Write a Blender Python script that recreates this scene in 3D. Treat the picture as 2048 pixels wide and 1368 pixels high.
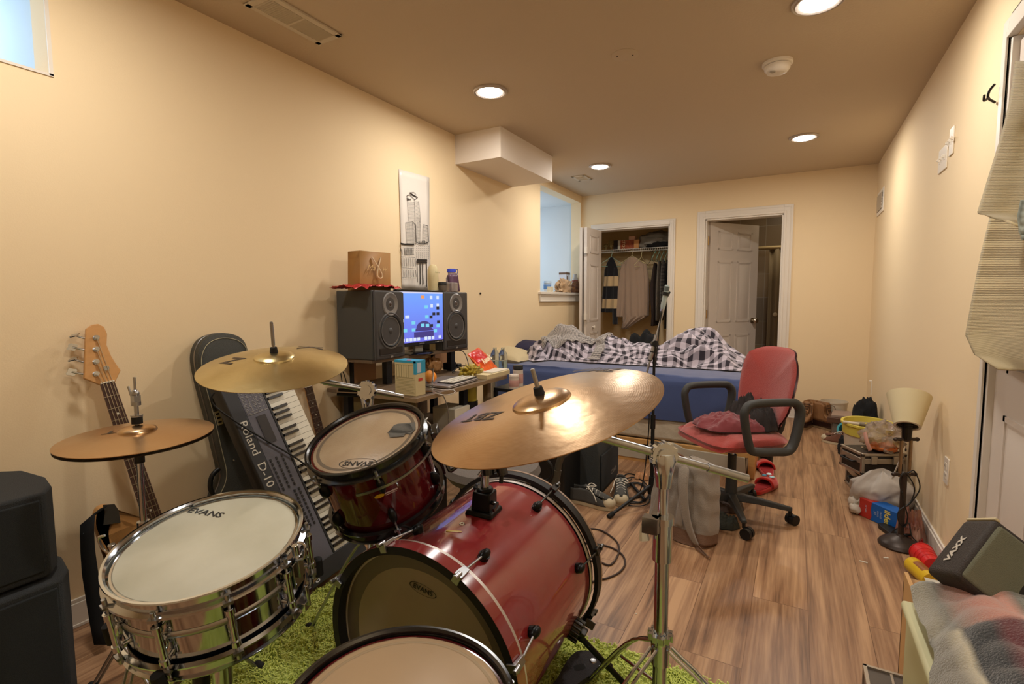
import bpy, math, random
from math import sin, cos, pi, radians, sqrt, atan2
from mathutils import Vector, Matrix, Euler, noise
random.seed(7)
for o in list(bpy.data.objects): bpy.data.objects.remove(o)
SC = bpy.context.scene
COL = SC.collection
# ------------------------------------------------------------------ camera
FPX = 1010.0; PITCH = .081; YAW = .512; ROLL = -.004; CAMH = 1.17
_cy, _sy, _cp, _sp = cos(YAW), sin(YAW), cos(PITCH), sin(PITCH)
CF = Vector((-_sy*_cp, _cy*_cp, -_sp)); _r = Vector((_cy, _sy, 0)); _u = _r.cross(CF)
CR = _r*cos(ROLL) + _u*sin(ROLL); CU = _u*cos(ROLL) - _r*sin(ROLL)
CP = Vector((0, 0, CAMH))
cd = bpy.data.cameras.new('camera'); cam = bpy.data.objects.new('camera', cd); COL.objects.link(cam)
cd.sensor_width = 36; cd.lens = FPX/2048*36; cd.clip_start = .02
cam.matrix_world = Matrix(((CR.x, CU.x, -CF.x, 0), (CR.y, CU.y, -CF.y, 0), (CR.z, CU.z, -CF.z, CAMH), (0, 0, 0, 1)))
SC.camera = cam
def at(px, py, ax, v):
    """room point where the sight line of a photo pixel meets the plane axis ax = v (measuring aid)"""
    d = CF + CR*((px-1024)/FPX) - CU*((py-684)/FPX)
    return CP + d*((v-CP[ax])/d[ax])
def X(px, py, v): return at(px, py, 0, v)
def Y(px, py, v): return at(px, py, 1, v)
def Z(px, py, v): return at(px, py, 2, v)
# ------------------------------------------------------------------ world, exposure
w = bpy.data.worlds.new('world'); SC.world = w; w.use_nodes = True
w.node_tree.nodes['Background'].inputs[0].default_value = (.62, .78, 1, 1)
w.node_tree.nodes['Background'].inputs[1].default_value = .6
SC.view_settings.view_transform = 'Standard'; SC.view_settings.look = 'None'
SC.view_settings.gamma = 1; SC.view_settings.use_curve_mapping = False
SC.view_settings.exposure = 0.35
H = 2.39; XL = -2.24; XR = .60; YB = 5.68; YF = -1.5
LIGHTS = [(-1.60, 2.60, 0), (-1.60, 4.49, 0), (.005, 4.48, 0), (.035, 2.51, 0), (-1.60, .60, 0), (.03, .55, 0)]
LAMP_W = 8.6
LAMP_COL = (1, .95, .87)
def area(name, loc, rot, sx, sy, power, col, shape='RECTANGLE'):
    l = bpy.data.lights.new(name, 'AREA'); l.shape = shape; l.size = sx; l.size_y = sy; l.energy = power; l.color = col
    o = bpy.data.objects.new(name, l); COL.objects.link(o); o.location = loc; o.rotation_euler = rot
    return o
# daylight through the small high window and the window of the niche
area('window_daylight', (-2.82, .20, 2.17), (0, radians(-90), 0), .40, 1.1, 3.6, (.82, .90, 1))
area('niche_daylight', (-3.10, 5.10, 1.78), (0, radians(-90), 0), .9, .8, 4.2, (.70, .84, 1))
# ------------------------------------------------------------------ colours and materials
def lin(c):
    return tuple(((v/255)/12.92 if v/255 <= .04045 else ((v/255+.055)/1.055)**2.4) for v in c)
MATS = {}
def M(name, rgb, rough=.6, metal=0, bump=0, bscale=60, var=0, vscale=6, spec=.5, trans=0, alpha=1, emit=None, estr=1, coat=0, sheen=0, ior=1.45, stretch=None, rgb2=None):
    if name in MATS: return MATS[name]
    m = bpy.data.materials.new(name); m.use_nodes = True; nt = m.node_tree; b = nt.nodes['Principled BSDF']
    c = (*lin(rgb), 1)
    b.inputs['Base Color'].default_value = c; b.inputs['Roughness'].default_value = rough
    b.inputs['Metallic'].default_value = metal; b.inputs['Specular IOR Level'].default_value = spec
    b.inputs['Transmission Weight'].default_value = trans; b.inputs['Alpha'].default_value = alpha
    b.inputs['Coat Weight'].default_value = coat; b.inputs['Sheen Weight'].default_value = sheen; b.inputs['IOR'].default_value = ior
    if emit: b.inputs['Emission Color'].default_value = (*lin(emit), 1); b.inputs['Emission Strength'].default_value = estr
    N = nt.nodes.new; L = nt.links.new
    tc = N('ShaderNodeTexCoord'); mp = N('ShaderNodeMapping'); L(tc.outputs['Object'], mp.inputs[0])
    if stretch: mp.inputs['Scale'].default_value = stretch
    if var:
        n = N('ShaderNodeTexNoise'); n.inputs['Scale'].default_value = vscale; n.inputs['Detail'].default_value = 5; L(mp.outputs[0], n.inputs[0])
        r = N('ShaderNodeValToRGB'); r.color_ramp.elements[0].position = .3; r.color_ramp.elements[1].position = .7
        c2 = (*lin(rgb2), 1) if rgb2 else tuple(min(1, v*(1-var)) for v in c[:3])+(1,)
        r.color_ramp.elements[0].color = c2; r.color_ramp.elements[1].color = c
        L(n.outputs[0], r.inputs[0]); L(r.outputs[0], b.inputs['Base Color'])
    if bump:
        n = N('ShaderNodeTexNoise'); n.inputs['Scale'].default_value = bscale; n.inputs['Detail'].default_value = 4; L(mp.outputs[0], n.inputs[0])
        bp = N('ShaderNodeBump'); bp.inputs['Strength'].default_value = bump; bp.inputs['Distance'].default_value = .01
        L(n.outputs[0], bp.inputs['Height']); L(bp.outputs[0], b.inputs['Normal'])
    MATS[name] = m; return m
def nodes_of(m): return m.node_tree, m.node_tree.nodes['Principled BSDF'], m.node_tree.nodes.new, m.node_tree.links.new
def check_mat(name, a, bcol, scale, rough=.85):
    """woven gingham: two crossing sets of stripes"""
    m = M(name, a, rough, sheen=.3); nt, b, N, L = nodes_of(m)
    tc = N('ShaderNodeTexCoord'); sp = N('ShaderNodeSeparateXYZ'); L(tc.outputs['UV'], sp.inputs[0])
    outs = []
    for i in (0, 1):
        mu = N('ShaderNodeMath'); mu.operation = 'MULTIPLY'; mu.inputs[1].default_value = scale; L(sp.outputs[i], mu.inputs[0])
        fr = N('ShaderNodeMath'); fr.operation = 'FRACT'; L(mu.outputs[0], fr.inputs[0])
        g = N('ShaderNodeMath'); g.operation = 'GREATER_THAN'; g.inputs[1].default_value = .5; L(fr.outputs[0], g.inputs[0]); outs.append(g)
    ad = N('ShaderNodeMath'); ad.operation = 'ADD'; L(outs[0].outputs[0], ad.inputs[0]); L(outs[1].outputs[0], ad.inputs[1])
    hf = N('ShaderNodeMath'); hf.operation = 'MULTIPLY'; hf.inputs[1].default_value = .5; L(ad.outputs[0], hf.inputs[0])
    r = N('ShaderNodeValToRGB'); r.color_ramp.elements[0].color = (*lin(a), 1); r.color_ramp.elements[1].color = (*lin(bcol), 1)
    L(hf.outputs[0], r.inputs[0]); L(r.outputs[0], b.inputs['Base Color']); return m
def stripe_mat(name, a, bcol, scale, axis=0, duty=.5, rough=.85, coord='UV'):
    m = M(name, a, rough, sheen=.2); nt, b, N, L = nodes_of(m)
    tc = N('ShaderNodeTexCoord'); sp = N('ShaderNodeSeparateXYZ'); L(tc.outputs[coord], sp.inputs[0])
    mu = N('ShaderNodeMath'); mu.operation = 'MULTIPLY'; mu.inputs[1].default_value = scale; L(sp.outputs[axis], mu.inputs[0])
    fr = N('ShaderNodeMath'); fr.operation = 'FRACT'; L(mu.outputs[0], fr.inputs[0])
    g = N('ShaderNodeMath'); g.operation = 'GREATER_THAN'; g.inputs[1].default_value = duty; L(fr.outputs[0], g.inputs[0])
    r = N('ShaderNodeMixRGB'); r.inputs[1].default_value = (*lin(a), 1); r.inputs[2].default_value = (*lin(bcol), 1)
    L(g.outputs[0], r.inputs[0]); L(r.outputs[0], b.inputs['Base Color']); return m
def rib_mat(name, rgb, scale, axis=1, dark=.7, rough=.9, strength=.6):
    m = M(name, rgb, rough, sheen=.3); nt, b, N, L = nodes_of(m)
    tc = N('ShaderNodeTexCoord'); wv = N('ShaderNodeTexWave'); wv.bands_direction = 'XYZ'[axis]; wv.inputs['Scale'].default_value = scale
    wv.inputs['Distortion'].default_value = .6; L(tc.outputs['UV'], wv.inputs[0])
    bp = N('ShaderNodeBump'); bp.inputs['Strength'].default_value = strength; bp.inputs['Distance'].default_value = .004
    L(wv.outputs[1], bp.inputs['Height']); L(bp.outputs[0], b.inputs['Normal']); 
    r = N('ShaderNodeValToRGB'); r.color_ramp.elements[0].color = (*[v*dark for v in lin(rgb)], 1); r.color_ramp.elements[1].color = (*lin(rgb), 1)
    L(wv.outputs[1], r.inputs[0]); L(r.outputs[0], b.inputs['Base Color']); return m
def wood_floor():
    m = M('floor_planks', (150, 112, 82), .36); nt, b, N, L = nodes_of(m)
    tc = N('ShaderNodeTexCoord'); mp = N('ShaderNodeMapping'); mp.inputs['Rotation'].default_value = (0, 0, radians(90)); L(tc.outputs['Object'], mp.inputs[0])
    br = N('ShaderNodeTexBrick'); br.inputs['Scale'].default_value = 1; br.inputs['Brick Width'].default_value = 1.22; br.inputs['Row Height'].default_value = .19
    br.inputs['Mortar Size'].default_value = .0012; br.inputs['Mortar Smooth'].default_value = .2; br.offset = .37; br.offset_frequency = 2
    br.inputs['Color1'].default_value = (0, 0, 0, 1); br.inputs['Color2'].default_value = (1, 1, 1, 1); br.inputs['Mortar'].default_value = (.5, .5, .5, 1)
    L(mp.outputs[0], br.inputs[0])
    # plank id shifts the grain
    cb = N('ShaderNodeCombineXYZ'); sc = N('ShaderNodeMath'); sc.operation = 'MULTIPLY'; sc.inputs[1].default_value = 13.0; L(br.outputs['Color'], sc.inputs[0]); L(sc.outputs[0], cb.inputs[0]); L(sc.outputs[0], cb.inputs[2])
    va = N('ShaderNodeVectorMath'); va.operation = 'ADD'; L(tc.outputs['Object'], va.inputs[0]); L(cb.outputs[0], va.inputs[1])
    m2 = N('ShaderNodeMapping'); m2.inputs['Scale'].default_value = (6, .55, 6); L(va.outputs[0], m2.inputs[0])
    n1 = N('ShaderNodeTexNoise'); n1.inputs['Scale'].default_value = 1.3; n1.inputs['Detail'].default_value = 6; n1.inputs['Distortion'].default_value = 1.6; L(m2.outputs[0], n1.inputs[0])
    wv = N('ShaderNodeTexWave'); wv.bands_direction = 'X'; wv.inputs['Scale'].default_value = .9; wv.inputs['Distortion'].default_value = 9; wv.inputs['Detail'].default_value = 3; wv.inputs['Detail Scale'].default_value = .9; L(m2.outputs[0], wv.inputs[0])
    m3 = N('ShaderNodeMapping'); m3.inputs['Scale'].default_value = (110, 4, 10); L(va.outputs[0], m3.inputs[0])
    n2 = N('ShaderNodeTexNoise'); n2.inputs['Scale'].default_value = 1.; n2.inputs['Detail'].default_value = 3; L(m3.outputs[0], n2.inputs[0])
    mx = N('ShaderNodeMath'); mx.operation = 'MULTIPLY_ADD'; mx.inputs[1].default_value = .10; L(wv.outputs[1], mx.inputs[0]); L(n1.outputs[0], mx.inputs[2])
    mx2 = N('ShaderNodeMath'); mx2.operation = 'MULTIPLY_ADD'; mx2.inputs[1].default_value = .50; L(n2.outputs[0], mx2.inputs[0]); L(mx.outputs[0], mx2.inputs[2])
    r = N('ShaderNodeValToRGB'); e = r.color_ramp.elements; e[0].position = .52; e[0].color = (*lin((98, 70, 50)), 1); e[1].position = 1.12; e[1].color = (*lin((190, 150, 112)), 1)
    k = e.new(.72); k.color = (*lin((148, 110, 80)), 1)
    e[-1].position = 1.0
    L(mx2.outputs[0], r.inputs[0])
    hs = N('ShaderNodeHueSaturation'); ml = N('ShaderNodeMath'); ml.operation = 'MULTIPLY_ADD'; ml.inputs[1].default_value = .20; ml.inputs[2].default_value = .90; L(br.outputs['Color'], ml.inputs[0]); L(ml.outputs[0], hs.inputs['Value']); L(r.outputs[0], hs.inputs['Color'])
    dk = N('ShaderNodeMixRGB'); dk.blend_type = 'MULTIPLY'; dk.inputs[2].default_value = (.45, .38, .33, 1); L(br.outputs['Fac'], dk.inputs[0]); L(hs.outputs[0], dk.inputs[1]); L(dk.outputs[0], b.inputs['Base Color'])
    bp = N('ShaderNodeBump'); bp.inputs['Strength'].default_value = .25; bp.inputs['Distance'].default_value = .003; L(mx2.outputs[0], bp.inputs['Height']); L(bp.outputs[0], b.inputs['Normal'])
    return m
# ------------------------------------------------------------------ mesh builder
class G:
    def __init__(s): s.v = []; s.f = []; s.uv = {}
    def add(s, vs, fs, Mx=None, uvs=None):
        o = len(s.v); s.v += [(Mx @ Vector(p)) if Mx else Vector(p) for p in vs]
        for f in fs: s.f.append(tuple(i+o for i in f))
        if uvs:
            for i, u in enumerate(uvs): s.uv[i+o] = u
        return s
    def box(s, c, d, Mx=None, taper=1.0):
        x, y, z = [q/2 for q in d]; cx, cy, cz = c; t = taper
        vs = [(cx-x, cy-y, cz-z), (cx+x, cy-y, cz-z), (cx+x, cy+y, cz-z), (cx-x, cy+y, cz-z), (cx-x*t, cy-y*t, cz+z), (cx+x*t, cy-y*t, cz+z), (cx+x*t, cy+y*t, cz+z), (cx-x*t, cy+y*t, cz+z)]
        return s.add(vs, [(3, 2, 1, 0), (4, 5, 6, 7), (0, 1, 5, 4), (1, 2, 6, 5), (2, 3, 7, 6), (3, 0, 4, 7)], Mx)
    def mm(s, a, b, Mx=None):
        return s.box([(a[i]+b[i])/2 for i in range(3)], [abs(b[i]-a[i]) for i in range(3)], Mx)
    def cyl(s, p0, p1, r0, r1=None, n=16, Mx=None, cap=True):
        p0, p1 = Vector(p0), Vector(p1); r1 = r0 if r1 is None else r1; d = (p1-p0).normalized()
        u = d.orthogonal().normalized(); v = d.cross(u); vs = []
        for p, r in ((p0, r0), (p1, r1)):
            for i in range(n): a = 2*pi*i/n; vs.append(p+u*cos(a)*r+v*sin(a)*r)
        fs = [(i, (i+1) % n, n+(i+1) % n, n+i) for i in range(n)]
        if cap: fs += [tuple(range(n-1, -1, -1)), tuple(range(n, 2*n))]
        return s.add(vs, fs, Mx)
    def tube(s, pts, r, n=8, smooth=4, Mx=None, closed=False, flat=1.0):
        P = [Vector(p) for p in pts]
        if smooth > 1 and len(P) > 2:
            Q = []; m = len(P)
            for i in range(m if closed else m-1):
                a = P[(i-1) % m] if closed or i > 0 else P[0]*2-P[1]; b, c = P[i], P[(i+1) % m]; d = P[(i+2) % m] if closed or i+2 < m else P[-1]*2-P[-2]
                for k in range(smooth):
                    t = k/smooth; Q.append(.5*((2*b)+(c-a)*t+(2*a-5*b+4*c-d)*t*t+(3*b-a-3*c+d)*t**3))
            if not closed: Q.append(P[-1])
            P = Q
        m = len(P); vs = []; u = None; R = r if callable(r) else (lambda t: r)
        for i in range(m):
            t = (P[(i+1) % m]-P[i-1]) if closed else (P[min(i+1, m-1)]-P[max(i-1, 0)])
            t = t.normalized() if t.length > 1e-9 else Vector((0, 0, 1))
            u = t.orthogonal().normalized() if u is None else (u-t*u.dot(t)).normalized()
            v = t.cross(u); rr = R(i/(m-1))
            for k in range(n): a = 2*pi*k/n; vs.append(P[i]+u*cos(a)*rr+v*sin(a)*rr*flat)
        fs = [(i*n+k, i*n+(k+1) % n, ((i+1) % m)*n+(k+1) % n, ((i+1) % m)*n+k) for i in range(m if closed else m-1) for k in range(n)]
        if not closed: fs += [tuple(range(n-1, -1, -1)), tuple(range((m-1)*n, m*n))]
        return s.add(vs, fs, Mx)
    def lathe(s, prof, Mx=None, n=48, a0=0, a1=2*pi, closed=False, sx=1, sy=1):
        m = len(prof); full = abs(a1-a0-2*pi) < 1e-6; nn = n if full else n+1; vs = []
        for i in range(nn):
            a = a0+(a1-a0)*i/n
            for r, z in prof: vs.append((r*cos(a)*sx, r*sin(a)*sy, z))
        fs = []
        for i in range(n):
            j = (i+1) % nn
            for k in range(m if closed else m-1):
                l = (k+1) % m
                if abs(prof[k][0]) < 1e-9 and abs(prof[l][0]) < 1e-9: continue
                fs.append((i*m+k, j*m+k, j*m+l, i*m+l))
        return s.add(vs, fs, Mx)
    def prism(s, poly, z0, z1, Mx=None):
        n = len(poly); vs = [(x, y, z0) for x, y in poly]+[(x, y, z1) for x, y in poly]
        return s.add(vs, [tuple(range(n-1, -1, -1)), tuple(range(n, 2*n))]+[(i, (i+1) % n, n+(i+1) % n, n+i) for i in range(n)], Mx)
    def grid(s, fn, nu, nv, Mx=None, us=1, vs_=1):
        vs = []; uv = []
        for i in range(nu+1):
            for j in range(nv+1): u, v = i/nu, j/nv; vs.append(fn(u, v)); uv.append((u*us, v*vs_))
        fs = [(i*(nv+1)+j, (i+1)*(nv+1)+j, (i+1)*(nv+1)+j+1, i*(nv+1)+j+1) for i in range(nu) for j in range(nv)]
        return s.add(vs, fs, Mx, uv)
    def ell(s, c, r, Mx=None, n=20, m=12, amp=0, fr=6, seed=0, flatb=None, pw=1.0):
        vs = []; uv = []
        for j in range(m+1):
            th = pi*j/m
            for i in range(n):
                ph = 2*pi*i/n; d = Vector((sin(th)*cos(ph), sin(th)*sin(ph), cos(th)))
                if pw != 1: d = Vector([math.copysign(abs(q)**pw, q) for q in d])
                k = 1+(amp*noise.noise(Vector((d.x*fr+seed, d.y*fr, d.z*fr))) if amp else 0)
                p = [c[0]+d.x*r[0]*k, c[1]+d.y*r[1]*k, c[2]+d.z*r[2]*k]
                if flatb is not None: p[2] = max(p[2], flatb)
                vs.append(p); uv.append((i/n, j/m))
        fs = [(j*n+i, j*n+(i+1) % n, (j+1)*n+(i+1) % n, (j+1)*n+i)[::-1] for j in range(m) for i in range(n)]
        return s.add(vs, fs, Mx, uv)
    def build(s, name, mat, parent=None, bevel=0, solid=0, sub=0, local=False, ang=38, loc=None, seg=2):
        me = bpy.data.meshes.new(name); o = bpy.data.objects.new(name, me)
        if parent is not None:
            o.parent = parent; inv = W[parent].inverted(); W[o] = W[parent]
            vs = s.v if local else [inv @ p for p in s.v]
        else:
            if loc is None:
                xs = [p.x for p in s.v]; ys = [p.y for p in s.v]; zs = [p.z for p in s.v]
                loc = ((min(xs)+max(xs))/2, (min(ys)+max(ys))/2, min(zs))
            loc = Vector(loc); o.location = loc; W[o] = Matrix.Translation(loc); vs = [p-loc for p in s.v]
        me.from_pydata([tuple(p) for p in vs], [], s.f)
        me.update()
        import bmesh
        bm = bmesh.new(); bm.from_mesh(me)
        bmesh.ops.remove_doubles(bm, verts=bm.verts, dist=1e-6) if not s.uv else None
        bmesh.ops.recalc_face_normals(bm, faces=bm.faces)
        bm.to_mesh(me); bm.free()
        if s.uv:
            ul = me.uv_layers.new(name='UVMap')
            for lp in me.loops: ul.data[lp.index].uv = s.uv.get(lp.vertex_index, (0, 0))
        if isinstance(mat, (list, tuple)): [me.materials.append(q) for q in mat]
        else: me.materials.append(mat)
        for p in me.polygons: p.use_smooth = True
        me.set_sharp_from_angle(angle=radians(ang))
        if sub: md = o.modifiers.new('s', 'SUBSURF'); md.levels = sub; md.render_levels = sub
        if solid: md = o.modifiers.new('t', 'SOLIDIFY'); md.thickness = solid; md.offset = 0
        if bevel: md = o.modifiers.new('b', 'BEVEL'); md.width = bevel; md.segments = seg; md.limit_method = 'ANGLE'; md.angle_limit = radians(40); md.harden_normals = False
        COL.objects.link(o); return o
W = {}
def T(o, label, cat, group=None):
    o['label'] = label; o['category'] = cat
    if group: o['group'] = group
    return o
def thing(name, label, cat, loc, rotz=0, group=None, Mx=None):
    o = bpy.data.objects.new(name, None); COL.objects.link(o); o.empty_display_size = .05
    m = Mx if Mx is not None else Matrix.Translation(Vector(loc)) @ Matrix.Rotation(rotz, 4, 'Z')
    o.matrix_world = m; W[o] = m.copy(); return T(o, label, cat, group)
def struct(o): o['kind'] = 'structure'; return o
def lab(o, t): o['label'] = t; return o
KIDS = {}
def copy_tree(o, parent=None):
    c = o.copy(); COL.objects.link(c); c.parent = parent
    for ch in [q for q in bpy.data.objects if q.parent == o]: copy_tree(ch, c)
    return c
def FR(o, z, x=(1, 0, 0)):
    """frame at o with local z along z and local x near x"""
    z = Vector(z).normalized(); x = Vector(x); x = (x-z*x.dot(z)).normalized(); y = z.cross(x)
    return Matrix(((x.x, y.x, z.x, o[0]), (x.y, y.y, z.y, o[1]), (x.z, y.z, z.z, o[2]), (0, 0, 0, 1)))
def TR(x, y, z): return Matrix.Translation((x, y, z))
def RX(a): return Matrix.Rotation(radians(a), 4, 'X')
def RY(a): return Matrix.Rotation(radians(a), 4, 'Y')
def RZ(a): return Matrix.Rotation(radians(a), 4, 'Z')
_txt = {}
def text(g, body, size, Mx, depth=.0006, sx=1, bold=0, shear=0):
    """raised lettering centred on the frame Mx, lying in its xy plane"""
    key = (body, bold, shear)
    if key not in _txt:
        c = bpy.data.curves.new('t', 'FONT'); c.body = body; c.size = 1; c.align_x = 'CENTER'; c.align_y = 'CENTER'; c.offset = bold; c.shear = shear; c.resolution_u = 2
        o = bpy.data.objects.new('t', c); COL.objects.link(o); dg = bpy.context.evaluated_depsgraph_get()
        me = bpy.data.meshes.new_from_object(o.evaluated_get(dg)); _txt[key] = ([v.co.copy() for v in me.vertices], [tuple(p.vertices) for p in me.polygons])
        bpy.data.objects.remove(o); bpy.data.curves.remove(c); bpy.data.meshes.remove(me)
    vs, fs = _txt[key]
    g.add([(v.x*size*sx, v.y*size, depth) for v in vs], fs, Mx)
    return g
def catm(pts, k=6, closed=True):
    P = [Vector((*p, 0)) for p in pts]; m = len(P); Q = []
    for i in range(m if closed else m-1):
        a = P[(i-1) % m] if closed or i else P[0]; b = P[i]; c = P[(i+1) % m]; d = P[(i+2) % m] if closed or i+2 < m else P[-1]
        for q in range(k):
            t = q/k; v = .5*((2*b)+(c-a)*t+(2*a-5*b+4*c-d)*t*t+(3*b-a-3*c+d)*t**3); Q.append((v.x, v.y))
    if not closed: Q.append((P[-1].x, P[-1].y))
    return Q
def nz(x, y, z=0): return noise.noise(Vector((x, y, z)))
# ================================================================== SETTING
m_wall = M('wall_paint', (236, 212, 172), .75, bump=.05, bscale=220)
m_wallL = m_wall
m_niche = M('niche_paint', (214, 216, 214), .8)
m_ceil = M('ceiling_paint', (200, 180, 152), .85, bump=.12, bscale=90)
m_trim = M('white_trim', (224, 214, 200), .45)
m_door = M('door_paint', (214, 202, 190), .45)
m_wd = M('window_reveal', (196, 214, 226), .7)
m_floor = wood_floor()
g = G(); g.mm((XL-.3, YF-.1, -.06), (XR+.2, 7.4, 0)); struct(g.build('floor', m_floor))
g = G(); g.mm((XL-.12, YF-.1, H), (XR+.12, 7.4, H+.1)); struct(g.build('ceiling', m_ceil))
# left wall: high window and the niche opening
g = G(); a, b = XL-.12, XL
for y0, y1, z0, z1 in ((YF-.1, -.45, 0, H), (-.45, .79, 0, 1.945), (.79, 4.566, 0, H), (4.566, 5.64, 0, 1.235), (4.566, 5.64, 2.31, H), (5.64, YB+.12, 0, H)):
    g.mm((a, y0, z0), (b, y1, z1))
struct(g.build('wall_left', m_wall))
g = G(); g.mm((XL-.62, -.45, 1.90), (XL-.12, .79, 1.945)); g.mm((XL-.62, .79, 1.90), (XL-.12, .84, H+.02)); g.mm((XL-.62, -.5, 1.90), (XL-.12, -.45, H+.02)); g.mm((XL-.62, -.5, H), (XL-.12, .84, H+.05))
o = struct(g.build('window_1', m_wd))
g = G(); x = XL-.625
for y0, y1, z0, z1 in ((-.45, .79, 1.945, 1.98), (-.45, .79, 2.35, H), (-.45, -.41, 1.945, H), (.75, .79, 1.945, H), (.15, .19, 1.945, H)): g.mm((x-.03, y0, z0), (x+.01, y1, z1))
g.build('window_frame', m_trim, o)
g = G(); g.mm((x-.02, -.45, 1.945), (x-.015, .79, H)); g.build('window_pane', M('day_pane', (200, 220, 235), .1, emit=(182, 196, 206), estr=.55), o)
g = G(); g.mm((XL-.001, .786, 1.94), (XL+.004, .797, H)); g.mm((XL-.001, -.45, 1.937), (XL+.004, .797, 1.946)); g.build('corner_bead', m_trim, o)
# niche room beyond the left wall
g = G(); x0 = -3.2; a = XL-.12
g.mm((x0-.05, 4.3, 1.0), (a, 4.38, 2.36)); g.mm((x0-.05, 5.70, 1.0), (a, 5.78, 2.36)); g.mm((x0-.05, 4.3, 1.02), (a, 5.78, 1.235)); g.mm((x0-.05, 4.3, 2.31), (a, 5.78, 2.38))
g.mm((x0-.05, 4.3, 1.0), (x0, 5.78, 1.35)); g.mm((x0-.05, 4.3, 2.2), (x0, 5.78, 2.36)); g.mm((x0-.05, 4.3, 1.0), (x0, 4.65, 2.36)); g.mm((x0-.05, 5.55, 1.0), (x0, 5.78, 2.36))
struct(g.build('wall_niche', m_niche))
g = G(); g.mm((x0-.06, 4.62, 1.33), (x0-.05, 5.58, 2.22)); o = struct(g.build('window_2', M('day_pane2', (190, 215, 240), .2, emit=(150, 200, 250), estr=.6)))
g = G(); g.mm((x0-.05, 5.09, 1.35), (x0-.02, 5.12, 2.2)); g.build('window_frame', m_trim, o)
g = G(); g.mm((XL-.30, 4.52, 1.235), (XL+.035, 5.66, 1.262)); g.mm((XL-.001, 4.54, 1.155), (XL+.018, 5.66, 1.235)); g.mm((XL, 4.54, 1.16), (XL+.024, 5.66, 1.175)); struct(g.build('trim_4', m_trim, bevel=.004))
# box soffit
g = G(); g.mm((XL-.02, 3.14, 2.18), (-1.85, 4.005, H+.01)); struct(g.build('trim_5', M('soffit_paint', (232, 220, 206), .7)))
# right wall, front wall
g = G(); y0, y1 = 1.52, 2.33
g.mm((XR, YF-.1, 0), (XR+.12, y0, H)); g.mm((XR, y1, 0), (XR+.12, YB+.12, H)); g.mm((XR, y0, 2.03), (XR+.12, y1, H)); struct(g.build('wall_right', m_wall))
g = G(); g.mm((XL-.12, YF-.1, 0), (XR+.12, YF, H)); struct(g.build('wall_front', m_wall))
# back wall with closet and bathroom openings
g = G()
for x0, x1, z0, z1 in ((XL-.12, -2.06, 0, H), (-2.06, -1.225, 1.985, H), (-1.225, -.855, 0, H), (-.855, -.14, 2.01, H), (-.14, XR+.12, 0, H)): g.mm((x0, YB, z0), (x1, YB+.12, z1))
struct(g.build('wall_back', m_wall))
def casing(g, x0, x1, zt, y=YB, wd=.075):
    for k, (w0, t) in enumerate(((wd, .014), (wd*.72, .02), (wd*.3, .024))):
        g.mm((x0-w0, y-t, 0), (x0-.004, y, zt+w0)); g.mm((x1+.004, y-t, 0), (x1+w0, y, zt+w0)); g.mm((x0-.004, y-t, zt+.004), (x1+.004, y, zt+w0))
    g.mm((x0-.012, y-.012, 0), (x0+.012, y+.13, zt)); g.mm((x1-.012, y-.012, 0), (x1+.012, y+.13, zt)); g.mm((x0-.012, y-.012, zt-.012), (x1+.012, y+.13, zt+.012))
g = G(); casing(g, -2.06, -1.225, 1.985, wd=.062); struct(g.build('trim_1', m_trim, bevel=.002))
g = G(); casing(g, -.855, -.14, 2.01, wd=.085); struct(g.build('trim_2', m_trim, bevel=.002))
# closet shell and bathroom shell
m_clo = M('closet_paint', (232, 208, 162), .8)
g = G(); g.mm((-2.36, 5.8, 0), (-2.30, 6.5, H)); g.mm((-1.10, 5.8, 0), (-1.04, 6.5, H)); g.mm((-2.36, 6.42, 0), (-1.04, 6.5, H)); g.mm((-2.30, 6.40, 1.62), (-1.10, 6.42, 1.66)); struct(g.build('wall_closet', m_clo))
m_tile = M('bath_tile', (92, 80, 68), .35, var=.35, vscale=9)
nt, bb, N, L = nodes_of(m_tile)
tc = N('ShaderNodeTexCoord'); sw = N('ShaderNodeSeparateXYZ'); L(tc.outputs['Object'], sw.inputs[0]); cb = N('ShaderNodeCombineXYZ'); L(sw.outputs[0], cb.inputs[0]); L(sw.outputs[2], cb.inputs[1])
br = N('ShaderNodeTexBrick'); br.inputs['Scale'].default_value = 1; br.inputs['Brick Width'].default_value = .30; br.inputs['Row Height'].default_value = .30; br.inputs['Mortar Size'].default_value = .003; br.offset = 0
br.inputs['Color1'].default_value = (*lin((150, 132, 112)), 1); br.inputs['Color2'].default_value = (*lin((176, 150, 116)), 1); br.inputs['Mortar'].default_value = (*lin((190, 178, 160)), 1); L(cb.outputs[0], br.inputs[0]); L(br.outputs['Color'], bb.inputs['Base Color'])
g = G(); g.mm((-1.03, 7.2, 0), (.9, 7.3, H)); g.mm((-1.03, 5.8, 0), (-.97, 7.3, H)); g.mm((.72, 5.8, 0), (.8, 7.3, H)); struct(g.build('wall_bathroom', m_tile))
g = G(); g.mm((-.94, 6.86, .0), (.70, 7.1, .42)); o = T(g.build('bathtub', M('tub', (190, 180, 165), .3)), 'pale bathtub edge inside the dark bathroom', 'bathtub')
g = G(); g.cyl((-.97, 6.80, 1.79), (.72, 6.80, 1.79), .022, n=14); T(g.build('shower_curtain_rod', M('rod_cream', (200, 176, 130), .35, .3)), 'cream shower rail across the dark bathroom', 'rail')
g = G(); g.grid(lambda u, v: (-.30+.45*u+.0, 6.80+.025*sin(u*26), 1.77-1.5*v), 40, 4); SCURT = T(g.build('shower_curtain', M('curtain_brown', (150, 132, 104), .7), solid=.004), 'brown shower curtain hanging from the cream rail', 'curtain')
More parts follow.
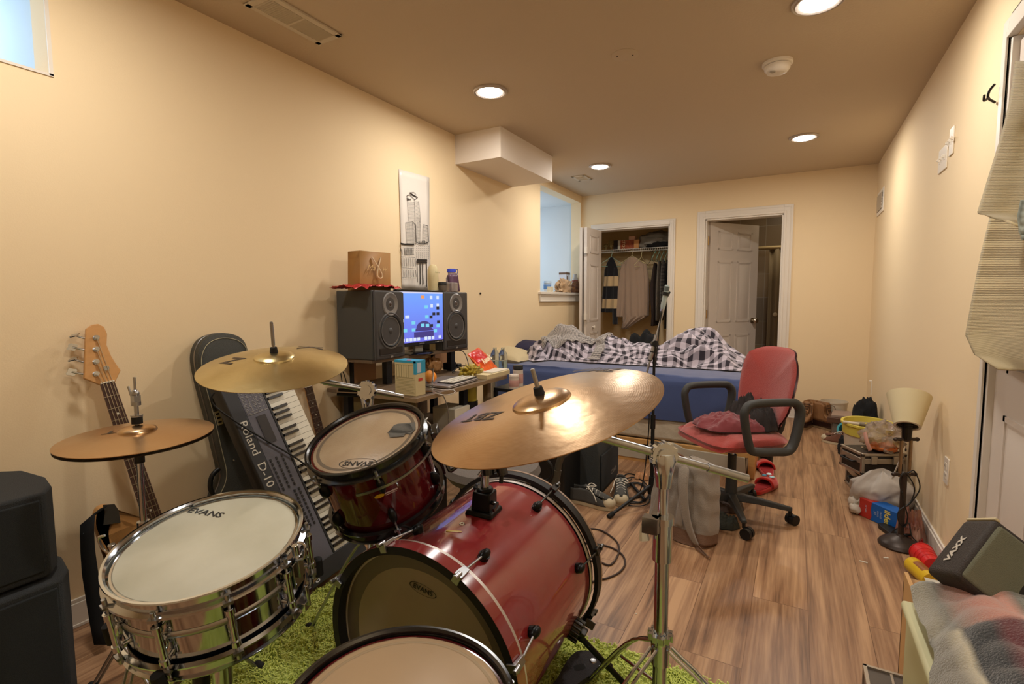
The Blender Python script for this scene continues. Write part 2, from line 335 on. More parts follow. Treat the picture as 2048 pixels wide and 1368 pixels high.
lab(G().lathe([(0, 0), (.012, 0), (.012, .02), (.024, .028), (.024, .045), (0, .05)], FR((-.215, 6.77, 1.0), (0, -1, 0)), n=16).build('shower_handle', M('knob_w', (214, 196, 160), .3), SCURT), 'small round white knob')  # white shower knob, only parented to the curtain
# baseboards
def bboard(nm, a, b, nrm):
    g = G(); a = Vector(a); b = Vector(b); n = Vector(nrm)
    for t, h0, h1 in ((.014, 0, .088), (.009, .088, .102), (.018, 0, .012)):
        p = a+n*t; q = b; g.mm((min(a.x, b.x, p.x), min(a.y, b.y, p.y), h0), (max(a.x, b.x, p.x), max(a.y, b.y, p.y), h1))
    struct(g.build(nm, m_trim, bevel=.002))
bboard('baseboard_left', (XL, YF, 0), (XL, YB, 0), (1, 0, 0))
bboard('baseboard_right', (XR, 2.42, 0), (XR, YB, 0), (-1, 0, 0))
bboard('baseboard_back', (-.05, YB, 0), (XR, YB, 0), (0, -1, 0))
# six panel door slab in local frame: x width, y thickness, z up
def slab(g, w_, h, t, cols, rows, Mx):
    g.mm((0, -t/2, 0), (w_, t/2, h), Mx)
    for (a, b) in cols:
        for (c, d) in rows:
            for sgn in (-1, 1):
                y0 = sgn*t/2; r = .018
                for q in ((a, c, b, c+r), (a, d-r, b, d), (a, c, a+r, d), (b-r, c, b, d)): g.mm((q[0], y0-.005, q[1]), (q[2], y0+.005, q[3]), Mx)
                g.add([(a+.035, y0, c+.035), (b-.035, y0, c+.035), (b-.035, y0, d-.035), (a+.035, y0, d-.035), (a+.055, y0+sgn*.006, c+.055), (b-.055, y0+sgn*.006, c+.055), (b-.055, y0+sgn*.006, d-.055), (a+.055, y0+sgn*.006, d-.055)],
                      [(4, 5, 6, 7), (0, 1, 5, 4), (1, 2, 6, 5), (2, 3, 7, 6), (3, 0, 4, 7)], Mx)
cols2 = [(.11, .32), (.39, .60)]; rows3 = [(.20, .78), (.92, 1.58), (1.70, 1.90)]
m_brass = M('brass', (176, 140, 80), .35, .9); m_nick = M('nickel', (190, 180, 165), .25, 1)
Md = TR(-.835, 5.785, .01) @ RZ(52.3)
g = G(); slab(g, .70, 1.985, .035, cols2, rows3, Md); d1 = struct(g.build('door_1', m_door, loc=(-.835, 5.785, .01)))
for z in (.25, 1.02, 1.80):
    g = G(); g.cyl((-.842, 5.768, z-.045), (-.842, 5.768, z+.045), .008, n=10); g.mm((-.845, 5.77, z-.045), (-.838, 5.80, z+.045)); g.build('hinge', m_brass, d1)
g = G()
for s in (-1, 1):
    g.lathe([(0, 0), (.032, 0), (.032, .006), (.012, .012), (.012, .035), (.026, .042), (.03, .055), (.024, .068), (0, .072)], Md @ TR(.64, s*.0175, .93) @ RX(90*-s if s > 0 else 90), n=24)
g.build('door_knob', m_nick, d1)
# bifold closet door folded at the left
rowsb = [(.12, .80), (.93, 1.56), (1.68, 1.88)]
Mb = TR(-2.02, 5.235, .015) @ RZ(87); Mb2 = TR(-2.075, 5.235, .015) @ RZ(91)
g = G(); slab(g, .41, 1.95, .03, [(.09, .32)], rowsb, Mb); d2 = struct(g.build('door_2', m_door, loc=(-2.02, 5.235, .015)))
g = G(); slab(g, .41, 1.95, .03, [(.09, .32)], rowsb, Mb2); g.build('door_leaf', m_door, d2)
g = G(); g.lathe([(0, 0), (.008, 0), (.008, .014), (.017, .02), (.017, .03), (0, .035)], Mb @ TR(.17, -.015, .86) @ RX(90), n=20); g.build('door_knob', M('knob_white', (235, 225, 210), .3), d2)
for z in (.3, .98, 1.7):
    g = G(); g.mm((-.035, -.03, z-.035), (.0, .0, z+.035), Mb); g.build('hinge', m_trim, d2)
# right hand door (closed) and casing
g = G()
for w0, t in ((.08, .014), (.058, .02), (.024, .024)):
    g.mm((XR-t, y1+.004, 0), (XR, y1+w0, 2.03+w0)); g.mm((XR-t, y0-w0, 0), (XR, y0-.004, 2.03+w0)); g.mm((XR-t, y0-.004, 2.034), (XR, y1+.004, 2.03+w0))
g.mm((XR-.012, y1-.012, 0), (XR+.12, y1+.012, 2.03)); g.mm((XR-.012, y0-.012, 0), (XR+.12, y0+.012, 2.03))
struct(g.build('trim_3', m_trim, bevel=.002))
Mr = TR(XR+.025, y1-.005, .01) @ RZ(-90)
g = G(); slab(g, .80, 2.0, .035, [(.12, .35), (.45, .68)], rows3, Mr); d3 = struct(g.build('door_3', m_door))
g = G(); g.lathe([(0, 0), (.032, 0), (.032, .006), (.012, .012), (.012, .035), (.026, .042), (.03, .055), (.024, .068), (0, .072)], Mr @ TR(.74, -.0175, .93) @ RX(90), n=24); g.build('door_knob', m_nick, d3)
# ------------------------------------------------------------------ ceiling fixtures
m_lens = M('lamp_lens', (255, 255, 255), .4, emit=(255, 250, 244), estr=34)
m_ring = M('lamp_ring', (196, 184, 172), .35, .25)
where = ['over the drum kit, left row nearest the camera', 'above the bed near the ceiling grille', 'at the far right over the bed end', 'cut by the top edge of the picture', 'at the near end behind the camera left', 'at the near end behind the camera right']
for i, (x, y, k) in enumerate(LIGHTS):
    t = thing('ceiling_light', 'round recessed ceiling light '+where[i], 'ceiling light', (x, y, H), group='recessed ceiling lights in the room')
    G().lathe([(.070, -.001), (.100, -.001), (.100, -.008), (.094, -.012), (.088, -.007), (.084, -.013), (.070, -.010)], n=48, closed=True).build('trim_ring', m_ring, t, local=True)
    G().lathe([(0, -.022), (.03, -.021), (.055, -.017), (.070, -.008), (.070, -.001)], n=40).build('lens', m_lens, t, local=True)
    l = bpy.data.lights.new('lamp', 'AREA'); l.shape = 'DISK'; l.size = .14; l.energy = LAMP_W; l.color = LAMP_COL
    if i >= 4: l.energy = LAMP_W*.9
    o = bpy.data.objects.new('lamp', l); COL.objects.link(o); o.location = (x, y, H-.026)
m_pl = M('vent_plastic', (206, 192, 168), .5); m_dk = M('vent_dark', (40, 30, 20), .9); m_wp = M('white_plastic', (232, 222, 206), .4)
def vent(name, label, x0, x1, y0, y1, n, axis=1):
    t = thing(name, label, 'vent', ((x0+x1)/2, (y0+y1)/2, H)); z = H
    g = G(); b = .028
    for q in ((x0, y0, x1, y0+b), (x0, y1-b, x1, y1), (x0, y0, x0+b, y1), (x1-b, y0, x1, y1)): g.mm((q[0], q[1], z-.008), (q[2], q[3], z-.0005))
    g.build('frame', m_pl, t, bevel=.003)
    g = G(); g.mm((x0+b, y0+b, z-.0015), (x1-b, y1-b, z-.0005)); g.build('dark_backing', m_dk, t)
    g = G()
    for i in range(n):
        if axis == 1: y = y0+b+(y1-y0-2*b)*(i+.5)/n; g.box((0, 0, 0), (x1-x0-2*b, .004, .008), TR((x0+x1)/2, y, z-.006) @ RX(35))
        else: x = x0+b+(x1-x0-2*b)*(i+.5)/n; g.box((0, 0, 0), (.003, y1-y0-2*b, .008), TR(x, (y0+y1)/2, z-.006) @ RY(35))
    if axis == 1: g.mm(((x0+x1)/2-.055, (y0+y1)/2-.006, z-.009), ((x0+x1)/2+.055, (y0+y1)/2+.006, z-.003))
    g.build('louvers', m_pl, t)
vent('ceiling_vent', 'long white slotted ceiling vent above the left wall', -2.02, -1.86, 1.36, 1.735, 30)
vent('ceiling_vent', 'small square white ceiling grille beside the bed light', -1.98, -1.84, 4.72, 4.93, 10)
t = thing('smoke_detector', 'round white smoke detector on the ceiling', 'smoke detector', (-.13, 3.037, H))
G().lathe([(0, 0), (.072, 0), (.072, -.012), (.066, -.016), (0, -.016)], n=40).build('base', m_wp, t, local=True)
G().lathe([(.060, -.014), (.060, -.019), (.0, -.019)], n=40).build('gap', m_dk, t, local=True)
G().lathe([(0, -.018), (.062, -.018), (.060, -.034), (.048, -.05), (.03, -.055), (0, -.055)], n=40).build('cover', m_wp, t, local=True)
G().lathe([(0, 0), (.016, 0), (.012, -.004), (0, -.004)], TR(-.018, -.03, -.052), n=16).build('test_button', M('grey_btn', (170, 158, 140), .5), t, local=True)
t = thing('cover_plate', 'flat round blank cover plate on the ceiling with two screws', 'cover plate', (-.79, 2.567, H))
G().lathe([(0, -.004), (.062, -.004), (.066, -.001), (.066, 0)], n=40).build('plate', m_ceil, t, local=True)
for s in (-1, 1): G().lathe([(0, -.0055), (.004, -.005), (.004, -.002)], TR(.036*s, .012*s, 0), n=10).build('screw', m_dk, t, local=True)
# return air grille, switches, outlets on the walls
t = thing('return_vent', 'white slotted wall grille high by the back right corner', 'vent', (XR, 5.38, 1.90))
g = G(); g.mm((XR-.008, 5.20, 1.90), (XR, 5.56, 2.10)); g.build('frame', m_wp, t, bevel=.003)
g = G(); g.mm((XR-.010, 5.23, 1.93), (XR-.006, 5.53, 2.07)); g.build('dark_backing', m_dk, t)
g = G()
for i in range(11): g.box((0, 0, 0), (.010, .30, .004), TR(XR-.012, 5.38, 1.937+i*.0125) @ RY(30))
g.build('louvers', m_wp, t)
def plate(name, label, y, z, w_, h, kind):
    t = thing(name, label, 'switch' if kind == 'sw' else 'outlet', (XR, y, z-h/2))
    g = G(); g.mm((XR-.006, y-w_/2, z-h/2), (XR, y+w_/2, z+h/2)); g.build('plate', m_wp, t, bevel=.002)
    if kind == 'sw':
        for dy in (-.046, 0, .046):
            g = G(); g.mm((XR-.008, y+dy-.005, z-.012), (XR-.005, y+dy+.005, z+.012)); g.box((0, 0, 0), (.014, .006, .012), TR(XR-.011, y+dy, z+.004) @ RY(25)); g.build('toggle', m_wp, t)
    else:
        for dz in (-.02, .02):
            g = G(); g.mm((XR-.008, y-.017, z+dz-.014), (XR-.006, y+.017, z+dz+.014)); o = g.build('socket', m_wp, t, bevel=.002)
            g = G(); g.mm((XR-.0085, y-.009, z+dz-.004), (XR-.008, y-.006, z+dz+.006)); g.mm((XR-.0085, y+.006, z+dz-.004), (XR-.008, y+.009, z+dz+.006)); g.build('slot', m_dk, o)
plate('light_switch', 'white multi gang light switch plate on the right wall', 3.23, 1.85, .16, .115, 'sw')
plate('light_switch', 'narrow white switch plate beside the multi gang plate', 3.08, 1.895, .07, .125, 'sw')
plate('wall_outlet', 'white outlet low on the right wall by the lamp', 2.80, .425, .07, .115, 'out')
t = thing('door_hook', 'small dark metal hook latch on the right wall by the towels', 'hook', (XR, 2.46, 1.87))
g = G(); g.mm((XR-.004, 2.43, 1.885), (XR, 2.455, 1.915)); g.build('plate', m_nick, t)
g = G(); g.tube([(XR-.004, 2.49, 1.875), (XR-.03, 2.46, 1.885), (XR-.035, 2.43, 1.90), (XR-.03, 2.40, 1.91)], .004); g.tube([(XR-.03, 2.455, 1.885), (XR-.045, 2.44, 1.872), (XR-.05, 2.42, 1.885)], .004); g.build('hook', M('blk_metal', (26, 24, 24), .4, .6), t)
t = thing('cord_hook', 'thin white plastic strip on the right wall near the corner', 'hook', (XR, 5.35, .34)); g = G(); g.mm((XR-.006, 5.34, .34), (XR, 5.352, .46)); g.cyl((XR, 5.346, .46), (XR-.02, 5.346, .46), .008); g.build('strip', m_wp, t)
t = thing('wall_nail', 'small dark screw hole on the left wall above the right speaker', 'nail', X(960, 587, XL)); g = G(); p = X(960, 587, XL); g.cyl(p, p+Vector((.008, 0, 0)), .008, n=10); g.build('head', m_dk, t)
t = thing('wall_outlet', 'white outlet on the left wall under the desk', 'outlet', X(774, 806, XL)); p = X(774, 804, XL); g = G(); g.box((XL+.003, p.y, p.z), (.006, .075, .115)); g.build('plate', m_wp, t, bevel=.002)
for dz in (-.02, .02): g = G(); g.box((XL+.0065, p.y, p.z+dz), (.002, .03, .026)); g.build('socket', m_dk, t)
# ------------------------------------------------------------------ poster
def P7(x, y): return (760+x/4.886, 320+y/4.886)
m_ink = M('ink', (38, 30, 24), .8)
t = thing('poster', 'tall white paper poster with ink drawing of towers on the left wall', 'poster', X(830, 575, XL))
nU = 14
def pst(u, v):
    tl, tr, br, bl = (P7(182, 88), P7(478, 172), P7(492, 1275), P7(212, 1262))
    a = [tl[i]*(1-u)+tr[i]*u for i in (0, 1)]; b = [bl[i]*(1-u)+br[i]*u for i in (0, 1)]; p = X(a[0]*(1-v)+b[0]*v, a[1]*(1-v)+b[1]*v, XL+.003)
    return (p.x+.004*abs(sin(v*3+u*2)), p.y, p.z)
g = G(); g.grid(pst, 8, 20); g.build('paper', M('poster_paper', (226, 218, 208), .35, spec=.6), t, solid=.001)
g = G(); xs = XL+.0115
def ln(pts, w_=.0022):
    for a, b in zip(pts, pts[1:]):
        p = X(*P7(*a), xs); q = X(*P7(*b), xs); d = (q-p); n = Vector((0, -d.z, d.y)); n = n.normalized()*w_/2 if n.length else Vector((0, w_, 0))
        g.add([p-n, p+n, q+n, q-n], [(0, 1, 2, 3)])
ln([(262, 352), (290, 338), (340, 388), (368, 368), (292, 318)], .004); ln([(292, 318), (320, 345), (362, 362)], .006); ln([(300, 318), (330, 315), (352, 335), (350, 360)])
ln([(262, 352), (268, 392), (278, 600)]); ln([(338, 388), (345, 600), (352, 800)]); ln([(378, 400), (392, 520), (398, 800)]); ln([(385, 600), (392, 610)])
for i in range(16): y = 410+i*12.5; ln([(270+i*.4, y), (340+i*.6, y+3)], .0011); ln([(345+i*.4, y-4), (382+i*.7, y+5)], .0011)
ln([(268, 365), (270, 395), (285, 370), (283, 395), (300, 378), (304, 398)], .004)
ln([(250, 612), (320, 604), (328, 820)]); ln([(250, 612), (262, 820)]); ln([(320, 604), (350, 632), (356, 820)], .004)
for i in range(17): y = 622+i*12; ln([(254+i*.5, y), (322+i*.5, y-3)], .0011); ln([(325+i*.4, y-3), (350, y+14)], .0014); ln([(358, y-10), (395, y-6)], .001)
for i in range(5): ln([(358+i*9, 560), (362+i*9, 800)], .0009); ln([(264+i*13, 620), (272+i*12, 815)], .0008)
ln([(424, 632), (468, 645), (478, 800)], .004); ln([(424, 632), (418, 790)])
for i in range(13): y = 648+i*12; ln([(423, y), (472, y+8)], .0013)
ln([(202, 816), (240, 824), (335, 826)], .011); ln([(345, 800), (380, 815), (420, 822), (480, 800)], .004)
for x in (388, 400, 412, 422, 436, 452, 466): ln([(x, 785+abs(x-425)*.3), (x+4, 825)], .006)
for i in range(7): ln([(240+i*14, 862), (243+i*14, 930)], .004)
for i in range(5): ln([(240, 866+i*14), (335, 868+i*14)], .0016)
ln([(200, 860), (204, 890)], .005); ln([(214, 870), (218, 925)], .004); ln([(205, 945), (345, 955)], .002); ln([(213, 1050), (345, 1062)], .002); ln([(215, 1145), (350, 1155)], .0014); ln([(230, 850), (335, 850)], .0016)
for i in range(7): ln([(213+i*22, 960), (219+i*22, 1038)], .004); 
for i in range(6): ln([(233+i*23, 1075), (239+i*23, 1142)], .004)
for i in range(7):
    for j in range(7): x = 352+i*19; y = 846+j*19; ln([(x, y), (x+7, y-5), (x+11, y+3)], .0022)
ln([(360, 978), (462, 982)], .016); ln([(360, 1000), (462, 1002)], .010); ln([(486, 830), (492, 970)], .0015)
for x, b in ((366, 1195), (392, 1215), (415, 1225), (455, 1240)): ln([(x, 1005), (x+2, b)], .008 if x in (392, 455) else .0045)
ln([(420, 1010), (418, 1100), (425, 1215)], .006)
g.build('ink_drawing', m_ink, t)

area('bathroom_fill', (-.1, 6.5, 2.36), (0, 0, 0), .3, .3, 2.0, (1, .85, .6))  # added fill light that brightens the bathroom, no fixture modelled
# ================================================================== DRUM KIT
m_chr = M('chrome', (200, 206, 214), .12, 1)
m_chrd = M('chrome_dull', (172, 174, 178), .3, 1)
m_blkc = M('black_chrome', (78, 78, 78), .2, .9)
m_blk = M('black_plastic', (22, 22, 22), .45)
m_rub = M('black_rubber', (18, 18, 18), .8)
m_blkm = M('black_metal_satin', (30, 30, 30), .35, .7)
m_cym = M('cymbal_bronze', (200, 170, 132), .29, 1, var=.22, vscale=5, rgb2=(188, 150, 108))
m_cymk = M('cymbal_bronze_pale', (206, 190, 142), .29, 1, var=.2, vscale=7, rgb2=(182, 164, 116))
def rings(m, sc=420, st=.03):
    nt, b, N, L = nodes_of(m); tc = N('ShaderNodeTexCoord'); wv = N('ShaderNodeTexWave'); wv.wave_type = 'RINGS'; wv.rings_direction = 'Z'; wv.inputs['Scale'].default_value = sc/6.28; wv.inputs['Distortion'].default_value = 1.5
    L(tc.outputs['Object'], wv.inputs[0]); bp = N('ShaderNodeBump'); bp.inputs['Strength'].default_value = st; bp.inputs['Distance'].default_value = .001; L(wv.outputs[1], bp.inputs['Height'])
    n = N('ShaderNodeTexNoise'); n.inputs['Scale'].default_value = 22; L(tc.outputs['Object'], n.inputs[0]); b2 = N('ShaderNodeBump'); b2.inputs['Strength'].default_value = .16; b2.inputs['Distance'].default_value = .006
    L(n.outputs[0], b2.inputs['Height']); L(bp.outputs[0], b2.inputs['Normal']); L(b2.outputs[0], b.inputs['Normal'])
rings(m_cym); rings(m_cymk)
m_head_w = M('head_coated', (196, 192, 172), .55, var=.10, vscale=7, rgb2=(176, 172, 150))
m_head_t = M('head_worn', (168, 148, 120), .32, var=.2, vscale=9, rgb2=(150, 126, 98), bump=.1, bscale=300)
m_head_c = M('head_clear', (170, 154, 134), .2, var=.15, vscale=4)
m_head_tan = M('head_tan', (176, 148, 114), .4, var=.12, vscale=3)
m_logo = M('logo_black', (28, 26, 24), .5)
m_red = M('red_lacquer', (152, 34, 40), .18, coat=1, var=1, vscale=3.5, rgb2=(150, 74, 74))
nt, b, N, L = nodes_of(m_red)   # sunburst: black towards the bearing edges is the drum's own finish, dust on top
m_redt = M('red_burst_tom', (92, 14, 20), .12, coat=1, var=1, vscale=3, rgb2=(54, 10, 14))
m_clip = M('silver_strip', (216, 206, 200), .4, .3)
m_tape = M('duct_tape', (84, 82, 76), .6, bump=.3, bscale=30)
def cymbal(name, label, c, n, R, bell, bellh, bow, mat, xdir, logos, group=None):
    Mx = FR(c, n, xdir); t = thing(name, label, 'cymbal', c, Mx=Mx, group=group)
    pr = [(.006, bellh)]
    for i in range(1, 7): a = i/6*pi/2; pr.append((.006+(bell-.006)*sin(a), bellh*cos(a)*1.0+.0))
    pr = [(r, z+0) for r, z in pr]; base = pr[-1][1]
    for i in range(1, 15): q = i/14; pr.append((bell+(R-bell)*q, base-bow*(q**1.35)))
    bot = [(r, z-.0016) for r, z in reversed(pr)]
    G().lathe(pr+bot, n=96, closed=True).build('plate', mat, t, local=True, ang=30)
    def zt(r): q = max(0, (r-bell)/(R-bell)); return base-bow*q**1.35
    for body, r, ang, size, rot, sx in logos:
        tl = radians(ang); rot = rot-ang; sl = math.atan(bow*1.35*max(.01, (r-bell)/(R-bell))**.35/(R-bell))
        Ml = Matrix.Rotation(tl, 4, 'Z') @ TR(r, 0, zt(r)+.0012) @ Matrix.Rotation(sl, 4, 'Y') @ RZ(rot)
        g = G(); text(g, body, size, Mx @ Matrix.Rotation(tl, 4, 'Z') @ TR(r, 0, 0) @ RZ(rot), 0, sx=sx, bold=.025); iv = Mx.inverted(); q_ = [iv @ p_ for p_ in g.v]; g.v = [Vector((p_.x, p_.y, zt(sqrt(p_.x**2+p_.y**2))+.0011)) for p_ in q_]; g.build('logo', M('logo_faded', (58, 44, 30), .6), t, local=True)
    return t, Mx
def angof(Mx, px, py):
    """radius and angle in the cymbal plane of a sight line"""
    d = CF + CR*((px-1024)/FPX) - CU*((py-684)/FPX); o = Mx.to_translation(); n = Mx.to_3x3().col[2]
    p = Mx.inverted() @ (CP + d*((o-CP).dot(n)/d.dot(n))); return sqrt(p.x**2+p.y**2), math.degrees(atan2(p.y, p.x))
def nut(c, n, L, r=.011, felt=.02, name=None, parent=None):
    """threaded rod, felt and wing nut through a cymbal"""
def boom_end(t, c, n, L, felt=.016):
    c = Vector(c); n = Vector(n).normalized()
    g = G(); g.cyl(c-n*.03, c+n*(L), .0035, n=10); g.cyl(c+n*(L*.35), c+n*(L*.98), .0055, .005, n=12); g.build('threaded_rod', m_chrd, t)
    g = G(); g.cyl(c+n*.017, c+n*(.017+felt), .012, .010, n=16); g.build('felt', M('felt_dark', (30, 28, 26), .95), t)
K_c, K_n, K_R = Vector((-1.406, .997, .998)), (.143, -.152, .978), .215
R_c, R_n, R_R = Vector((-.471, .968, .954)), (-.2, -.212, .957), .254
H_c, H_n, H_R = Vector((-1.546, .676, .823)), (.017, -.031, .999), .178
for nm, lb, c, n, R, bell, bh, bow, mt, lg in (
    ('cymbal', 'pale bronze crash cymbal with a dark K mark, high by the left wall', K_c, K_n, K_R, .060, .017, .030, m_cymk, [('K', (618, 692), .11, (2, -20), 1.5), ('Z', (468, 728), .07, (20, 6), 1.3)]),
    ('cymbal', 'large tilted bronze ride cymbal in the middle of the picture', R_c, R_n, R_R, .066, .017, .022, m_cym, [('ZBT', (968, 844), .050, (20, 1), 1.3), ('Zildjian', (1188, 738), .055, (20, 1), 1.1)]),
    ('cymbal', 'upper bronze hi-hat cymbal beside the bass guitar', H_c, H_n, H_R, .045, .016, .014, m_cym, [('ZBT', (252, 875), .042, (20, -2), 1.3)])):
    base = FR(c-Vector(n)*.02, n, (1, 0, 0)); L_ = []
    for body, px, size, off, sx in lg:
        r, a = angof(base, *px); r2, a2 = angof(base, px[0]-off[0], px[1]-off[1]); L_.append((body, r, a, size, math.degrees(atan2(r2*sin(radians(a2))-r*sin(radians(a)), r2*cos(radians(a2))-r*cos(radians(a)))), sx))
    t, _ = cymbal(nm, lb, c-Vector(n)*(bh if 0 else .0), n, R, bell, bh, bow, mt, (1, 0, 0), L_)
m_under = M('cymbal_bottom', (60, 46, 30), .4, 1)
t, _ = cymbal('cymbal', 'dark lower hi-hat cymbal just under the upper one', H_c-Vector(H_n)*.034, (H_n[0], H_n[1], H_n[2]), H_R-.001, .045, -.016, -.012, m_under, (1, 0, 0), [])
# --- stands
def tripod(t, c, zt, rad, mat, z_low, angs, r=.007, knee=None, double=True):
    c = Vector(c)
    for a in angs:
        d = Vector((cos(a), sin(a), 0)); s = Vector((-sin(a), cos(a), 0)); g = G()
        for q in ((-.008, .008) if double else (0,)):
            g.tube([c+d*.022+s*q+Vector((0, 0, zt)), c+d*rad*.35+s*q+Vector((0, 0, zt*.78)), c+d*rad*.97+s*q+Vector((0, 0, .018))], r if not double else .004, flat=1)
        l = g.build('leg', mat, t)
        g = G(); g.cyl(c+d*.02+Vector((0, 0, z_low)), c+d*rad*.45+Vector((0, 0, zt*.62)), .004, n=8); g.build('brace', mat, t)
        g = G(); g.ell(c+d*rad+Vector((0, 0, .014)), (.022, .014, .014), n=12, m=8); g.build('rubber_foot', m_rub, l)
def clampball(t, c, r=.026, mat=None, ax=(0, 0, 1)):
    g = G(); M_ = FR(c, ax); g.cyl((0, 0, -.014), (0, 0, .014), r*.9, n=24, Mx=M_); g.cyl((0, 0, -.02), (0, 0, .02), r*.55, n=16, Mx=M_)
    for i in range(12): a = i*pi/6; g.box((r*.92*cos(a), r*.92*sin(a), 0), (.006, .006, .026), M_)
    g.cyl((0, 0, .02), (0, 0, .032), .009, n=10, Mx=M_); g.box((0, 0, .036), (.05, .007, .012), M_ @ RZ(35))
    g.build('tilter', mat or m_chr, t)
# ride stand
px_, py_ = -.238, 1.095
t = thing('cymbal_stand', 'chrome boom stand holding the large tilted ride cymbal', 'cymbal stand', (px_, py_, 0)); P = lambda z: Vector((px_, py_, z))
g = G(); g.cyl(P(.30), P(.66), .0155, n=24); g.build('lower_tube', m_chr, t)
g = G(); g.cyl(P(.40), P(.425), .021, n=24); g.cyl(P(.43), P(.40), .024, .02, n=12); 
for i in range(10): a = i*pi/5; g.box((px_+.023*cos(a), py_+.023*sin(a), .425), (.009, .009, .014))
g.cyl(P(.36), P(.405), .020, n=20); g.build('leg_collar', m_chr, t)
g = G(); g.cyl(P(.60), P(.69), .021, n=24); g.cyl(P(.685), P(.70), .024, n=24)
q = P(.69)+CR*-.035; g.mm((q.x-.008, q.y-.012, .665), (q.x+.025, q.y+.012, .70)); g.tube([q, q+Vector((-.006, 0, -.02)), q+Vector((-.004, -.004, -.045))], lambda s: .007+.006*s, flat=.6); g.build('height_clamp', m_chr, t)
g = G(); g.cyl(P(.68), P(.80), .011, n=20); g.build('upper_tube', m_chr, t)
g = G(); g.lathe([(0, 0), (.016, 0), (.020, .03), (.026, .06), (.022, .075), (0, .08)], TR(px_, py_, .765), n=20); g.build('swivel', m_chr, t)
A = Vector((-.240, 1.097, .835)); dirb = (at(1175, 868, 1, .99)-A); Bm = R_c-Vector(R_n)*.05
dirb = (Bm-A).normalized(); Cc = A-dirb*.19
g = G(); g.cyl(Cc, A, .0075, n=16); g.cyl(Cc, Cc+dirb*.09, .0095, n=16); g.cyl(A, Bm, .0078, n=16); g.cyl(A+dirb*.02, A+dirb*.16, .0095, n=16); g.build('boom_arm', m_chrd, t)
clampball(t, A, .03, m_chr, CF); g = G(); g.ell(Bm, (.014, .014, .018)); g.build('tilter', m_blkc, t); boom_end(t, R_c, R_n, .075)
tripod(t, (px_, py_, 0), .40, .40, m_chr, .30, (radians(242), radians(355), radians(135)))
# crash stand
px_, py_ = -1.245, 1.222; P = lambda z: Vector((px_, py_, z))
t = thing('cymbal_stand', 'chrome boom stand behind the rack tom holding the pale crash cymbal', 'cymbal stand', (px_, py_, 0))
g = G(); g.cyl(P(.10), P(.55), .0125, n=20); g.cyl(P(.5), P(.80), .0095, n=20); g.cyl(P(.53), P(.58), .018, n=16); g.build('tube', m_chr, t)
A = P(.875); g = G()
for s in (-1, 1): g.tube([P(.80)+CR*.008*s, P(.84)+CR*.015*s, A+CR*.018*s], .007)
g.cyl(P(.79), P(.83), .013, n=16); g.build('swivel', m_chr, t)
Bm = K_c-Vector(K_n)*.05; dirb = (Bm-A).normalized(); Cc = A-dirb*.125
g = G(); g.cyl(Cc, A, .0075, n=16); g.cyl(A-dirb*.03, A-dirb*.09, .010, n=16); g.cyl(A, Bm, .0078, n=16); g.cyl(A+dirb*.02, A+dirb*.14, .010, n=16); g.build('boom_arm', m_chrd, t)
clampball(t, A, .032, m_chr, CF); g = G(); g.cyl(A-CR*.03+CU*-.002, A-CR*.095+CU*.0, .006, n=10); g.cyl(A-CR*.03-CU*.018, A-CR*.10-CU*.014, .006, n=10); g.build('wing_lever', m_blkm, t)
g = G(); g.ell(Bm, (.013, .013, .018)); g.build('tilter', m_blkc, t); boom_end(t, K_c, K_n, .115)
tripod(t, (px_, py_, 0), .36, .24, m_chrd, .12, (radians(90), radians(200), radians(315)))
# hi-hat stand
px_, py_ = H_c.x, H_c.y; P = lambda z: Vector((px_, py_, z))
t = thing('hi_hat_stand', 'chrome hi-hat stand in front of the leaning bass guitar', 'hi-hat stand', (px_, py_, 0))
g = G(); g.cyl(P(.06), P(.55), .0125, n=20); g.cyl(P(.5), P(.74), .0085, n=20); g.cyl(P(.53), P(.57), .016, n=16); g.build('tube', m_chr, t)
g = G(); g.cyl(P(.72), P(.97), .0032, n=10); g.build('pull_rod', m_chrd, t)
g = G(); g.cyl(P(.765), P(.80), .015, .02, n=20); g.cyl(P(.735), P(.77), .012, n=18); g.build('seat_cup', m_blk, t)
g = G(); g.cyl(P(.843), P(.862), .013, n=20); g.build('felt', M('felt_dark', (30, 28, 26), .95), t)
g = G(); g.cyl(P(.862), P(.867), .014, n=18); g.cyl(P(.866), P(.893), .0055, n=12); g.cyl(P(.893), P(.903), .0115, n=18); g.box((px_, py_, .912), (.020, .016, .018)); g.ell(P(.925), (.011, .009, .012)); g.cyl(P(.92)-CR*.012, P(.945)-CR*.018, .003, n=8); g.build('clutch', m_chrd, t)
tripod(t, (px_, py_, 0), .30, .27, m_chrd, .08, (radians(70), radians(190), radians(310)))
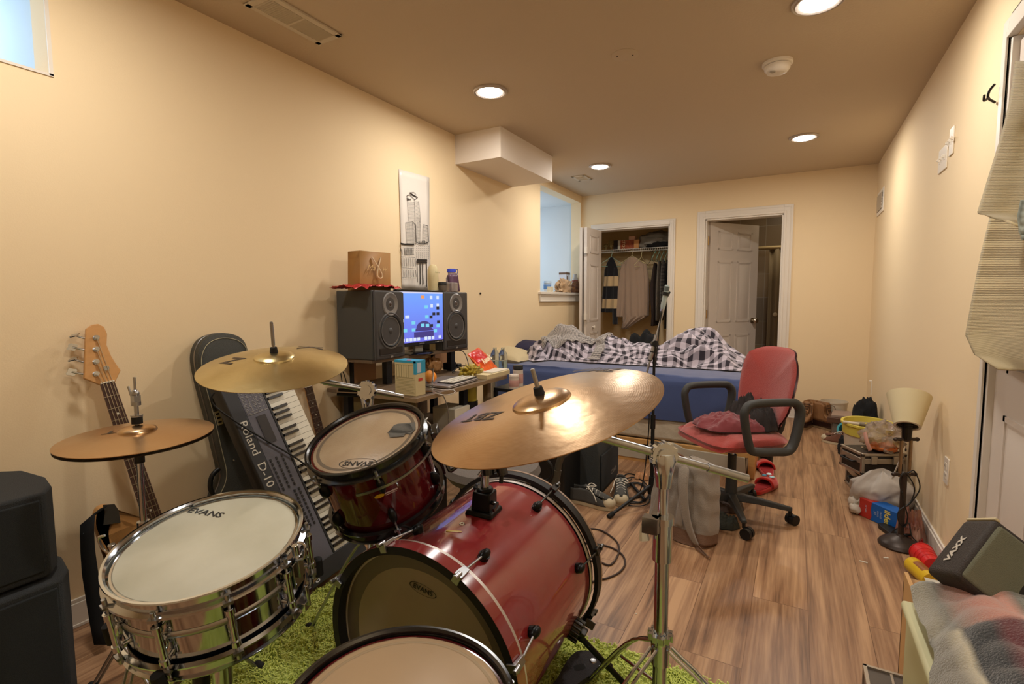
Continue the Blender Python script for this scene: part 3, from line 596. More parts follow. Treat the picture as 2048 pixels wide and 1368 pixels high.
# --- drums
def drum(name, label, c, n, R, depth, shell, hoopm, headm, nl, xdir=(1, 0, 0), hoopw=.018, lug='tube', lugm=None, cat='drum', hz=.012, bothooph=.03, ph=0, headring=None, lugn=10):
    Mx = FR(c, n, xdir); t = thing(name, label, cat, c, Mx=Mx); lugm = lugm or m_chr; Rs = R-.011
    # local z = 0 is the top edge of the batter hoop, shell goes to -depth
    G().lathe([(Rs, -.012), (Rs, -depth+.012), (Rs-.006, -depth+.012), (Rs-.006, -.012)], n=72, closed=True).build('shell', shell, t, local=True)
    hd = G().lathe([(0, -hz), (Rs-.004, -hz), (Rs+.001, -hz-.003), (Rs+.003, -.028)], n=72).build('batter_head', headm, t, local=True)
    G().lathe([(0, -depth+hz), (Rs-.004, -depth+hz)], n=72).build('resonant_head', M('head_reso', (150, 140, 125), .3), t, local=True)
    for s, z0 in ((-1, 0), (1, -depth)):
        z = lambda q: z0+s*q
        pr = [(R-.003, z(0)), (R+.002, z(-.0)), (R+.003, z(.003)), (R-.003, z(.006)), (R-.004, z(.024)), (R+.006, z(.029)), (R+.007, z(.033)), (R-.004, z(.034)), (R-.007, z(.026)), (R-.007, z(.004))]
        G().lathe(pr, n=96, closed=True).build('hoop', hoopm, t, local=True)
    for i in range(nl):
        a = ph+2*pi*i/nl; Ml = Mx @ Matrix.Rotation(a, 4, 'Z')
        ls = []
        if lug == 'tube':
            g = G(); g.cyl((Rs+.016, 0, -.045), (Rs+.016, 0, -depth+.045), .0068, n=14, Mx=Ml)
            for zz in (-.052, -depth+.052): g.cyl((Rs+.016, 0, zz-.006), (Rs+.016, 0, zz+.006), .0095, n=14, Mx=Ml); g.cyl((Rs-.002, 0, zz), (Rs+.016, 0, zz), .0055, n=10, Mx=Ml)
            g.ell((Rs+.010, 0, -depth/2), (.009, .009, .018), Ml, n=12, m=8); l = g.build('lug', lugm, t); ls = [l, l]
        else:
            for zz in (-.068, -depth+.068): g = G(); g.ell((Rs+.005, 0, zz), (.017, .011, .023), Ml, n=16, m=10); ls.append(g.build('lug', lugm, t))
        for (zt, sg), l in zip(((0, -1), (-depth, 1)), ls):
            g = G(); g.cyl((R+.006, 0, zt+sg*.014), (Rs+.014, 0, zt+sg*.062), .0028, n=8, Mx=Ml); g.cyl((R+.006, 0, zt+sg*.014), (R+.006, 0, zt+sg*.031), .0045, n=10, Mx=Ml); g.box((R+.004, 0, zt+sg*.030), (.018, .018, .006), Ml)
            g.build('tension_rod', m_chrd, l)
    return t, Mx
def headlogo(t, Mx, body, px, py, size, rot, oval=False, mat=None, z=-.0115, sx=1.2, bold=.02):
    o = Mx.to_translation(); n = Mx.to_3x3().col[2]; o = o+n*z; d = CF + CR*((px-1024)/FPX) - CU*((py-684)/FPX)
    p = Mx.inverted() @ (CP+d*((o-CP).dot(n)/d.dot(n))); Ml = Mx @ TR(p.x, p.y, z) @ RZ(rot)
    g = G(); text(g, body, size, Ml, .0008, sx=sx, bold=bold)
    if oval:
        w_, h_ = size*2.35, size*.85
        g.lathe([(.955, .0008), (1.0, .0008)], Ml @ Matrix.Diagonal((w_, h_, 1, 1)), n=48)
    g.build('logo', mat or m_logo, t)
    return p
# snare
m_snsh = M('snare_shell', (190, 192, 198), .08, 1)
t, Mx = drum('snare_drum', 'chrome snare drum with white coated head at lower left', (-1.089, .598, .663), (.078, -.171, .982), .187, .178, m_snsh, m_chr, m_head_w, 10, ph=.22)
headlogo(t, Mx, 'EVANS', 411, 1026, .026, 14, sx=1.25)
G().lathe([(.1765, -.075), (.1795, -.079), (.1795, -.086), (.1765, -.090)], n=72).build('shell_bead', m_chrd, t, local=True)
for a in (radians(214), radians(20)):
    Ml = Mx @ Matrix.Rotation(a, 4, 'Z'); g = G(); g.box((.190, 0, -.07), (.018, .03, .06), Ml); g.box((.203, 0, -.05), (.012, .016, .05), Ml); g.cyl((.200, 0, -.03), (.200, 0, .0), .007, n=12, Mx=Ml); g.tube([(.205, -.01, -.03), (.225, -.01, -.02), (.23, -.01, .01), (.215, -.01, .016)], .003, Mx=Ml); g.cyl((.212, 0, -.10), (.212, 0, -.15), .004, Mx=Ml, n=8); g.box((.20, 0, -.15), (.02, .022, .02), Ml)
    g.build('strainer', m_chr, t, bevel=.002)
# snare stand
bc = Vector((-1.089, .598, .663))-Vector((.078, -.171, .982))*.20; sp = Vector((bc.x+.03, bc.y-.03, 0))
t = thing('snare_stand', 'chrome snare stand with black rubber tips under the snare drum', 'drum stand', (sp.x, sp.y, 0))
g = G(); g.cyl(sp+Vector((0, 0, .10)), sp+Vector((0, 0, .34)), .0125, n=20); g.cyl(sp+Vector((0, 0, .33)), sp+Vector((0, 0, .40)), .02, n=18); g.cyl(sp+Vector((0, 0, .395)), bc-Vector((0, 0, .02)), .015, n=16); g.build('tube', m_chr, t)
ns = Vector((.078, -.171, .982)).normalized()
for a in (radians(-62), radians(-125), radians(60)):
    d = Vector((cos(a), sin(a), 0)); d = (d-ns*d.dot(ns)).normalized(); c0 = bc-ns*.01
    g = G(); g.tube([c0+d*.02, c0+d*.12-ns*.0, c0+d*.190+ns*.01, c0+d*.203+ns*.045], .0055); ar = g.build('basket_arm', m_chrd, t)
    g = G(); g.cyl(c0+d*.203+ns*.026, c0+d*.206+ns*.068, .013, .011, n=14); g.build('rubber_tip', m_rub, ar)
g = G(); kn = Vector((bc.x+.06, bc.y-.09, .43)); g.cyl(kn, kn-Vector((0, 0, .05)), .016, n=14); g.build('tilt_knob', m_blk, t)
tripod(t, (sp.x, sp.y, 0), .28, .26, m_chrd, .10, (radians(20), radians(140), radians(255)))
# rack tom
t, Mx = drum('rack_tom', 'dark red burst rack tom with duct tape on its worn head', (-1.021, .990, .805), (-.012, -.379, .925), .162, .235, m_redt, m_blkc, m_head_t, 6, lug='s', lugm=m_blkm, ph=.35)
headlogo(t, Mx, 'EVANS', 716, 927, .024, 193, oval=True, sx=1.2)
for pts in ([(796, 848), (830, 845), (831, 858), (822, 868), (775, 866), (790, 850)], [(776, 866), (788, 851), (820, 848), (828, 862), (800, 872), (784, 874)], [(777, 866), (812, 864), (808, 873), (780, 875)]):
    q = []
    for px, py in pts:
        o = Mx.to_translation()-Mx.to_3x3().col[2]*.0105; n = Mx.to_3x3().col[2]; d = CF + CR*((px-1024)/FPX) - CU*((py-684)/FPX); p = Mx.inverted() @ (CP+d*((o-CP).dot(n)/d.dot(n))); q.append((p.x, p.y))
    zt = -.0112+.0008*len(pts)*.2; g = G(); g.prism(q, zt, zt+.0008, Mx); g.build('tape_patch', m_tape, t)
G().lathe([(.128, -.0118), (.1325, -.0112), (.137, -.0118)], n=72).build('head_ring', M('ring_dk', (98, 84, 66), .5), t, local=True)
def on_shell(px, py, c, n, R):
    d = CF + CR*((px-1024)/FPX) - CU*((py-684)/FPX); c = Vector(c); n = Vector(n).normalized(); o = CP-c; dp = d-n*d.dot(n); op = o-n*o.dot(n)
    A_, B_, C_ = dp.dot(dp), 2*dp.dot(op), op.dot(op)-R*R; D = B_*B_-4*A_*C_
    if D < 0: return None
    tt = (-B_-sqrt(D))/(2*A_); p = CP+d*tt; rad = (p-c); rad = (rad-n*rad.dot(n)).normalized(); return p, rad
p, rd = on_shell(759, 992, (-1.021, .990, .805), (-.012, -.379, .925), .1515)
tn = Vector((-.012, -.379, .925)); xd = tn.cross(rd)
Mb_ = FR(p, rd, xd)
g = G(); g.lathe([(0, .002), (1, .001), (1, 0)], Mb_ @ Matrix.Diagonal((.013, .0055, 1, 1)), n=24); g.build('badge', M('badge_yellow', (214, 178, 40), .35), t)
g = G(); g.box((.032, .001, .0012), (.034, .003, .0015), Mb_ @ RZ(4)); g.box((.030, -.004, .0012), (.03, .0012, .0015), Mb_ @ RZ(4)); g.build('badge_strip', M('badge_pale', (196, 170, 160), .35), t)
# suspension mount on the tom
g = G(); a_ = radians(35)
Ml = Mx @ Matrix.Rotation(a_, 4, 'Z'); g.box((.185, 0, -.05), (.02, .05, .035), Ml); g.box((.178, 0, -.12), (.008, .035, .12), Ml); g.build('mount_bracket', m_blkc, t, bevel=.003)
G().lathe([(.178, -.055), (.181, -.055), (.181, -.062), (.178, -.062)], n=72, closed=True, a0=radians(-60), a1=radians(130)).build('mount_ring', m_chrd, t, local=True)
# floor tom
t, Mx = drum('floor_tom', 'floor tom with tan head cut off by the bottom edge', (-.529, .570, .528), (.046, -.016, .999), .187, .33, m_redt, m_blkc, m_head_tan, 8, lug='s', lugm=m_blkm, ph=.1)
G().lathe([(.155, -.0118), (.158, -.0112), (.161, -.0118)], n=96).build('head_ring', M('ring_lt', (150, 128, 96), .5), t, local=True)
for a in (radians(75), radians(195), radians(315)):
    c = Vector((-.529+.205*cos(a), .570+.205*sin(a), 0)); g = G(); g.cyl(c+Vector((0, 0, .03)), c+Vector((0, 0, .45)), .005, n=12); l = g.build('leg', m_chrd, t); g = G(); g.cyl(c, c+Vector((0, 0, .04)), .015, .010, n=14); g.build('rubber_foot', m_rub, l)
    g = G(); g.box((c.x, c.y, .33), (.03, .03, .05)); g.build('leg_bracket', m_blkc, t, bevel=.004)
def onplane(px, py, o, n):
    d = CF + CR*((px-1024)/FPX) - CU*((py-684)/FPX); return CP+d*((o-CP).dot(n)/d.dot(n))
# bass drum
BF = Vector((-.788, .912, .285)); BN = Vector((-.012, 1, .045)).normalized(); BL = .555
Mx = FR(BF, BN, (1, 0, 0)); t = thing('bass_drum', 'large dusty red bass drum lying on its side on the green rug', 'drum', BF, Mx=Mx)
Rb = .268
nt, b, N, L = nodes_of(m_red)
g = G(); g.lathe([(Rb, .050), (Rb, BL-.055), (Rb-.007, BL-.055), (Rb-.007, .05)], n=120, closed=True); g.build('shell', m_red, t, local=True)
m_hpb = M('hoop_black', (20, 18, 18), .55); m_hedge = M('hoop_edge', (150, 122, 100), .4)
g = G(); g.lathe([(.291, 0), (.291, .034), (.279, .034), (.279, 0)], n=120, closed=True); g.build('hoop', [m_red], t, local=True)
g = G(); g.lathe([(.2905, -.0005), (.2905, .004), (.278, .004), (.2765, .03), (.268, .032), (.2695, -.0005)], n=120, closed=True); g.build('hoop_rim', m_hpb, t, local=True)
g = G(); g.lathe([(.2855, .034), (.2855, .048), (.274, .052), (.274, .034)], n=120, closed=True); g.build('head_flange', m_clip, t, local=True)
g = G(); g.lathe([(.291, BL), (.291, BL-.036), (.278, BL-.036), (.278, BL)], n=120, closed=True); g.build('hoop', m_hpb, t, local=True)
g = G(); g.lathe([(.292, BL+.001), (.292, BL-.007), (.277, BL-.007), (.277, BL+.001)], n=120, closed=True); g.build('hoop_trim', m_hedge, t, local=True)
g = G(); g.lathe([(.2712, BL-.036), (.2712, BL-.042), (.268, BL-.046), (.268, BL-.036)], n=120, closed=True); g.build('head_flange', m_clip, t, local=True)
g = G(); g.lathe([(0, .028), (.262, .028), (.270, .026)], n=96); g.build('batter_head', m_head_c, t, local=True)
g = G(); g.lathe([(.222, .0275), (.262, .0275)], n=96); g.build('muffle_ring', M('ring_smoke', (112, 102, 90), .3), t, local=True)
g = G(); g.lathe([(.2625, .0265), (.266, .0265)], n=96); g.build('head_collar', m_clip, t, local=True)
g = G(); g.lathe([(0, BL-.028), (.270, BL-.028)], n=96); g.build('resonant_head', m_blk, t, local=True)
def bangle(px, py, z=0):
    q = on_shell(px, py, BF, BN, .29)
    if q is None: return None
    l = Mx.inverted() @ q[0]; return atan2(l.y, l.x), l.z
ANG0 = -17
for i in range(8):
    a = radians(ANG0+45*i); Ml = Mx @ Matrix.Rotation(a, 4, 'Z')
    for end in (0, 1):
        zq = (lambda z: z) if end == 0 else (lambda z: BL-z)
        g = G(); g.cyl((Rb-.002, 0, zq(.125)), (Rb+.012, 0, zq(.125)), .015, n=16, Mx=Ml); g.ell((Rb+.012, 0, zq(.125)), (.013, .012, .021), Ml, n=16, m=10); l = g.build('lug', m_blkm, t)
        g = G(); g.cyl((.300, 0, zq(.0)), (Rb+.014, 0, zq(.115)), .0032, n=10, Mx=Ml); g.box((.2965, 0, zq(.014)), (.011, .022, .036), Ml, taper=.8); g.box((.289, 0, zq(-.004)), (.026, .02, .006), Ml); g.cyl((.301, 0, zq(-.018)), (.301, 0, zq(.005)), .006, n=10, Mx=Ml); g.build('claw_hook', m_chrd if end == 0 else m_blkc, l, bevel=.001)
# head logo
d = headlogo(t, Mx @ RY(180), 'EVANS', 846, 1179, .030, 200, z=-.0265) if 0 else None
o = BF+BN*.0268
p0 = onplane(822, 1167, o, BN); p1 = onplane(871, 1192, o, BN); xd = (p1-p0); Ml = FR((p0+p1)/2, -BN, xd)
g = G(); text(g, 'EVANS', xd.length*.25, Ml, .0012, sx=1.05, bold=.02); g.lathe([(.93, .0012), (1, .0012)], Ml @ Matrix.Diagonal((xd.length*.55, xd.length*.19, 1, 1)), n=48); g.build('logo', m_logo, t)
# badge + vent hole on shell
q = on_shell(908, 1063, BF, BN, Rb)
if q: g = G(); Ml = FR(q[0], q[1], BN.cross(q[1])*-1-BN*.5); g.lathe([(0, .0015), (1, .001), (1, 0)], Ml @ Matrix.Diagonal((.022, .004, 1, 1)), n=20); g.build('badge', M('badge_yellow', (214, 178, 40), .35), t)
q = on_shell(924, 1048, BF, BN, Rb)
if q: g = G(); g.lathe([(.0035, 0), (.0035, .002), (.007, .002), (.008, 0)], FR(q[0], q[1]), n=20); g.build('vent_grommet', m_chr, t)
# tom holder on top of the bass drum
q = on_shell(968, 1010, BF, BN, Rb); hb = q[0]; hn = Vector((0, -.05, 1)).normalized()
top = BF+BN*.34; hb = Vector((top.x+.02, top.y, top.z+Rb-.003))
hb = Z(968, 1022, BF.z+Rb+.012); Mh = FR(hb, (.05, .0, 1), (1, .12, 0))
g = G(); g.box((0, 0, .004), (.085, .085, .014), Mh, taper=.9); g.box((0, 0, .035), (.058, .058, .055), Mh, taper=.92); g.cyl((0, 0, .06), (0, 0, .072), .024, n=24, Mx=Mh); g.build('tom_mount_base', m_blkm, t, bevel=.004)
g = G(); g.cyl((.028, -.012, .036), (.045, -.014, .036), .006, n=12, Mx=Mh); g.box((.048, -.014, .04), (.006, .03, .012), Mh @ RX(20)); g.build('wing_bolt', m_blkc, t)
g = G(); g.cyl((0, 0, .06), (0, 0, .15), .0125, n=20, Mx=Mh); g.cyl((-.018, -.004, .105), (-.004, 0, .125), .006, n=10, Mx=Mh); g.build('post', m_chr, t)
g = G(); jn = hb+Vector((0, 0, .155)); g.tube([jn-CR*.062+CU*.012, jn-CR*.035+CU*.002, jn, jn+CR*.03+CU*.004, jn+CR*.062-CU*.004], lambda s: .017+.006*cos(s*12), flat=1.0, n=14)
g.lathe([(0, .012), (.018, .010), (.019, 0), (.012, -.004)], FR(jn+CU*.018, (0, 0, 1)), n=20); g.cyl(jn+CR*.01-CU*.005, jn+CR*.014-CU*.045, .018, n=16); g.cyl(jn+CR*.045, jn+CR*.055-CU*.045, .016, n=16); g.build('clamp', m_blkc, t)
g = G(); g.cyl(jn+CR*.050-CU*.07, jn+CR*.062+CU*.08, .0062, n=14); g.box(jn+CR*.078+CU*.012, (.026, .014, .012)); g.build('accessory_rod', m_blk, t)
tomside = Vector((-1.021, .990, .805))+Vector((-.012, -.379, .925))*-.06+Vector((.166, .05, .02))
g = G(); g.tube([jn-CR*.055+CU*.0, jn-CR*.085-CU*.03, jn-CR*.10-CU*.03, jn-CR*.115+CU*.02, tomside], .0058, n=12); g.build('l_rod', m_blkc, t)
# spurs
qs = [q_ for q_ in (on_shell(px_i, 1255, BF, BN, Rb) for px_i in range(1165, 1050, -5)) if q_][0][0]; ql = Mx.inverted() @ qs; sa = atan2(ql.y, ql.x)
for s in (1, -1):
    a = sa if s > 0 else pi-sa; Ml = Mx @ Matrix.Rotation(a, 4, 'Z'); pb = Ml @ Vector((Rb+.008, 0, ql.z))
    g = G(); Mq = FR(pb, Ml.to_3x3().col[0], BN); g.cyl((0, 0, -.01), (0, 0, .018), .03, n=18, Mx=Mq)
    for i in range(14): ga = i*pi/7; g.box((.03*cos(ga), .03*sin(ga), .006), (.006, .006, .03), Mq)
    g.box((0, 0, .025), (.03, .03, .02), Mq); g.box((.035, .0, .03), (.022, .008, .03), Mq @ RZ(40)); g.build('spur_bracket', m_blkc, t, bevel=.002)
    e = Z(1262, 1385, .02) if s > 0 else Vector((-1.13, pb.y+.02, .02)); ft = Vector((e.x, e.y, .025)); g = G(); g.cyl(pb+Vector((s*.02, -.01, -.01)), ft, .0085, n=14); g.cyl(pb+(ft-pb)*.55, pb+(ft-pb)*.62, .012, n=14); l = g.build('spur_leg', m_blkm, t)
    g = G(); g.cyl(ft, ft-(pb-ft).normalized()*.02, .014, .008, n=14); g.build('rubber_foot', m_rub, l)
# pedal plate
t = thing('foot_pedal', 'black foot plate with a dark oval hole on the green rug beside the bass drum', 'pedal', (-.56, 1.32, .045))
pl = [Z(*q, .05) for q in ((1112, 1368), (1130, 1335), (1150, 1312), (1172, 1308), (1196, 1314), (1205, 1330), (1192, 1350), (1165, 1368), (1140, 1386), (1112, 1400), (1085, 1400))]
g = G(); g.prism(catm([(p.x, p.y) for p in pl], 4), .045, .062); g.build('plate', M('pedal_grey', (52, 50, 54), .75, bump=.3, bscale=400), t)
g = G(); p = Z(1159, 1334, .063); g.lathe([(0, .0005), (1, .0005)], TR(p.x, p.y, .0622) @ RZ(50) @ Matrix.Diagonal((.022, .012, 1, 1)), n=24); g.build('recess', m_blk, t)
g = G(); p = Z(1186, 1320, .065); g.lathe([(0, .004), (.009, .003), (.011, 0)], TR(p.x, p.y, .062), n=16); g.build('bolt', m_chrd, t)
# ------------------------------------------------------------------ shag rug
import array
m_rug = M('rug_green', (214, 226, 116), .9, var=.3, vscale=14, rgb2=(184, 198, 84), sheen=.4)
vs = []; fs = []; rx0, rx1, ry0, ry1 = -1.64, .10, .15, 1.555
rnd = random.Random(3)
NB = 95000
for i in range(NB):
    x = rx0+(rx1-rx0)*rnd.random(); y = ry0+(ry1-ry0)*rnd.random()
    cl = nz(x*38, y*38, 3); a = 6.283*(nz(x*9, y*9)+rnd.random()*.45); ln_ = .018+.012*rnd.random()+.006*cl
    w_ = .0024; dx, dy = cos(a), sin(a); hx = x+dx*ln_*.8; hy = y+dy*ln_*.8; k = len(vs); z0 = .004; zz = .016+.010*rnd.random()+.010*cl
    vs += [(x-dy*w_, y+dx*w_, z0), (x+dy*w_, y-dx*w_, z0), (x+dx*ln_*.35+dy*w_, y+dy*ln_*.35-dx*w_, zz), (x+dx*ln_*.35-dy*w_, y+dy*ln_*.35+dx*w_, zz), (hx, hy, zz*.85)]
    fs += [(k, k+1, k+2, k+3), (k+3, k+2, k+4)]
me = bpy.data.meshes.new('shag_rug'); k = len(vs)
vs += [(rx0, ry0, .001), (rx1, ry0, .001), (rx1, ry1, .001), (rx0, ry1, .001), (rx0, ry0, .012), (rx1, ry0, .012), (rx1, ry1, .012), (rx0, ry1, .012)]
fs += [(k, k+3, k+2, k+1), (k+4, k+5, k+6, k+7), (k, k+1, k+5, k+4), (k+1, k+2, k+6, k+5), (k+2, k+3, k+7, k+6), (k+3, k, k+4, k+7)]
me.from_pydata(vs, [], fs); me.update(); me.materials.append(m_rug); o = bpy.data.objects.new('shag_rug', me); COL.objects.link(o)
T(o, 'green shag rug under the drum kit', 'rug')
# ================================================================== INSTRUMENTS ON THE LEFT WALL
m_maple = M('maple', (204, 150, 90), .38, var=.14, vscale=7, stretch=(1, 1, 6))
m_rose = M('rosewood', (74, 46, 34), .5, var=.2, vscale=30)
m_fret = M('fret_nickel', (200, 190, 170), .3, 1)
m_cloth_k = M('black_cloth', (16, 16, 17), .95)
def guitar_neck(t, Mx, L0, L1, w0, w1, dots, nstr, nfret, scale_len, bridge):
    """neck from the nut at L0 (top) down to L1 along -z of the local frame, face towards +y"""
    g = G()
    vs = []
    for z, w_ in ((L0, w0), (L1, w1)):
        for k in range(9): a = pi+pi*k/8; vs.append((w_/2*cos(a), .022*sin(a)*1.0, z))
    g.add(vs, [(i, i+1, 9+i+1, 9+i) for i in range(8)]+[tuple(range(9)), tuple(range(9, 18))], Mx); g.add([(-w0/2, 0, L0), (w0/2, 0, L0), (w1/2, 0, L1), (-w1/2, 0, L1)], [(0, 1, 2, 3)], Mx)
    nk = g.build('neck', m_maple, t)
    g = G(); g.add([(-w0/2, 0, L0), (w0/2, 0, L0), (w1/2, 0, L1), (-w1/2, 0, L1), (-w0/2, .006, L0), (w0/2, .006, L0), (w1/2, .006, L1), (-w1/2, .006, L1)], [(0, 1, 2, 3), (4, 5, 6, 7), (0, 1, 5, 4), (1, 2, 6, 5), (2, 3, 7, 6), (3, 0, 4, 7)], Mx); fb = g.build('fretboard', m_rose, t)
    g = G()
    for i in range(1, nfret+1):
        z = L0-scale_len*(1-2**(-i/12)); w_ = w0+(w1-w0)*(L0-z)/(L0-L1); g.box((0, .0068, z), (w_, .0022, .0022), Mx)
    f_ = g.build('frets', m_fret, fb); f_['kind'] = 'stuff'
    for i in dots:
        z = L0-scale_len*(1-2**(-(i-.5)/12)); g = G(); g.cyl((0, .006, z), (0, .0068, z), .004, n=12, Mx=Mx); g.build('fret_marker', M('dot', (220, 210, 190), .4), fb)
    g = G(); g.box((0, .005, L0+.003), (w0, .008, .005), Mx); g.build('nut', M('bone', (225, 215, 195), .4), t)
    return nk
def outline_body(t, Mx, pts, y0, y1, mat, name='body'):
    g = G(); q = catm(pts, 7); n = len(q); vs = []
    cx = sum(p[0] for p in q)/n; cz = sum(p[1] for p in q)/n
    layers = [(.955, y0), (1, y0+.012), (1, y1-.012), (.955, y1)]
    for s_, y in layers: vs += [(cx+(x-cx)*s_, y, cz+(z-cz)*s_) for x, z in q]
    fs = [tuple(range(n)), tuple(range(3*n, 4*n))]
    for k in range(3): fs += [(k*n+i, k*n+(i+1) % n, (k+1)*n+(i+1) % n, (k+1)*n+i) for i in range(n)]
    g.add(vs, fs, Mx); return g.build(name, mat, t)
# --- bass guitar: axis from foot to headstock
ft = Vector((-1.95, .990, .015)); hd = X(200, 652, -2.19); ax = (hd-ft).normalized(); wy = Vector((0.10, 1, 0)); wy = (wy-ax*wy.dot(ax)).normalized(); fy = ax.cross(wy)
if fy.x < 0: fy = -fy
# local x = width (towards +y room), local y = face normal, local z = up the neck
wx = fy.cross(ax); Mb = Matrix(((wx.x, fy.x, ax.x, ft.x), (wx.y, fy.y, ax.y, ft.y), (wx.z, fy.z, ax.z, ft.z), (0, 0, 0, 1)))
if wx.y < 0: pass
sx_ = 1 if wx.y > 0 else -1
def px2(Mx, px, py, yl=0.0):
    o = Mx @ Vector((0, yl, 0)); n = Mx.to_3x3().col[1]; d = CF + CR*((px-1024)/FPX) - CU*((py-684)/FPX)
    p = Mx.inverted() @ (CP+d*((o-CP).dot(n)/d.dot(n))); return p
t = thing('bass_guitar', 'natural wood bass guitar leaning on the left wall behind the snare', 'bass guitar', ft, Mx=Mb)
q = px2(Mb, 214, 766); LN = q.z; xoff = q.x
Mn = Mb @ TR(q.x, 0, 0)
# neck runs straight from the nut to the point seen at (300, 1030)
q2 = px2(Mb, 303, 1030); tilt = atan2(q2.x-q.x, q.z-q2.z)
Mn = Mb @ TR(q.x, 0, q.z) @ Matrix.Rotation(-tilt, 4, 'Y')
if (Mn.inverted() @ (Mb @ q2)).x**2 > .0004: Mn = Mb @ TR(q.x, 0, q.z) @ Matrix.Rotation(tilt, 4, 'Y')
guitar_neck(t, Mn, 0, -.60, .042, .060, (3, 5, 7, 9, 15, 17), 4, 20, .86, .86)
hp = [px2(Mb, *p) for p in ((213, 766), (230, 764), (241, 741), (232, 728), (222, 712), (213, 690), (214, 668), (208, 654), (196, 648), (182, 650), (172, 658), (170, 690), (169, 725), (168, 757), (180, 762), (200, 770))]
g = G(); g.prism([(p.x, -p.z) for p in hp], -.012, .004, Mb @ RX(90)) if 0 else None
vs = [(p.x, y, p.z) for y in (-.013, .003) for p in hp]; n_ = len(hp); g = G(); g.add(vs, [tuple(range(n_)), tuple(range(n_, 2*n_))]+[(i, (i+1) % n_, n_+(i+1) % n_, n_+i) for i in range(n_)], Mb); g.build('headstock', m_maple, t, bevel=.002)
for i, (px, py, kx, ky) in enumerate(((191, 676, 152, 669), (191, 699, 147, 693), (191, 724, 149, 717), (191, 748, 146, 743))):
    p = px2(Mb, px, py); g = G(); g.cyl((p.x, .003, p.z), (p.x, .006, p.z), .0095, n=20, Mx=Mb); g.cyl((p.x, .006, p.z), (p.x, .022, p.z), .0055, .0065, n=14, Mx=Mb); tp = g.build('tuning_post', m_chr, t)
    k = px2(Mb, kx, ky); e = px2(Mb, 172, py); g = G(); g.cyl((e.x+.01*0, -.012, e.z), (k.x, -.016, k.z), .0035, n=10, Mx=Mb)
    Mk = Mb @ TR(k.x, -.016, k.z) @ RY(15) @ RX(0 if i % 2 else 72) 
    g.prism([(.0145*(1+.16*cos(4*a))*cos(a), .0125*(1+.16*cos(4*a))*sin(a)) for a in [pi*2*j/28 for j in range(28)]], -.002, .002, Mk @ RX(90)); g.build('tuning_key', m_chr, t)
p = px2(Mb, 211, 737); g = G(); g.cyl((p.x, .003, p.z), (p.x, .009, p.z), .009, n=18, Mx=Mb); g.build('string_tree', m_chr, t)
posts = [(191, 676), (191, 699), (191, 724), (191, 748)]
for i in range(4):
    a = px2(Mb, *posts[i]); x0 = -.014+.0093*i; nb = Mb.inverted() @ (Mn @ Vector((x0, .010, 0))); e = Mb.inverted() @ (Mn @ Vector((x0*1.6, .016, -.86)))
    g = G(); g.cyl((a.x, .012, a.z), (nb.x, .010, nb.z), .0011, n=6, Mx=Mb); g.cyl((nb.x, .010, nb.z), (e.x, .016, e.z), .0013, n=6, Mx=Mb); g.build('string', m_fret, t)
# body outline from the visible upper horn; the rest is hidden behind the snare
nb = lambda x, z: (lambda v: (v.x, v.z))(Mb.inverted() @ (Mn @ Vector((x, 0, z))))
B_ = [nb(.03, -.545), nb(.075, -.53), nb(.115, -.50), nb(.135, -.53), nb(.13, -.62), nb(.125, -.70), nb(.16, -.82), nb(.15, -.92), nb(.05, -.985), nb(-.06, -.97), nb(-.15, -.90), nb(-.17, -.80), nb(-.145, -.70)]
hq = [px2(Mb, *p) for p in ((232, 1116), (205, 1085), (190, 1050), (192, 1022), (205, 1010), (222, 1012), (238, 1035), (256, 1052), (280, 1046), (290, 1030))]
hz = hq[-1]; pts_ = [(p.x, p.z) for p in hq]
xs_ = [nb(.0, -.55)]
body = pts_+[nb(.045, -.52), nb(.09, -.47), nb(.125, -.48), nb(.14, -.56), nb(.125, -.66), nb(.16, -.76)]
lowz = .03
body += [(nb(.15, -.8)[0], .16), (.12+nb(0, -.9)[0], .06), (nb(0, -.9)[0], .02), (nb(-.1, -.9)[0]-.03, .04), (hq[0].x-.03, .12)]
outline_body(t, Mb, body, -.042, -.002, m_maple)
# strap
s0 = px2(Mb, 215, 1016); a0 = px2(Mb, 233, 1010); 
g = G(); q = [px2(Mb, *p) for p in ((205, 1010), (228, 1008), (236, 1020), (240, 1045), (206, 1050), (209, 1022))]; vs = [(p.x, y, p.z) for y in (0, .006) for p in q]; n_ = 6; g.add(vs, [tuple(range(n_)), tuple(range(n_, 2*n_))]+[(i, (i+1) % n_, n_+(i+1) % n_, n_+i) for i in range(n_)], Mb); g.build('strap_end', M('strap_leather', (48, 42, 32), .7), t)
g = G(); ctr = [(214, 1012, 190, 1030), (200, 1018, 172, 1042), (190, 1028, 160, 1050), (188, 1060, 160, 1075), (190, 1100, 161, 1105), (197, 1150, 164, 1150), (203, 1200, 172, 1200), (208, 1250, 180, 1250), (212, 1290, 188, 1290)]
vs = []
for i, (a, b, c, d) in enumerate(ctr):
    yl = .012+.02*sin(i*.7); p = px2(Mb, a, b, yl); r = px2(Mb, c, d, yl); p.y = r.y = yl; vs += [tuple(p), tuple(r)]
g.add(vs, [(2*i, 2*i+1, 2*i+3, 2*i+2) for i in range(len(ctr)-1)], Mb); g.build('strap', m_cloth_k, t, solid=.003)
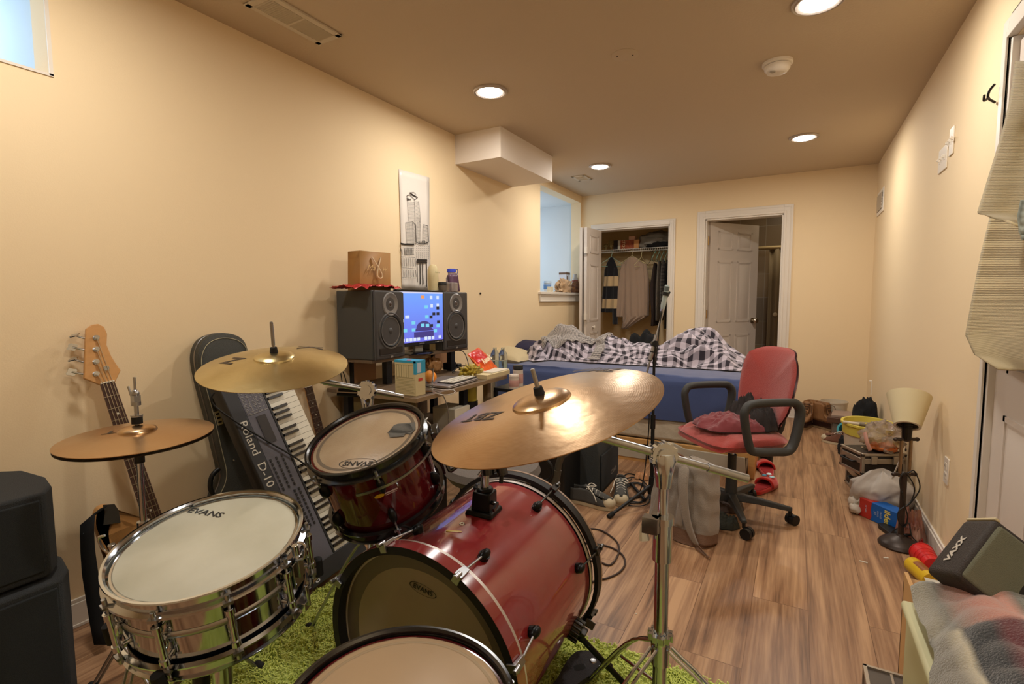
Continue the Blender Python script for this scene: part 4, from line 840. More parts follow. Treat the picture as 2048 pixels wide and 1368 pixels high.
# --- black speakers at the far left
def cab(name, label, z0, z1, pr, pb, corner=.045, group=None):
    """upright cabinet: pr = front right top corner (room), yaw from the photo"""
    return None
m_cab = M('cabinet_black', (50, 52, 53), .85, bump=.6, bscale=500)
xr = -1.80; p1 = X(89, 984, xr); p1b = X(105, 1150, xr); 
for nm, lb, zt, zb, dx in (('speaker_cabinet', 'black carpeted speaker cabinet on top of another at far left', p1.z, X(105, 1152, xr).z+.002, 0), ('speaker_cabinet', 'lower black speaker cabinet standing on the floor at far left', X(113, 1160, xr+.02).z, 0, .025)):
    yr = p1.y+dx*.6; x1 = xr+dx; ys = yr-.46; dr = X(33, 961, -2.0)
    t = thing(nm, lb, 'speaker', (x1-.17, (yr+ys)/2, zb)); g = G()
    poly = [(x1, ys), (x1, yr), (x1-.06, yr+.035), (x1-.16, yr+.055), (x1-.30, yr+.045), (x1-.36, yr), (x1-.36, ys)]
    g.prism(poly, zb, zt); g.build('cabinet', m_cab, t, bevel=.008)
    g = G(); g.mm((x1-.002, ys+.02, zb+.02), (x1+.006, yr-.012, zt-.018)); g.build('grille', M('grille_cloth', (40, 43, 44), .95, bump=.5, bscale=900), t, bevel=.004)
# --- hard guitar case
m_case = M('case_vinyl', (62, 62, 56), .55, bump=.5, bscale=350); m_caseb = M('case_brown', (58, 46, 38), .6, bump=.4, bscale=350)
cf = Vector((-2.03, 1.46, .01)); ch = X(447, 675, -2.13); ax = (ch-cf).normalized(); wy = Vector((.12, 1, 0)); wy = (wy-ax*wy.dot(ax)).normalized(); fy = wy.cross(ax); fy = fy if fy.x > 0 else -fy; wx = fy.cross(ax)
Mc = Matrix(((wx.x, fy.x, ax.x, cf.x), (wx.y, fy.y, ax.y, cf.y), (wx.z, fy.z, ax.z, cf.z), (0, 0, 0, 1)))
t = thing('guitar_case', 'black hard guitar case leaning on the wall behind the keyboard', 'guitar case', cf, Mx=Mc)
top = [px2(Mc, *p) for p in ((500, 720), (494, 688), (478, 672), (450, 666), (424, 671), (406, 686), (398, 715), (405, 760), (424, 830), (440, 900), (450, 945))]
q = [(p.x, p.z) for p in top]; bx = q[-1][0]; s_ = 1 if q[0][0] > q[6][0] else -1
case = q+[(bx-s_*.02, q[-1][1]-.05), (bx-s_*.07, q[-1][1]-.12), (bx-s_*.09, .20), (bx-s_*.06, .08), (bx+s_*.05, .01), (bx+s_*.22, .01), (bx+s_*.30, .08), (bx+s_*.30, .25), (bx+s_*.24, .42), (bx+s_*.20, .6)]
b_ = outline_body(t, Mc, case, -.10, .0, m_case, 'shell')
rim = catm(case, 7); g = G(); g.tube([(x*1.0, -.045, z) for x, z in rim], .0035, n=6, smooth=1, closed=True, Mx=Mc); g.build('metal_seam', m_chrd, t)
cxx = sum(p[0] for p in rim)/len(rim); czz = sum(p[1] for p in rim)/len(rim)
g = G(); g.tube([(cxx+(x-cxx)*.93, .0005, czz+(z-czz)*.955) for x, z in rim], .0014, n=5, smooth=1, closed=True, Mx=Mc); g.build('stitching', M('stitch', (176, 168, 140), .8), t)
hq = [px2(Mc, *p, -.05) for p in ((468, 932), (442, 936), (424, 952), (421, 978), (432, 992), (446, 996))]
g = G(); g.tube([(p.x, -.05, p.z) for p in hq], .010, n=12, Mx=Mc); g.build('handle', m_blk, t)
for a, b in (((446, 788), (466, 822)),):
    p = px2(Mc, 455, 808); g = G(); g.box((p.x, .003, p.z), (.022, .006, .055), Mc); g.box((p.x, .007, p.z), (.012, .006, .035), Mc); g.build('latch', m_chr, t, bevel=.002)
p = px2(Mc, 437, 836); g = G(); g.box((p.x, .0015, p.z), (.022, .002, .06), Mc @ TR(0, 0, 0)); g.build('sticker', M('sticker', (186, 176, 140), .6), t)
p = px2(Mc, 437, 836); g = G()
for k in range(3): g.box((p.x, .0028, p.z-.018+.018*k), (.014, .001, .007), Mc)
g.build('sticker_print', m_logo, t)
for px, py in ((427, 788), (423, 798), (468, 920)):
    p = px2(Mc, px, py); g = G(); g.ell((p.x, .001, p.z), (.005, .003, .005), Mc, n=10, m=6); g.build('rivet', m_chr, t)
# --- keyboard standing on its end
PL = Vector((-1.627, 1.264, .0)); TL = Vector((-2.026, 1.136, .917)); ax = (TL-PL).normalized(); wy = Vector((.018, .288, .049)); wy = (wy-ax*wy.dot(ax)).normalized(); nrm = wy.cross(ax); 
if nrm.x < 0: nrm = -nrm
KL, KW, KT = .965, .293, .085
# local: x from the rear edge (left) to the key edge (right), y up the length, z face normal (z=0 face, body behind)
Mk = Matrix(((wy.x, ax.x, nrm.x, PL.x), (wy.y, ax.y, nrm.y, PL.y), (wy.z, ax.z, nrm.z, PL.z), (0, 0, 0, 1)))
zmin = min((Mk @ Vector((x, 0, z))).z for x in (0, KW) for z in (0, -KT)); Mk = TR(0, 0, -zmin+.001) @ Mk
t = thing('keyboard', 'dark grey synthesizer keyboard stood on end against the wall', 'keyboard', Mk.to_translation(), Mx=Mk)
m_kb = M('synth_black', (44, 44, 46), .5, bump=.15, bscale=600); m_kg = M('synth_grey', (92, 90, 98), .45, bump=.15, bscale=600)
g = G(); g.mm((0, 0, -KT), (KW, KL, -.012), Mk); g.mm((0, 0, -.05), (.055, KL, .0), Mk); g.build('case', m_kb, t, bevel=.004)
g = G(); g.mm((.055, .035, -.014), (.150, KL-.02, -.001), Mk); g.build('control_panel', m_kg, t, bevel=.002)
g = G(); g.mm((0, 0, -.03), (KW, .075, .001), Mk); g.mm((0, KL-.02, -.03), (KW, KL, .001), Mk); g.mm((.150, .06, -.03), (.160, KL-.02, .001), Mk); g.build('end_cheeks', m_kb, t, bevel=.003)
kz0, kz1 = .075, KL-.022; nw = 36; kw = (kz1-kz0)/nw
g = G()
for i in range(nw): g.mm((.162, kz0+i*kw+.0006, -.022), (KW-.004, kz0+(i+1)*kw-.0006, -.004), Mk)
o = g.build('white_keys', M('key_ivory', (214, 208, 190), .35), t); o['kind'] = 'stuff'
g = G()
for i in range(nw):
    if i % 7 in (0, 1, 3, 4, 5): y = kz0+(i+1)*kw; g.mm((.162, y-.0055, -.01), (.228, y+.0055, .007), Mk)
o = g.build('black_keys', M('key_black', (26, 22, 20), .25), t); o['kind'] = 'stuff'
g = G(); text(g, 'Roland', .046, Mk @ TR(.028, .650, .0012) @ RZ(-90), 0, sx=1.15); g.build('lettering', M('lettering_pale', (206, 200, 186), .5), t); g = G(); text(g, 'D-10', .046, Mk @ TR(.028, .490, .0012) @ RZ(-90), 0, sx=1.12); g.build('model_lettering', M('lettering_pale', (206, 200, 186), .5), t)
g = G(); text(g, 'D-10', .028, Mk @ TR(.045, .040, .0022) @ RZ(-90), 0, bold=.02); text(g, 'LINEAR', .012, Mk @ TR(.024, .040, .0022) @ RZ(-90), 0, bold=.02); g.build('corner_lettering', M('lettering_white', (230, 230, 240), .5), t)
g = G()
for i in range(8):
    for j in range(3): g.mm((.066+j*.025, .40+i*.018, 0), (.072+j*.025, .413+i*.018, .003), Mk)
for i in range(10):
    for j in range(2): g.mm((.105+j*.02, .22+i*.017, 0), (.112+j*.02, .232+i*.017, .003), Mk)
o = g.build('buttons', m_logo, t); o['kind'] = 'stuff'
g = G(); g.mm((.085, .60, 0), (.125, .72, .002), Mk); g.build('display', M('lcd_dark', (36, 34, 38), .2), t)
g = G(); rr = random.Random(5)
for i in range(34):
    y = .74+i*.0066
    for j in range(5):
        if rr.random() < .75: x = .062+j*.017; g.mm((x, y, 0), (x+.004+.008*rr.random(), y+.0016, .0012), Mk)
for x in (.060, .085, .108, .146): g.mm((x, .735, 0), (x+.0008, .965, .001), Mk)
g.mm((.06, .735, 0), (.146, .7365, .001), Mk)
o = g.build('printed_chart', M('print_pale', (160, 156, 150), .6), t); o['kind'] = 'stuff'
# cables over the keyboard
def cable(name, label, pts, r, mat, group=None, smooth=6): g = G(); g.tube(pts, r, n=8, smooth=smooth); return T(g.build(name, mat), label, 'cable', group)
m_cab_k = M('cable_black', (24, 22, 20), .6)
c = [Mk @ Vector(v) for v in ((-.045, .86, .05), (-.06, .84, .035), (-.045, .80, .02), (.02, .70, .012), (.09, .60, .012), (.16, .50, .015), (.21, .40, .02), (.25, .28, .018), (.28, .12, .02), (.30, .03, .02))]
cable('audio_cable', 'black cable draped diagonally across the leaning keyboard', c, .0035, m_cab_k)
# --- second guitar (only neck and headstock rise behind the keyboard and the tom)
gf = Vector((-2.02, 2.03, .02)); gh = X(598, 745, -2.19); ax = (gh-gf).normalized(); wy = Vector((0.05, 1, 0)); wy = (wy-ax*wy.dot(ax)).normalized(); fy = wy.cross(ax); fy = fy if fy.x > 0 else -fy; wx = fy.cross(ax)
Mg = Matrix(((wx.x, fy.x, ax.x, gf.x), (wx.y, fy.y, ax.y, gf.y), (wx.z, fy.z, ax.z, gf.z), (0, 0, 0, 1)))
t = thing('electric_guitar', 'electric guitar with rosewood neck leaning between keyboard and desk', 'guitar', gf, Mx=Mg)
q = px2(Mg, 616, 774); q2 = px2(Mg, 641, 872); th_ = atan2(q2.x-q.x, q.z-q2.z); Mn2 = Mg @ TR(q.x, 0, q.z) @ Matrix.Rotation(th_, 4, 'Y')
if abs((Mn2.inverted() @ (Mg @ q2)).x) > .02: Mn2 = Mg @ TR(q.x, 0, q.z) @ Matrix.Rotation(-th_, 4, 'Y')
guitar_neck(t, Mn2, 0, -.46, .042, .055, (3, 5, 7, 9, 15), 6, 21, .648, .648)
hp = [px2(Mg, *p) for p in ((606, 775), (626, 772), (627, 765), (626, 745), (616, 735), (600, 735), (592, 745), (596, 765))]
vs = [(p.x, y, p.z) for y in (-.012, .003) for p in hp]; n_ = len(hp); g = G(); g.add(vs, [tuple(range(n_)), tuple(range(n_, 2*n_))]+[(i, (i+1) % n_, n_+(i+1) % n_, n_+i) for i in range(n_)], Mg); g.build('headstock', m_maple, t, bevel=.002)
for i, (a, b) in enumerate(((603, 765), (606, 755), (609, 745), (622, 764), (619, 755), (616, 745))):
    p = px2(Mg, a, b); g = G(); g.cyl((p.x, .003, p.z), (p.x, .014, p.z), .004, n=12, Mx=Mg); k = px2(Mg, 594 if i < 3 else 630, b); g.ell((k.x, -.008, k.z), (.009, .006, .006), Mg, n=12, m=8); g.cyl((p.x, 0, p.z), (k.x, -.008, k.z), .0025, n=8, Mx=Mg); g.build('tuning_key', m_chr, t)
nb = lambda x, z: (lambda v: (v.x, v.z))(Mg.inverted() @ (Mn2 @ Vector((x, 0, z))))
bz = -(Mn2.to_translation()-gf).length
outline_body(t, Mg, [nb(.03, -.42), nb(.09, -.36), nb(.12, -.42), nb(.11, -.52), nb(.15, -.66), (nb(.13, 0)[0], .05), (nb(0, 0)[0], .02), (nb(-.13, 0)[0], .05), nb(-.15, -.66), nb(-.11, -.52), nb(-.12, -.42), nb(-.08, -.38)], -.045, -.002, M('guitar_body', (60, 36, 26), .2))
for i in range(6): x0 = -.016+.0064*i; g = G(); g.cyl((x0, .010, .0), (x0*1.4, .014, -.648), .0008, n=5, Mx=Mn2); g.build('string', m_fret, t)
# black wall wires beside the cabinet board
for a in ([(679, 730), (686, 780), (688, 830), (690, 900)], [(681, 730), (694, 770), (700, 830), (706, 900)]):
    cable('speaker_wire', 'thin black wire hanging down the wall from the left speaker', [X(*p, -2.215) for p in a], .0028, m_cab_k, group='wires hanging behind the left speaker')
# ================================================================== DESK AND WHAT IS ON IT
ZD = .70; ZS = .855
m_desk = M('desk_top', (112, 92, 72), .45, var=.2, vscale=6, stretch=(8, 1, 1)); m_desk_e = M('desk_edge', (140, 116, 86), .5); m_dkmet = M('desk_metal', (28, 28, 32), .4, .3)
cr = Z(832, 797, ZD); cfar = Z(1040, 752, ZD); xe = cr.x; y0 = cr.y; y1 = cfar.y
t = thing('computer_desk', 'brown computer desk with raised shelf against the left wall', 'desk', (-1.9, (y0+y1)/2, 0))
g = G(); g.mm((XL+.02, y0, ZD-.022), (xe, y1, ZD)); g.build('desktop', m_desk, t, bevel=.003)
g = G(); g.mm((xe-.002, y0, ZD-.022), (xe+.003, y1, ZD-.001)); g.mm((XL+.1, y0-.003, ZD-.022), (xe, y0+.002, ZD-.001)); g.build('edge_band', m_desk_e, t)
g = G(); g.mm((XL+.03, 1.97, ZS-.018), (-1.97, 2.88, ZS)); g.build('shelf', m_desk, t, bevel=.002)
for px, py, yy in ((775, 760, None), (902, 720, None)):
    p = X(px, py, -2.03); g = G(); g.box((-2.03, p.y, (ZD+ZS-.018)/2), (.035, .045, ZS-.018-ZD)); g.build('shelf_post', m_dkmet, t)
g = G(); g.mm((-2.22, y0+.1, ZD-.3), (-2.20, y1-.05, ZD-.022)); g.build('back_panel', m_desk, t)
for yy in (y0+.06, (y0+y1)/2+.1, y1-.08):
    g = G(); g.box((xe-.10, yy, (ZD-.022)/2), (.035, .04, ZD-.022)); g.build('leg', m_dkmet if yy < y1-.2 else m_desk_e, t)
    g = G(); g.box((-2.12, yy, (ZD-.022)/2), (.035, .04, ZD-.022)); g.build('leg', m_dkmet, t)
g = G(); g.mm((-2.15, y0+.04, .40), (xe-.08, y1-.05, .418)); g.build('lower_shelf', m_desk, t)
g = G(); g.mm((-2.05, y0+.03, ZD-.13), (xe-.03, y0+.045, ZD-.022)); g.build('end_panel', M('olive_panel', (104, 88, 52), .5), t)
# tan boards behind
m_tan = M('tan_board', (172, 130, 92), .6, var=.08, vscale=4)
for a, b, nm in (((706, 722), (754, 850), 'left'), ((868, 690), (896, 745), 'right')):
    p, q = X(*a, -2.215), X(*b, -2.215); 
    tt = thing('particle_board', 'tan board leaning on the wall under the %s speaker' % nm, 'board', (-2.215, (p.y+q.y)/2, .0)); g = G(); g.mm((-2.235, p.y, .0 if nm == 'left' else .7), (-2.212, q.y, p.z+.02)); g.build('panel', m_tan, tt); g = G(); g.mm((-2.236, p.y-.008, .0 if nm == 'left' else .7), (-2.209, p.y, p.z+.02)); g.build('dark_edge', m_dkmet, tt)
# --- studio monitors
m_spk = M('speaker_vinyl', (72, 72, 70), .6, bump=.2, bscale=400); m_spf = M('speaker_face', (66, 64, 64), .4); m_cone = M('cone', (128, 124, 120), .35, .2); m_srr = M('surround', (30, 30, 30), .6)
def studio(lb, c, yaw, w_=.25, h=.375, d=.28):
    t = thing('studio_monitor', lb, 'speaker', c, radians(yaw)); Mx = W[t]   # local +x = front, origin at base back centre
    g = G(); g.mm((0, -w_/2, 0), (d-.03, w_/2, h), Mx); g.build('cabinet', m_spk, t, bevel=.006)
    g = G(); q = [(-w_/2, 0), (w_/2, 0), (w_/2, h), (-w_/2, h)]
    g.prism([(-w_/2+.0, 0), (w_/2, 0), (w_/2, h), (-w_/2, h)], 0, .02, Mx @ TR(d-.03, 0, 0) @ Matrix(((0, 0, 1, 0), (1, 0, 0, 0), (0, 1, 0, 0), (0, 0, 0, 1)))); 
    g.build('baffle', m_spf, t, bevel=.012, seg=3)
    Mf = Mx @ TR(d-.009, 0, 0) @ Matrix(((0, 0, 1, 0), (1, 0, 0, 0), (0, 1, 0, 0), (0, 0, 0, 1)))
    zw = h*.41; zt = h*.80
    G().lathe([(.0, -.012), (.022, -.010), (.026, -.016), (.078, .0), (.0785, .0)], Mf @ TR(0, zw, 0), n=48).build('woofer_cone', m_cone, t)
    G().lathe([(.078, 0), (.084, .005), (.090, 0)], Mf @ TR(0, zw, 0), n=48).build('woofer_surround', m_srr, t)
    G().lathe([(.090, .002), (.099, .004), (.104, 0), (.104, -.002)], Mf @ TR(0, zw, 0), n=48).build('woofer_ring', M('ring_grey', (84, 82, 80), .3, .4), t)
    G().ell((0, 0, -.006), (.019, .019, .012), Mf @ TR(0, zw, 0)).build('dust_cap', m_spf, t)
    G().lathe([(.0, -.004), (.014, .002), (.018, -.004), (.05, .001), (.06, .004), (.066, 0)], Mf @ TR(0, zt, 0), n=40).build('tweeter_horn', m_cone, t)
    G().ell((0, 0, -.003), (.013, .013, .009), Mf @ TR(0, zt, 0), n=16, m=10).build('tweeter_dome', M('dome_brown', (70, 56, 48), .3), t)
    g = G(); g.box((0, .045, .0012), (w_*.78, .036, .003), Mf); g.build('port_slot', m_dk, t, bevel=.008)
    g = G(); g.box((0, .024, .003), (w_*.78, .004, .005), Mf); g.build('port_lip', M('ring_grey', (84, 82, 80), .3, .4), t)
    g = G(); g.box((0, .011, .0015), (.022, .010, .002), Mf); text(g, 'KRK', .007, Mf @ TR(0, .011, .0028), 0); g.build('logo', M('logo_silver', (150, 146, 140), .4), t)
    g = G(); g.box((0, h*.665, .0015), (.03, .002, .001), Mf); g.build('led', M('led_blue', (90, 110, 255), .4, emit=(90, 110, 255), estr=3), t)
    return t
cL = Vector((-2.215, 1.955+.125, ZS)); studio('left black studio monitor beside the computer screen', cL, 4)
p = X(897, 640, -1.93); q = X(946, 640, -1.93); studio('right black studio monitor under the blue capped bottle', (-2.215, (p.y+q.y)/2-.02, ZS), -3)
# --- computer monitor
xs = -1.955; a, b, c_, d_ = X(798, 583, xs), X(885, 589, xs), X(886, 677, xs), X(799, 688, xs)
ys0, ys1 = a.y+.0, b.y; zs0, zs1 = d_.z, a.z
t = thing('computer_monitor', 'black computer monitor showing a blue desktop between the speakers', 'monitor', (xs-.05, (ys0+ys1)/2, ZS))
g = G(); g.mm((xs-.035, ys0-.012, zs0-.022), (xs, ys1+.016, zs1+.012)); g.build('bezel', M('bezel_gloss', (16, 16, 18), .15), t, bevel=.004)
g = G(); g.lathe([(0, 0), (.105, 0), (.105, .005), (.09, .012), (0, .016)], TR(xs-.03, (ys0+ys1)/2-.01, ZS), n=40, sx=.8); g.build('stand_base', M('bezel_gloss', (16, 16, 18), .15), t)
g = G(); g.mm((xs-.05, (ys0+ys1)/2-.035, ZS+.01), (xs-.03, (ys0+ys1)/2+.035, zs0)); g.build('stand_neck', M('neck_grey', (150, 148, 140), .4), t)
m_scr = M('screen', (20, 24, 40), .3, emit=(104, 132, 222), estr=1.15); nt, bb, N, L = nodes_of(m_scr)
tc = N('ShaderNodeTexCoord'); sp = N('ShaderNodeSeparateXYZ'); L(tc.outputs['UV'], sp.inputs[0]); rr_ = N('ShaderNodeValToRGB'); L(sp.outputs[1], rr_.inputs[0])
rr_.color_ramp.elements[0].color = (*lin((92, 92, 190)), 1); rr_.color_ramp.elements[1].color = (*lin((96, 140, 226)), 1); L(rr_.outputs[0], bb.inputs['Emission Color'])
g = G(); g.grid(lambda u, v: (xs+.0006, ys0+(ys1-ys0)*u, zs0+(zs1-zs0)*v), 1, 1); sc = g.build('screen', m_scr, t)
SW, SH = ys1-ys0, zs1-zs0
def sq(g, u0, v0, u1, v1, o=.0012): g.mm((xs+o, ys0+SW*u0, zs1-SH*v0), (xs+o+.0003, ys0+SW*u1, zs1-SH*v1))
def em(nm, c, s=1.0): return M(nm, (10, 10, 10), .5, emit=c, estr=s)
g = G(); sq(g, 0, 0, 1, .03); g.build('menu_bar', em('e_menu', (190, 190, 214)), sc)
g = G()
for i in range(26): a_ = 2*pi*i/26
g.prism([(.13*cos(a_)*1.0, .13*sin(a_)) for a_ in [pi*i/14 for i in range(15)]]+[(-.17, -.05), (.17, -.05)], 0, .0002, Matrix(((0, 0, 1, xs+.0009), (SW*1.35, 0, 0, ys0+SW*.53), (0, SH*1.1, 0, zs1-SH*.73), (0, 0, 0, 1))))
sq(g, .30, .80, .76, .92, .0009); g.build('wallpaper_shape', em('e_dark', (62, 52, 120), .9), sc)
fold = [(.59, .30), (.60, .50), (.29, .61), (.11, .75), (.29, .75), (.50, .67), (.61, .68), (.80, .80), (.87, .70)]
g = G()
for u, v in fold: sq(g, u-.04, v-.03, u+.04, v+.035)
g.build('folder_icons', em('e_fold', (110, 190, 216)), sc)
g = G()
for u, v in ((.71, .11), (.87, .11), (.72, .28), (.87, .27)): sq(g, u-.03, v-.035, u+.03, v+.035)
for u, v in ((.16, .49), (.04, .56)): sq(g, u-.045, v-.03, u+.045, v+.03)
for k in range(11): 
    if k not in (5, 9): u = .06+k*.085; sq(g, u-.032, .91, u+.032, .975)
g.build('white_icons', em('e_white', (196, 206, 226)), sc)
g = G()
for u, v in ((.87, .33), (.87, .45), (.77, .45), (.70, .51), (.71, .69), (.88, .62)): sq(g, u-.035, v-.03, u+.035, v+.03, .0013)
g.build('dark_icons', em('e_blk', (34, 32, 44), .8), sc)
g = G(); sq(g, .47, .07, .55, .13); g.build('drive_icon', em('e_or', (216, 140, 80)), sc)
g = G(); text(g, 'SAMSUNG', .011, Matrix(((0, 0, 1, xs+.001), (1, 0, 0, (ys0+ys1)/2-.01), (0, 1, 0, zs0-.011), (0, 0, 0, 1))), 0); g.build('lettering', M('logo_silver', (150, 146, 140), .4), t)
g = G()
for k in range(6): g.mm((xs+.0005, ys1-.08+k*.014, zs0-.012), (xs+.001, ys1-.076+k*.014, zs0-.009))
g.build('buttons', m_wp, t)
# --- helpers for small items
def item(nm, lb, cat, base): return thing(nm, lb, cat, base)
def lathe_item(nm, lb, cat, base, parts, group=None):
    t = thing(nm, lb, cat, base, group=group)
    for pn, prof, mt in parts: G().lathe(prof, n=28).build(pn, mt, t, local=True)
    return t
def crumple(nm, lb, cat, c, r, mat, amp=.45, fr=5, seed=0, rot=0, base=None, n=34, m=22, pw=.8, extra=None):
    g = G(); Mx = TR(*c) @ RZ(rot); g.ell((0, 0, r[2]*.6), r, Mx, n=n, m=m, amp=amp, fr=fr, seed=seed, pw=pw)
    zf = c[2]+.001
    g.v = [Vector((p.x, p.y, max(p.z, zf))) for p in g.v]
    o = g.build(nm, mat, ang=60); return T(o, lb, cat)
m_glass = M('clear_glass', (235, 240, 240), .03, trans=1, ior=1.45); m_pet = M('clear_plastic', (225, 235, 238), .08, trans=.95, ior=1.2); m_water = M('water', (200, 225, 235), .02, trans=1, ior=1.33)
m_pw = M('paper_white', (214, 206, 188), .7); m_cream = M('cream_card', (214, 196, 152), .7); m_blue = M('teal_print', (56, 156, 190), .45)
ZT = ZS+.375
# on the left speaker
p = X(700, 577, -2.08); q = X(776, 572, -2.08)
b0 = X(722, 566, -2.05); b1 = X(775, 560, -2.05); hgt = X(722, 501, -2.05).z-ZT
t = thing('gift_bag', 'brown kraft paper gift bag with cord handle on the left speaker', 'paper bag', ((-2.10, (b0.y+b1.y)/2, ZT)))
m_kraft = M('kraft', (158, 112, 54), .6, var=.15, vscale=12); g = G()
bp = [(-2.15, b0.y), (-2.06, b0.y), (-2.03, b1.y), (-2.12, b1.y)]
vs = [(x, y, ZT) for x, y in bp]+[(x, y, ZT+hgt) for x, y in ((-2.145, b0.y+.004), (-2.052, b0.y+.002), (-2.022, b1.y-.004), (-2.11, b1.y))]
g.add(vs, [(3, 2, 1, 0), (0, 1, 5, 4), (1, 2, 6, 5), (2, 3, 7, 6), (3, 0, 4, 7)]); g.build('bag', m_kraft, t, solid=.0015)
hm = Vector(((-2.052-2.022)/2+.004, (b0.y+b1.y)/2, ZT+hgt)); dv = Vector((.03, b1.y-b0.y, 0)).normalized()
g = G(); g.tube([hm-dv*.03-Vector((0, 0, .03)), hm+dv*.012-Vector((-.006, 0, .09)), hm+dv*.035-Vector((-.004, 0, .13)), hm+dv*.02-Vector((-.003, 0, .145)), hm-dv*.0-Vector((-.004, 0, .12)), hm+dv*.03-Vector((0, 0, .03))], .003); g.build('cord_handle', M('cord_white', (226, 206, 170), .8), t)
Ml = FR(hm-Vector((-.001, 0, .09))-dv*.02, Vector((dv.y, -dv.x, 0)), dv); g = G(); text(g, 'Ma', .045, Ml @ TR(-.02, 0, 0), .001, shear=.4); text(g, 'w', .045, Ml @ TR(.07, 0, 0), .001, shear=.4); g.build('script_lettering', M('letter_cream', (210, 176, 120), .6), t)
pa, pb = X(692, 573, -2.0), X(804, 571, -1.98)
g = G()
def foil(u, v):
    y = pa.y+(pb.y-pa.y)*u; x = -2.12+.16*v; zz = ZT+.012+.012*nz(u*9, v*4, 1)+.010*sin(v*pi)+.008*nz(u*22, v*12)+(.010 if .3 < u < .8 else 0); k = 1-.75*max(0, u-.75)*4*.9
    return (x*k+(1-k)*-2.0, y, max(ZT+.002, zz))
g.grid(foil, 46, 14); o = g.build('snack_bag', M('foil_red', (206, 66, 66), .25, .35, var=1, vscale=30, rgb2=(150, 26, 30)), solid=.002); T(o, 'flattened shiny red snack bag lying on the left speaker', 'snack bag')
# on the monitor / right speaker
b = X(862, 578, -2.0)
t = lathe_item('lotion_bottle', 'tall cream lotion bottle standing upside down behind the screen', 'bottle', (-2.05, X(866, 570, -2.05).y, ZS+.0), [('body', [(0, 0), (.028, 0), (.030, .3), (.034, .40), (.036, .46), (.034, .52), (.02, .548), (0, .552)], M('lotion_cream', (206, 190, 146), .4)), ('cap', [(.0305, .37), (.0325, .372), (.033, .40), (.0335, .405)], M('cap_grey', (150, 142, 116), .4))])
yb = X(866, 570, -2.05).y; g = G(); text(g, 'Aveeno', .016, Matrix(((0, 0, 1, -2.05+.0362), (1, 0, 0, yb), (0, 1, 0, ZS+.50), (0, 0, 0, 1))), .001); g.build('lettering', M('letter_green', (120, 120, 84), .6), t)
yr = X(880, 576, -2.02).y; m_gr = M('plastic_smoke', (120, 112, 104), .12, trans=.6)
t = lathe_item('glass_jar', 'small glass jar with a black lid band on the right speaker', 'jar', (-2.0, yr, ZT), [('body', [(0, 0), (.022, 0), (.026, .01), (.026, .05), (.022, .06), (0, .06)], m_gr), ('lid_band', [(.0262, .045), (.0275, .046), (.0275, .062), (.0262, .064)], m_blk)])
g = G(); g.mm((-2.001+.0, yr+.035, ZT), (-1.95, yr+.105, ZT+.062)); T(g.build('plastic_container', M('plastic_clear2', (200, 190, 184), .15, trans=.7), bevel=.006), 'clear plastic tub beside the black lidded jar', 'container')
yq = X(905, 575, -2.03).y; g = G()
g.grid(lambda u, v: (-2.035+.02*(1-v)*1+.004*sin(u*5), yq-.045+.10*u+.006*v, ZT+.115*v+.004*u), 6, 8); T(g.build('snack_pouch', M('pouch_purple', (82, 50, 76), .35), solid=.025), 'purple foil pouch standing behind the clear tub', 'pouch')
t = lathe_item('water_bottle', 'clear water bottle with a blue screw cap behind the purple pouch', 'bottle', (-2.10, X(903, 540, -2.1).y, ZT), [('body', [(0, 0), (.038, 0), (.04, .01), (.04, .10), (.026, .125), (.026, .14), (0, .14)], M('pet_lilac', (196, 180, 200), .1, trans=.6)), ('cap', [(0, .165), (.03, .165), (.032, .16), (.032, .14), (.0, .139)], M('cap_blue', (48, 66, 190), .4))])
yb = X(903, 540, -2.1).y; g = G(); g.tube([(-2.09, yb+.03, ZT+.15), (-2.09, yb+.055, ZT+.165), (-2.09, yb+.06, ZT+.145), (-2.09, yb+.045, ZT+.128), (-2.09, yb+.028, ZT+.135)], .0028, smooth=5); g.build('cap_loop', M('cap_blue_dark', (40, 46, 110), .4), t)
# on the shelf
g = G(); q = [Z(*p, ZS+.004) for p in ((838, 693), (872, 690), (903, 696), (862, 698))]; g.prism([(v.x, v.y) for v in q], ZS+.0015, ZS+.006); T(g.build('envelope', M('pale_blue_paper', (166, 190, 196), .6)), 'pale blue papers on the shelf in front of the right speaker', 'paper')
# --- on the desktop
P = Z(832, 793, ZD); Q = Z(792, 788, ZD); hb = .175
t = thing('cereal_carton', 'white and blue cardboard carton on the near desk corner', 'box', ((P.x+Q.x)/2, P.y+.035, ZD)); x0, x1, ya, yb_ = Q.x, P.x, P.y, P.y+.075
g = G(); g.mm((x0, ya, ZD), (x1, yb_, ZD+hb)); g.build('carton', M('carton', (206, 190, 146), .6), t, bevel=.0015)
g = G(); g.mm((x0-.001, ya-.001, ZD+hb-.010), (x1+.001, yb_+.001, ZD+hb+.001)); g.mm((x1-.012, ya-.001, ZD+hb*.62), (x1+.001, ya+.012, ZD+hb)); g.mm((x1, ya+.001, ZD+hb*.64), (x1+.0012, yb_, ZD+hb)); g.build('blue_print', m_blue, t)
g = G(); g.mm((x1+.0012, ya+.012, ZD+hb*.66), (x1+.0018, ya+.04, ZD+hb*.95)); g.build('pale_print', M('pale_lilac', (190, 200, 214), .6), t)
g = G(); g.lathe([(0, 0), (.012, 0), (.012, .001), (0, .001)], TR((x0+x1)/2+.01, ya+.02, ZD+hb+.001), n=16); g.mm((x1+.001, ya+.02, ZD+hb*.42), (x1+.002, ya+.05, ZD+hb*.5)); g.build('red_print', M('red_print', (200, 60, 50), .5), t)
g = G()
for k in range(6): g.mm((x0+.012+k*.0155, ya-.0012, ZD+hb*.52), (x0+.0132+k*.0155, ya-.0004, ZD+hb*.88))
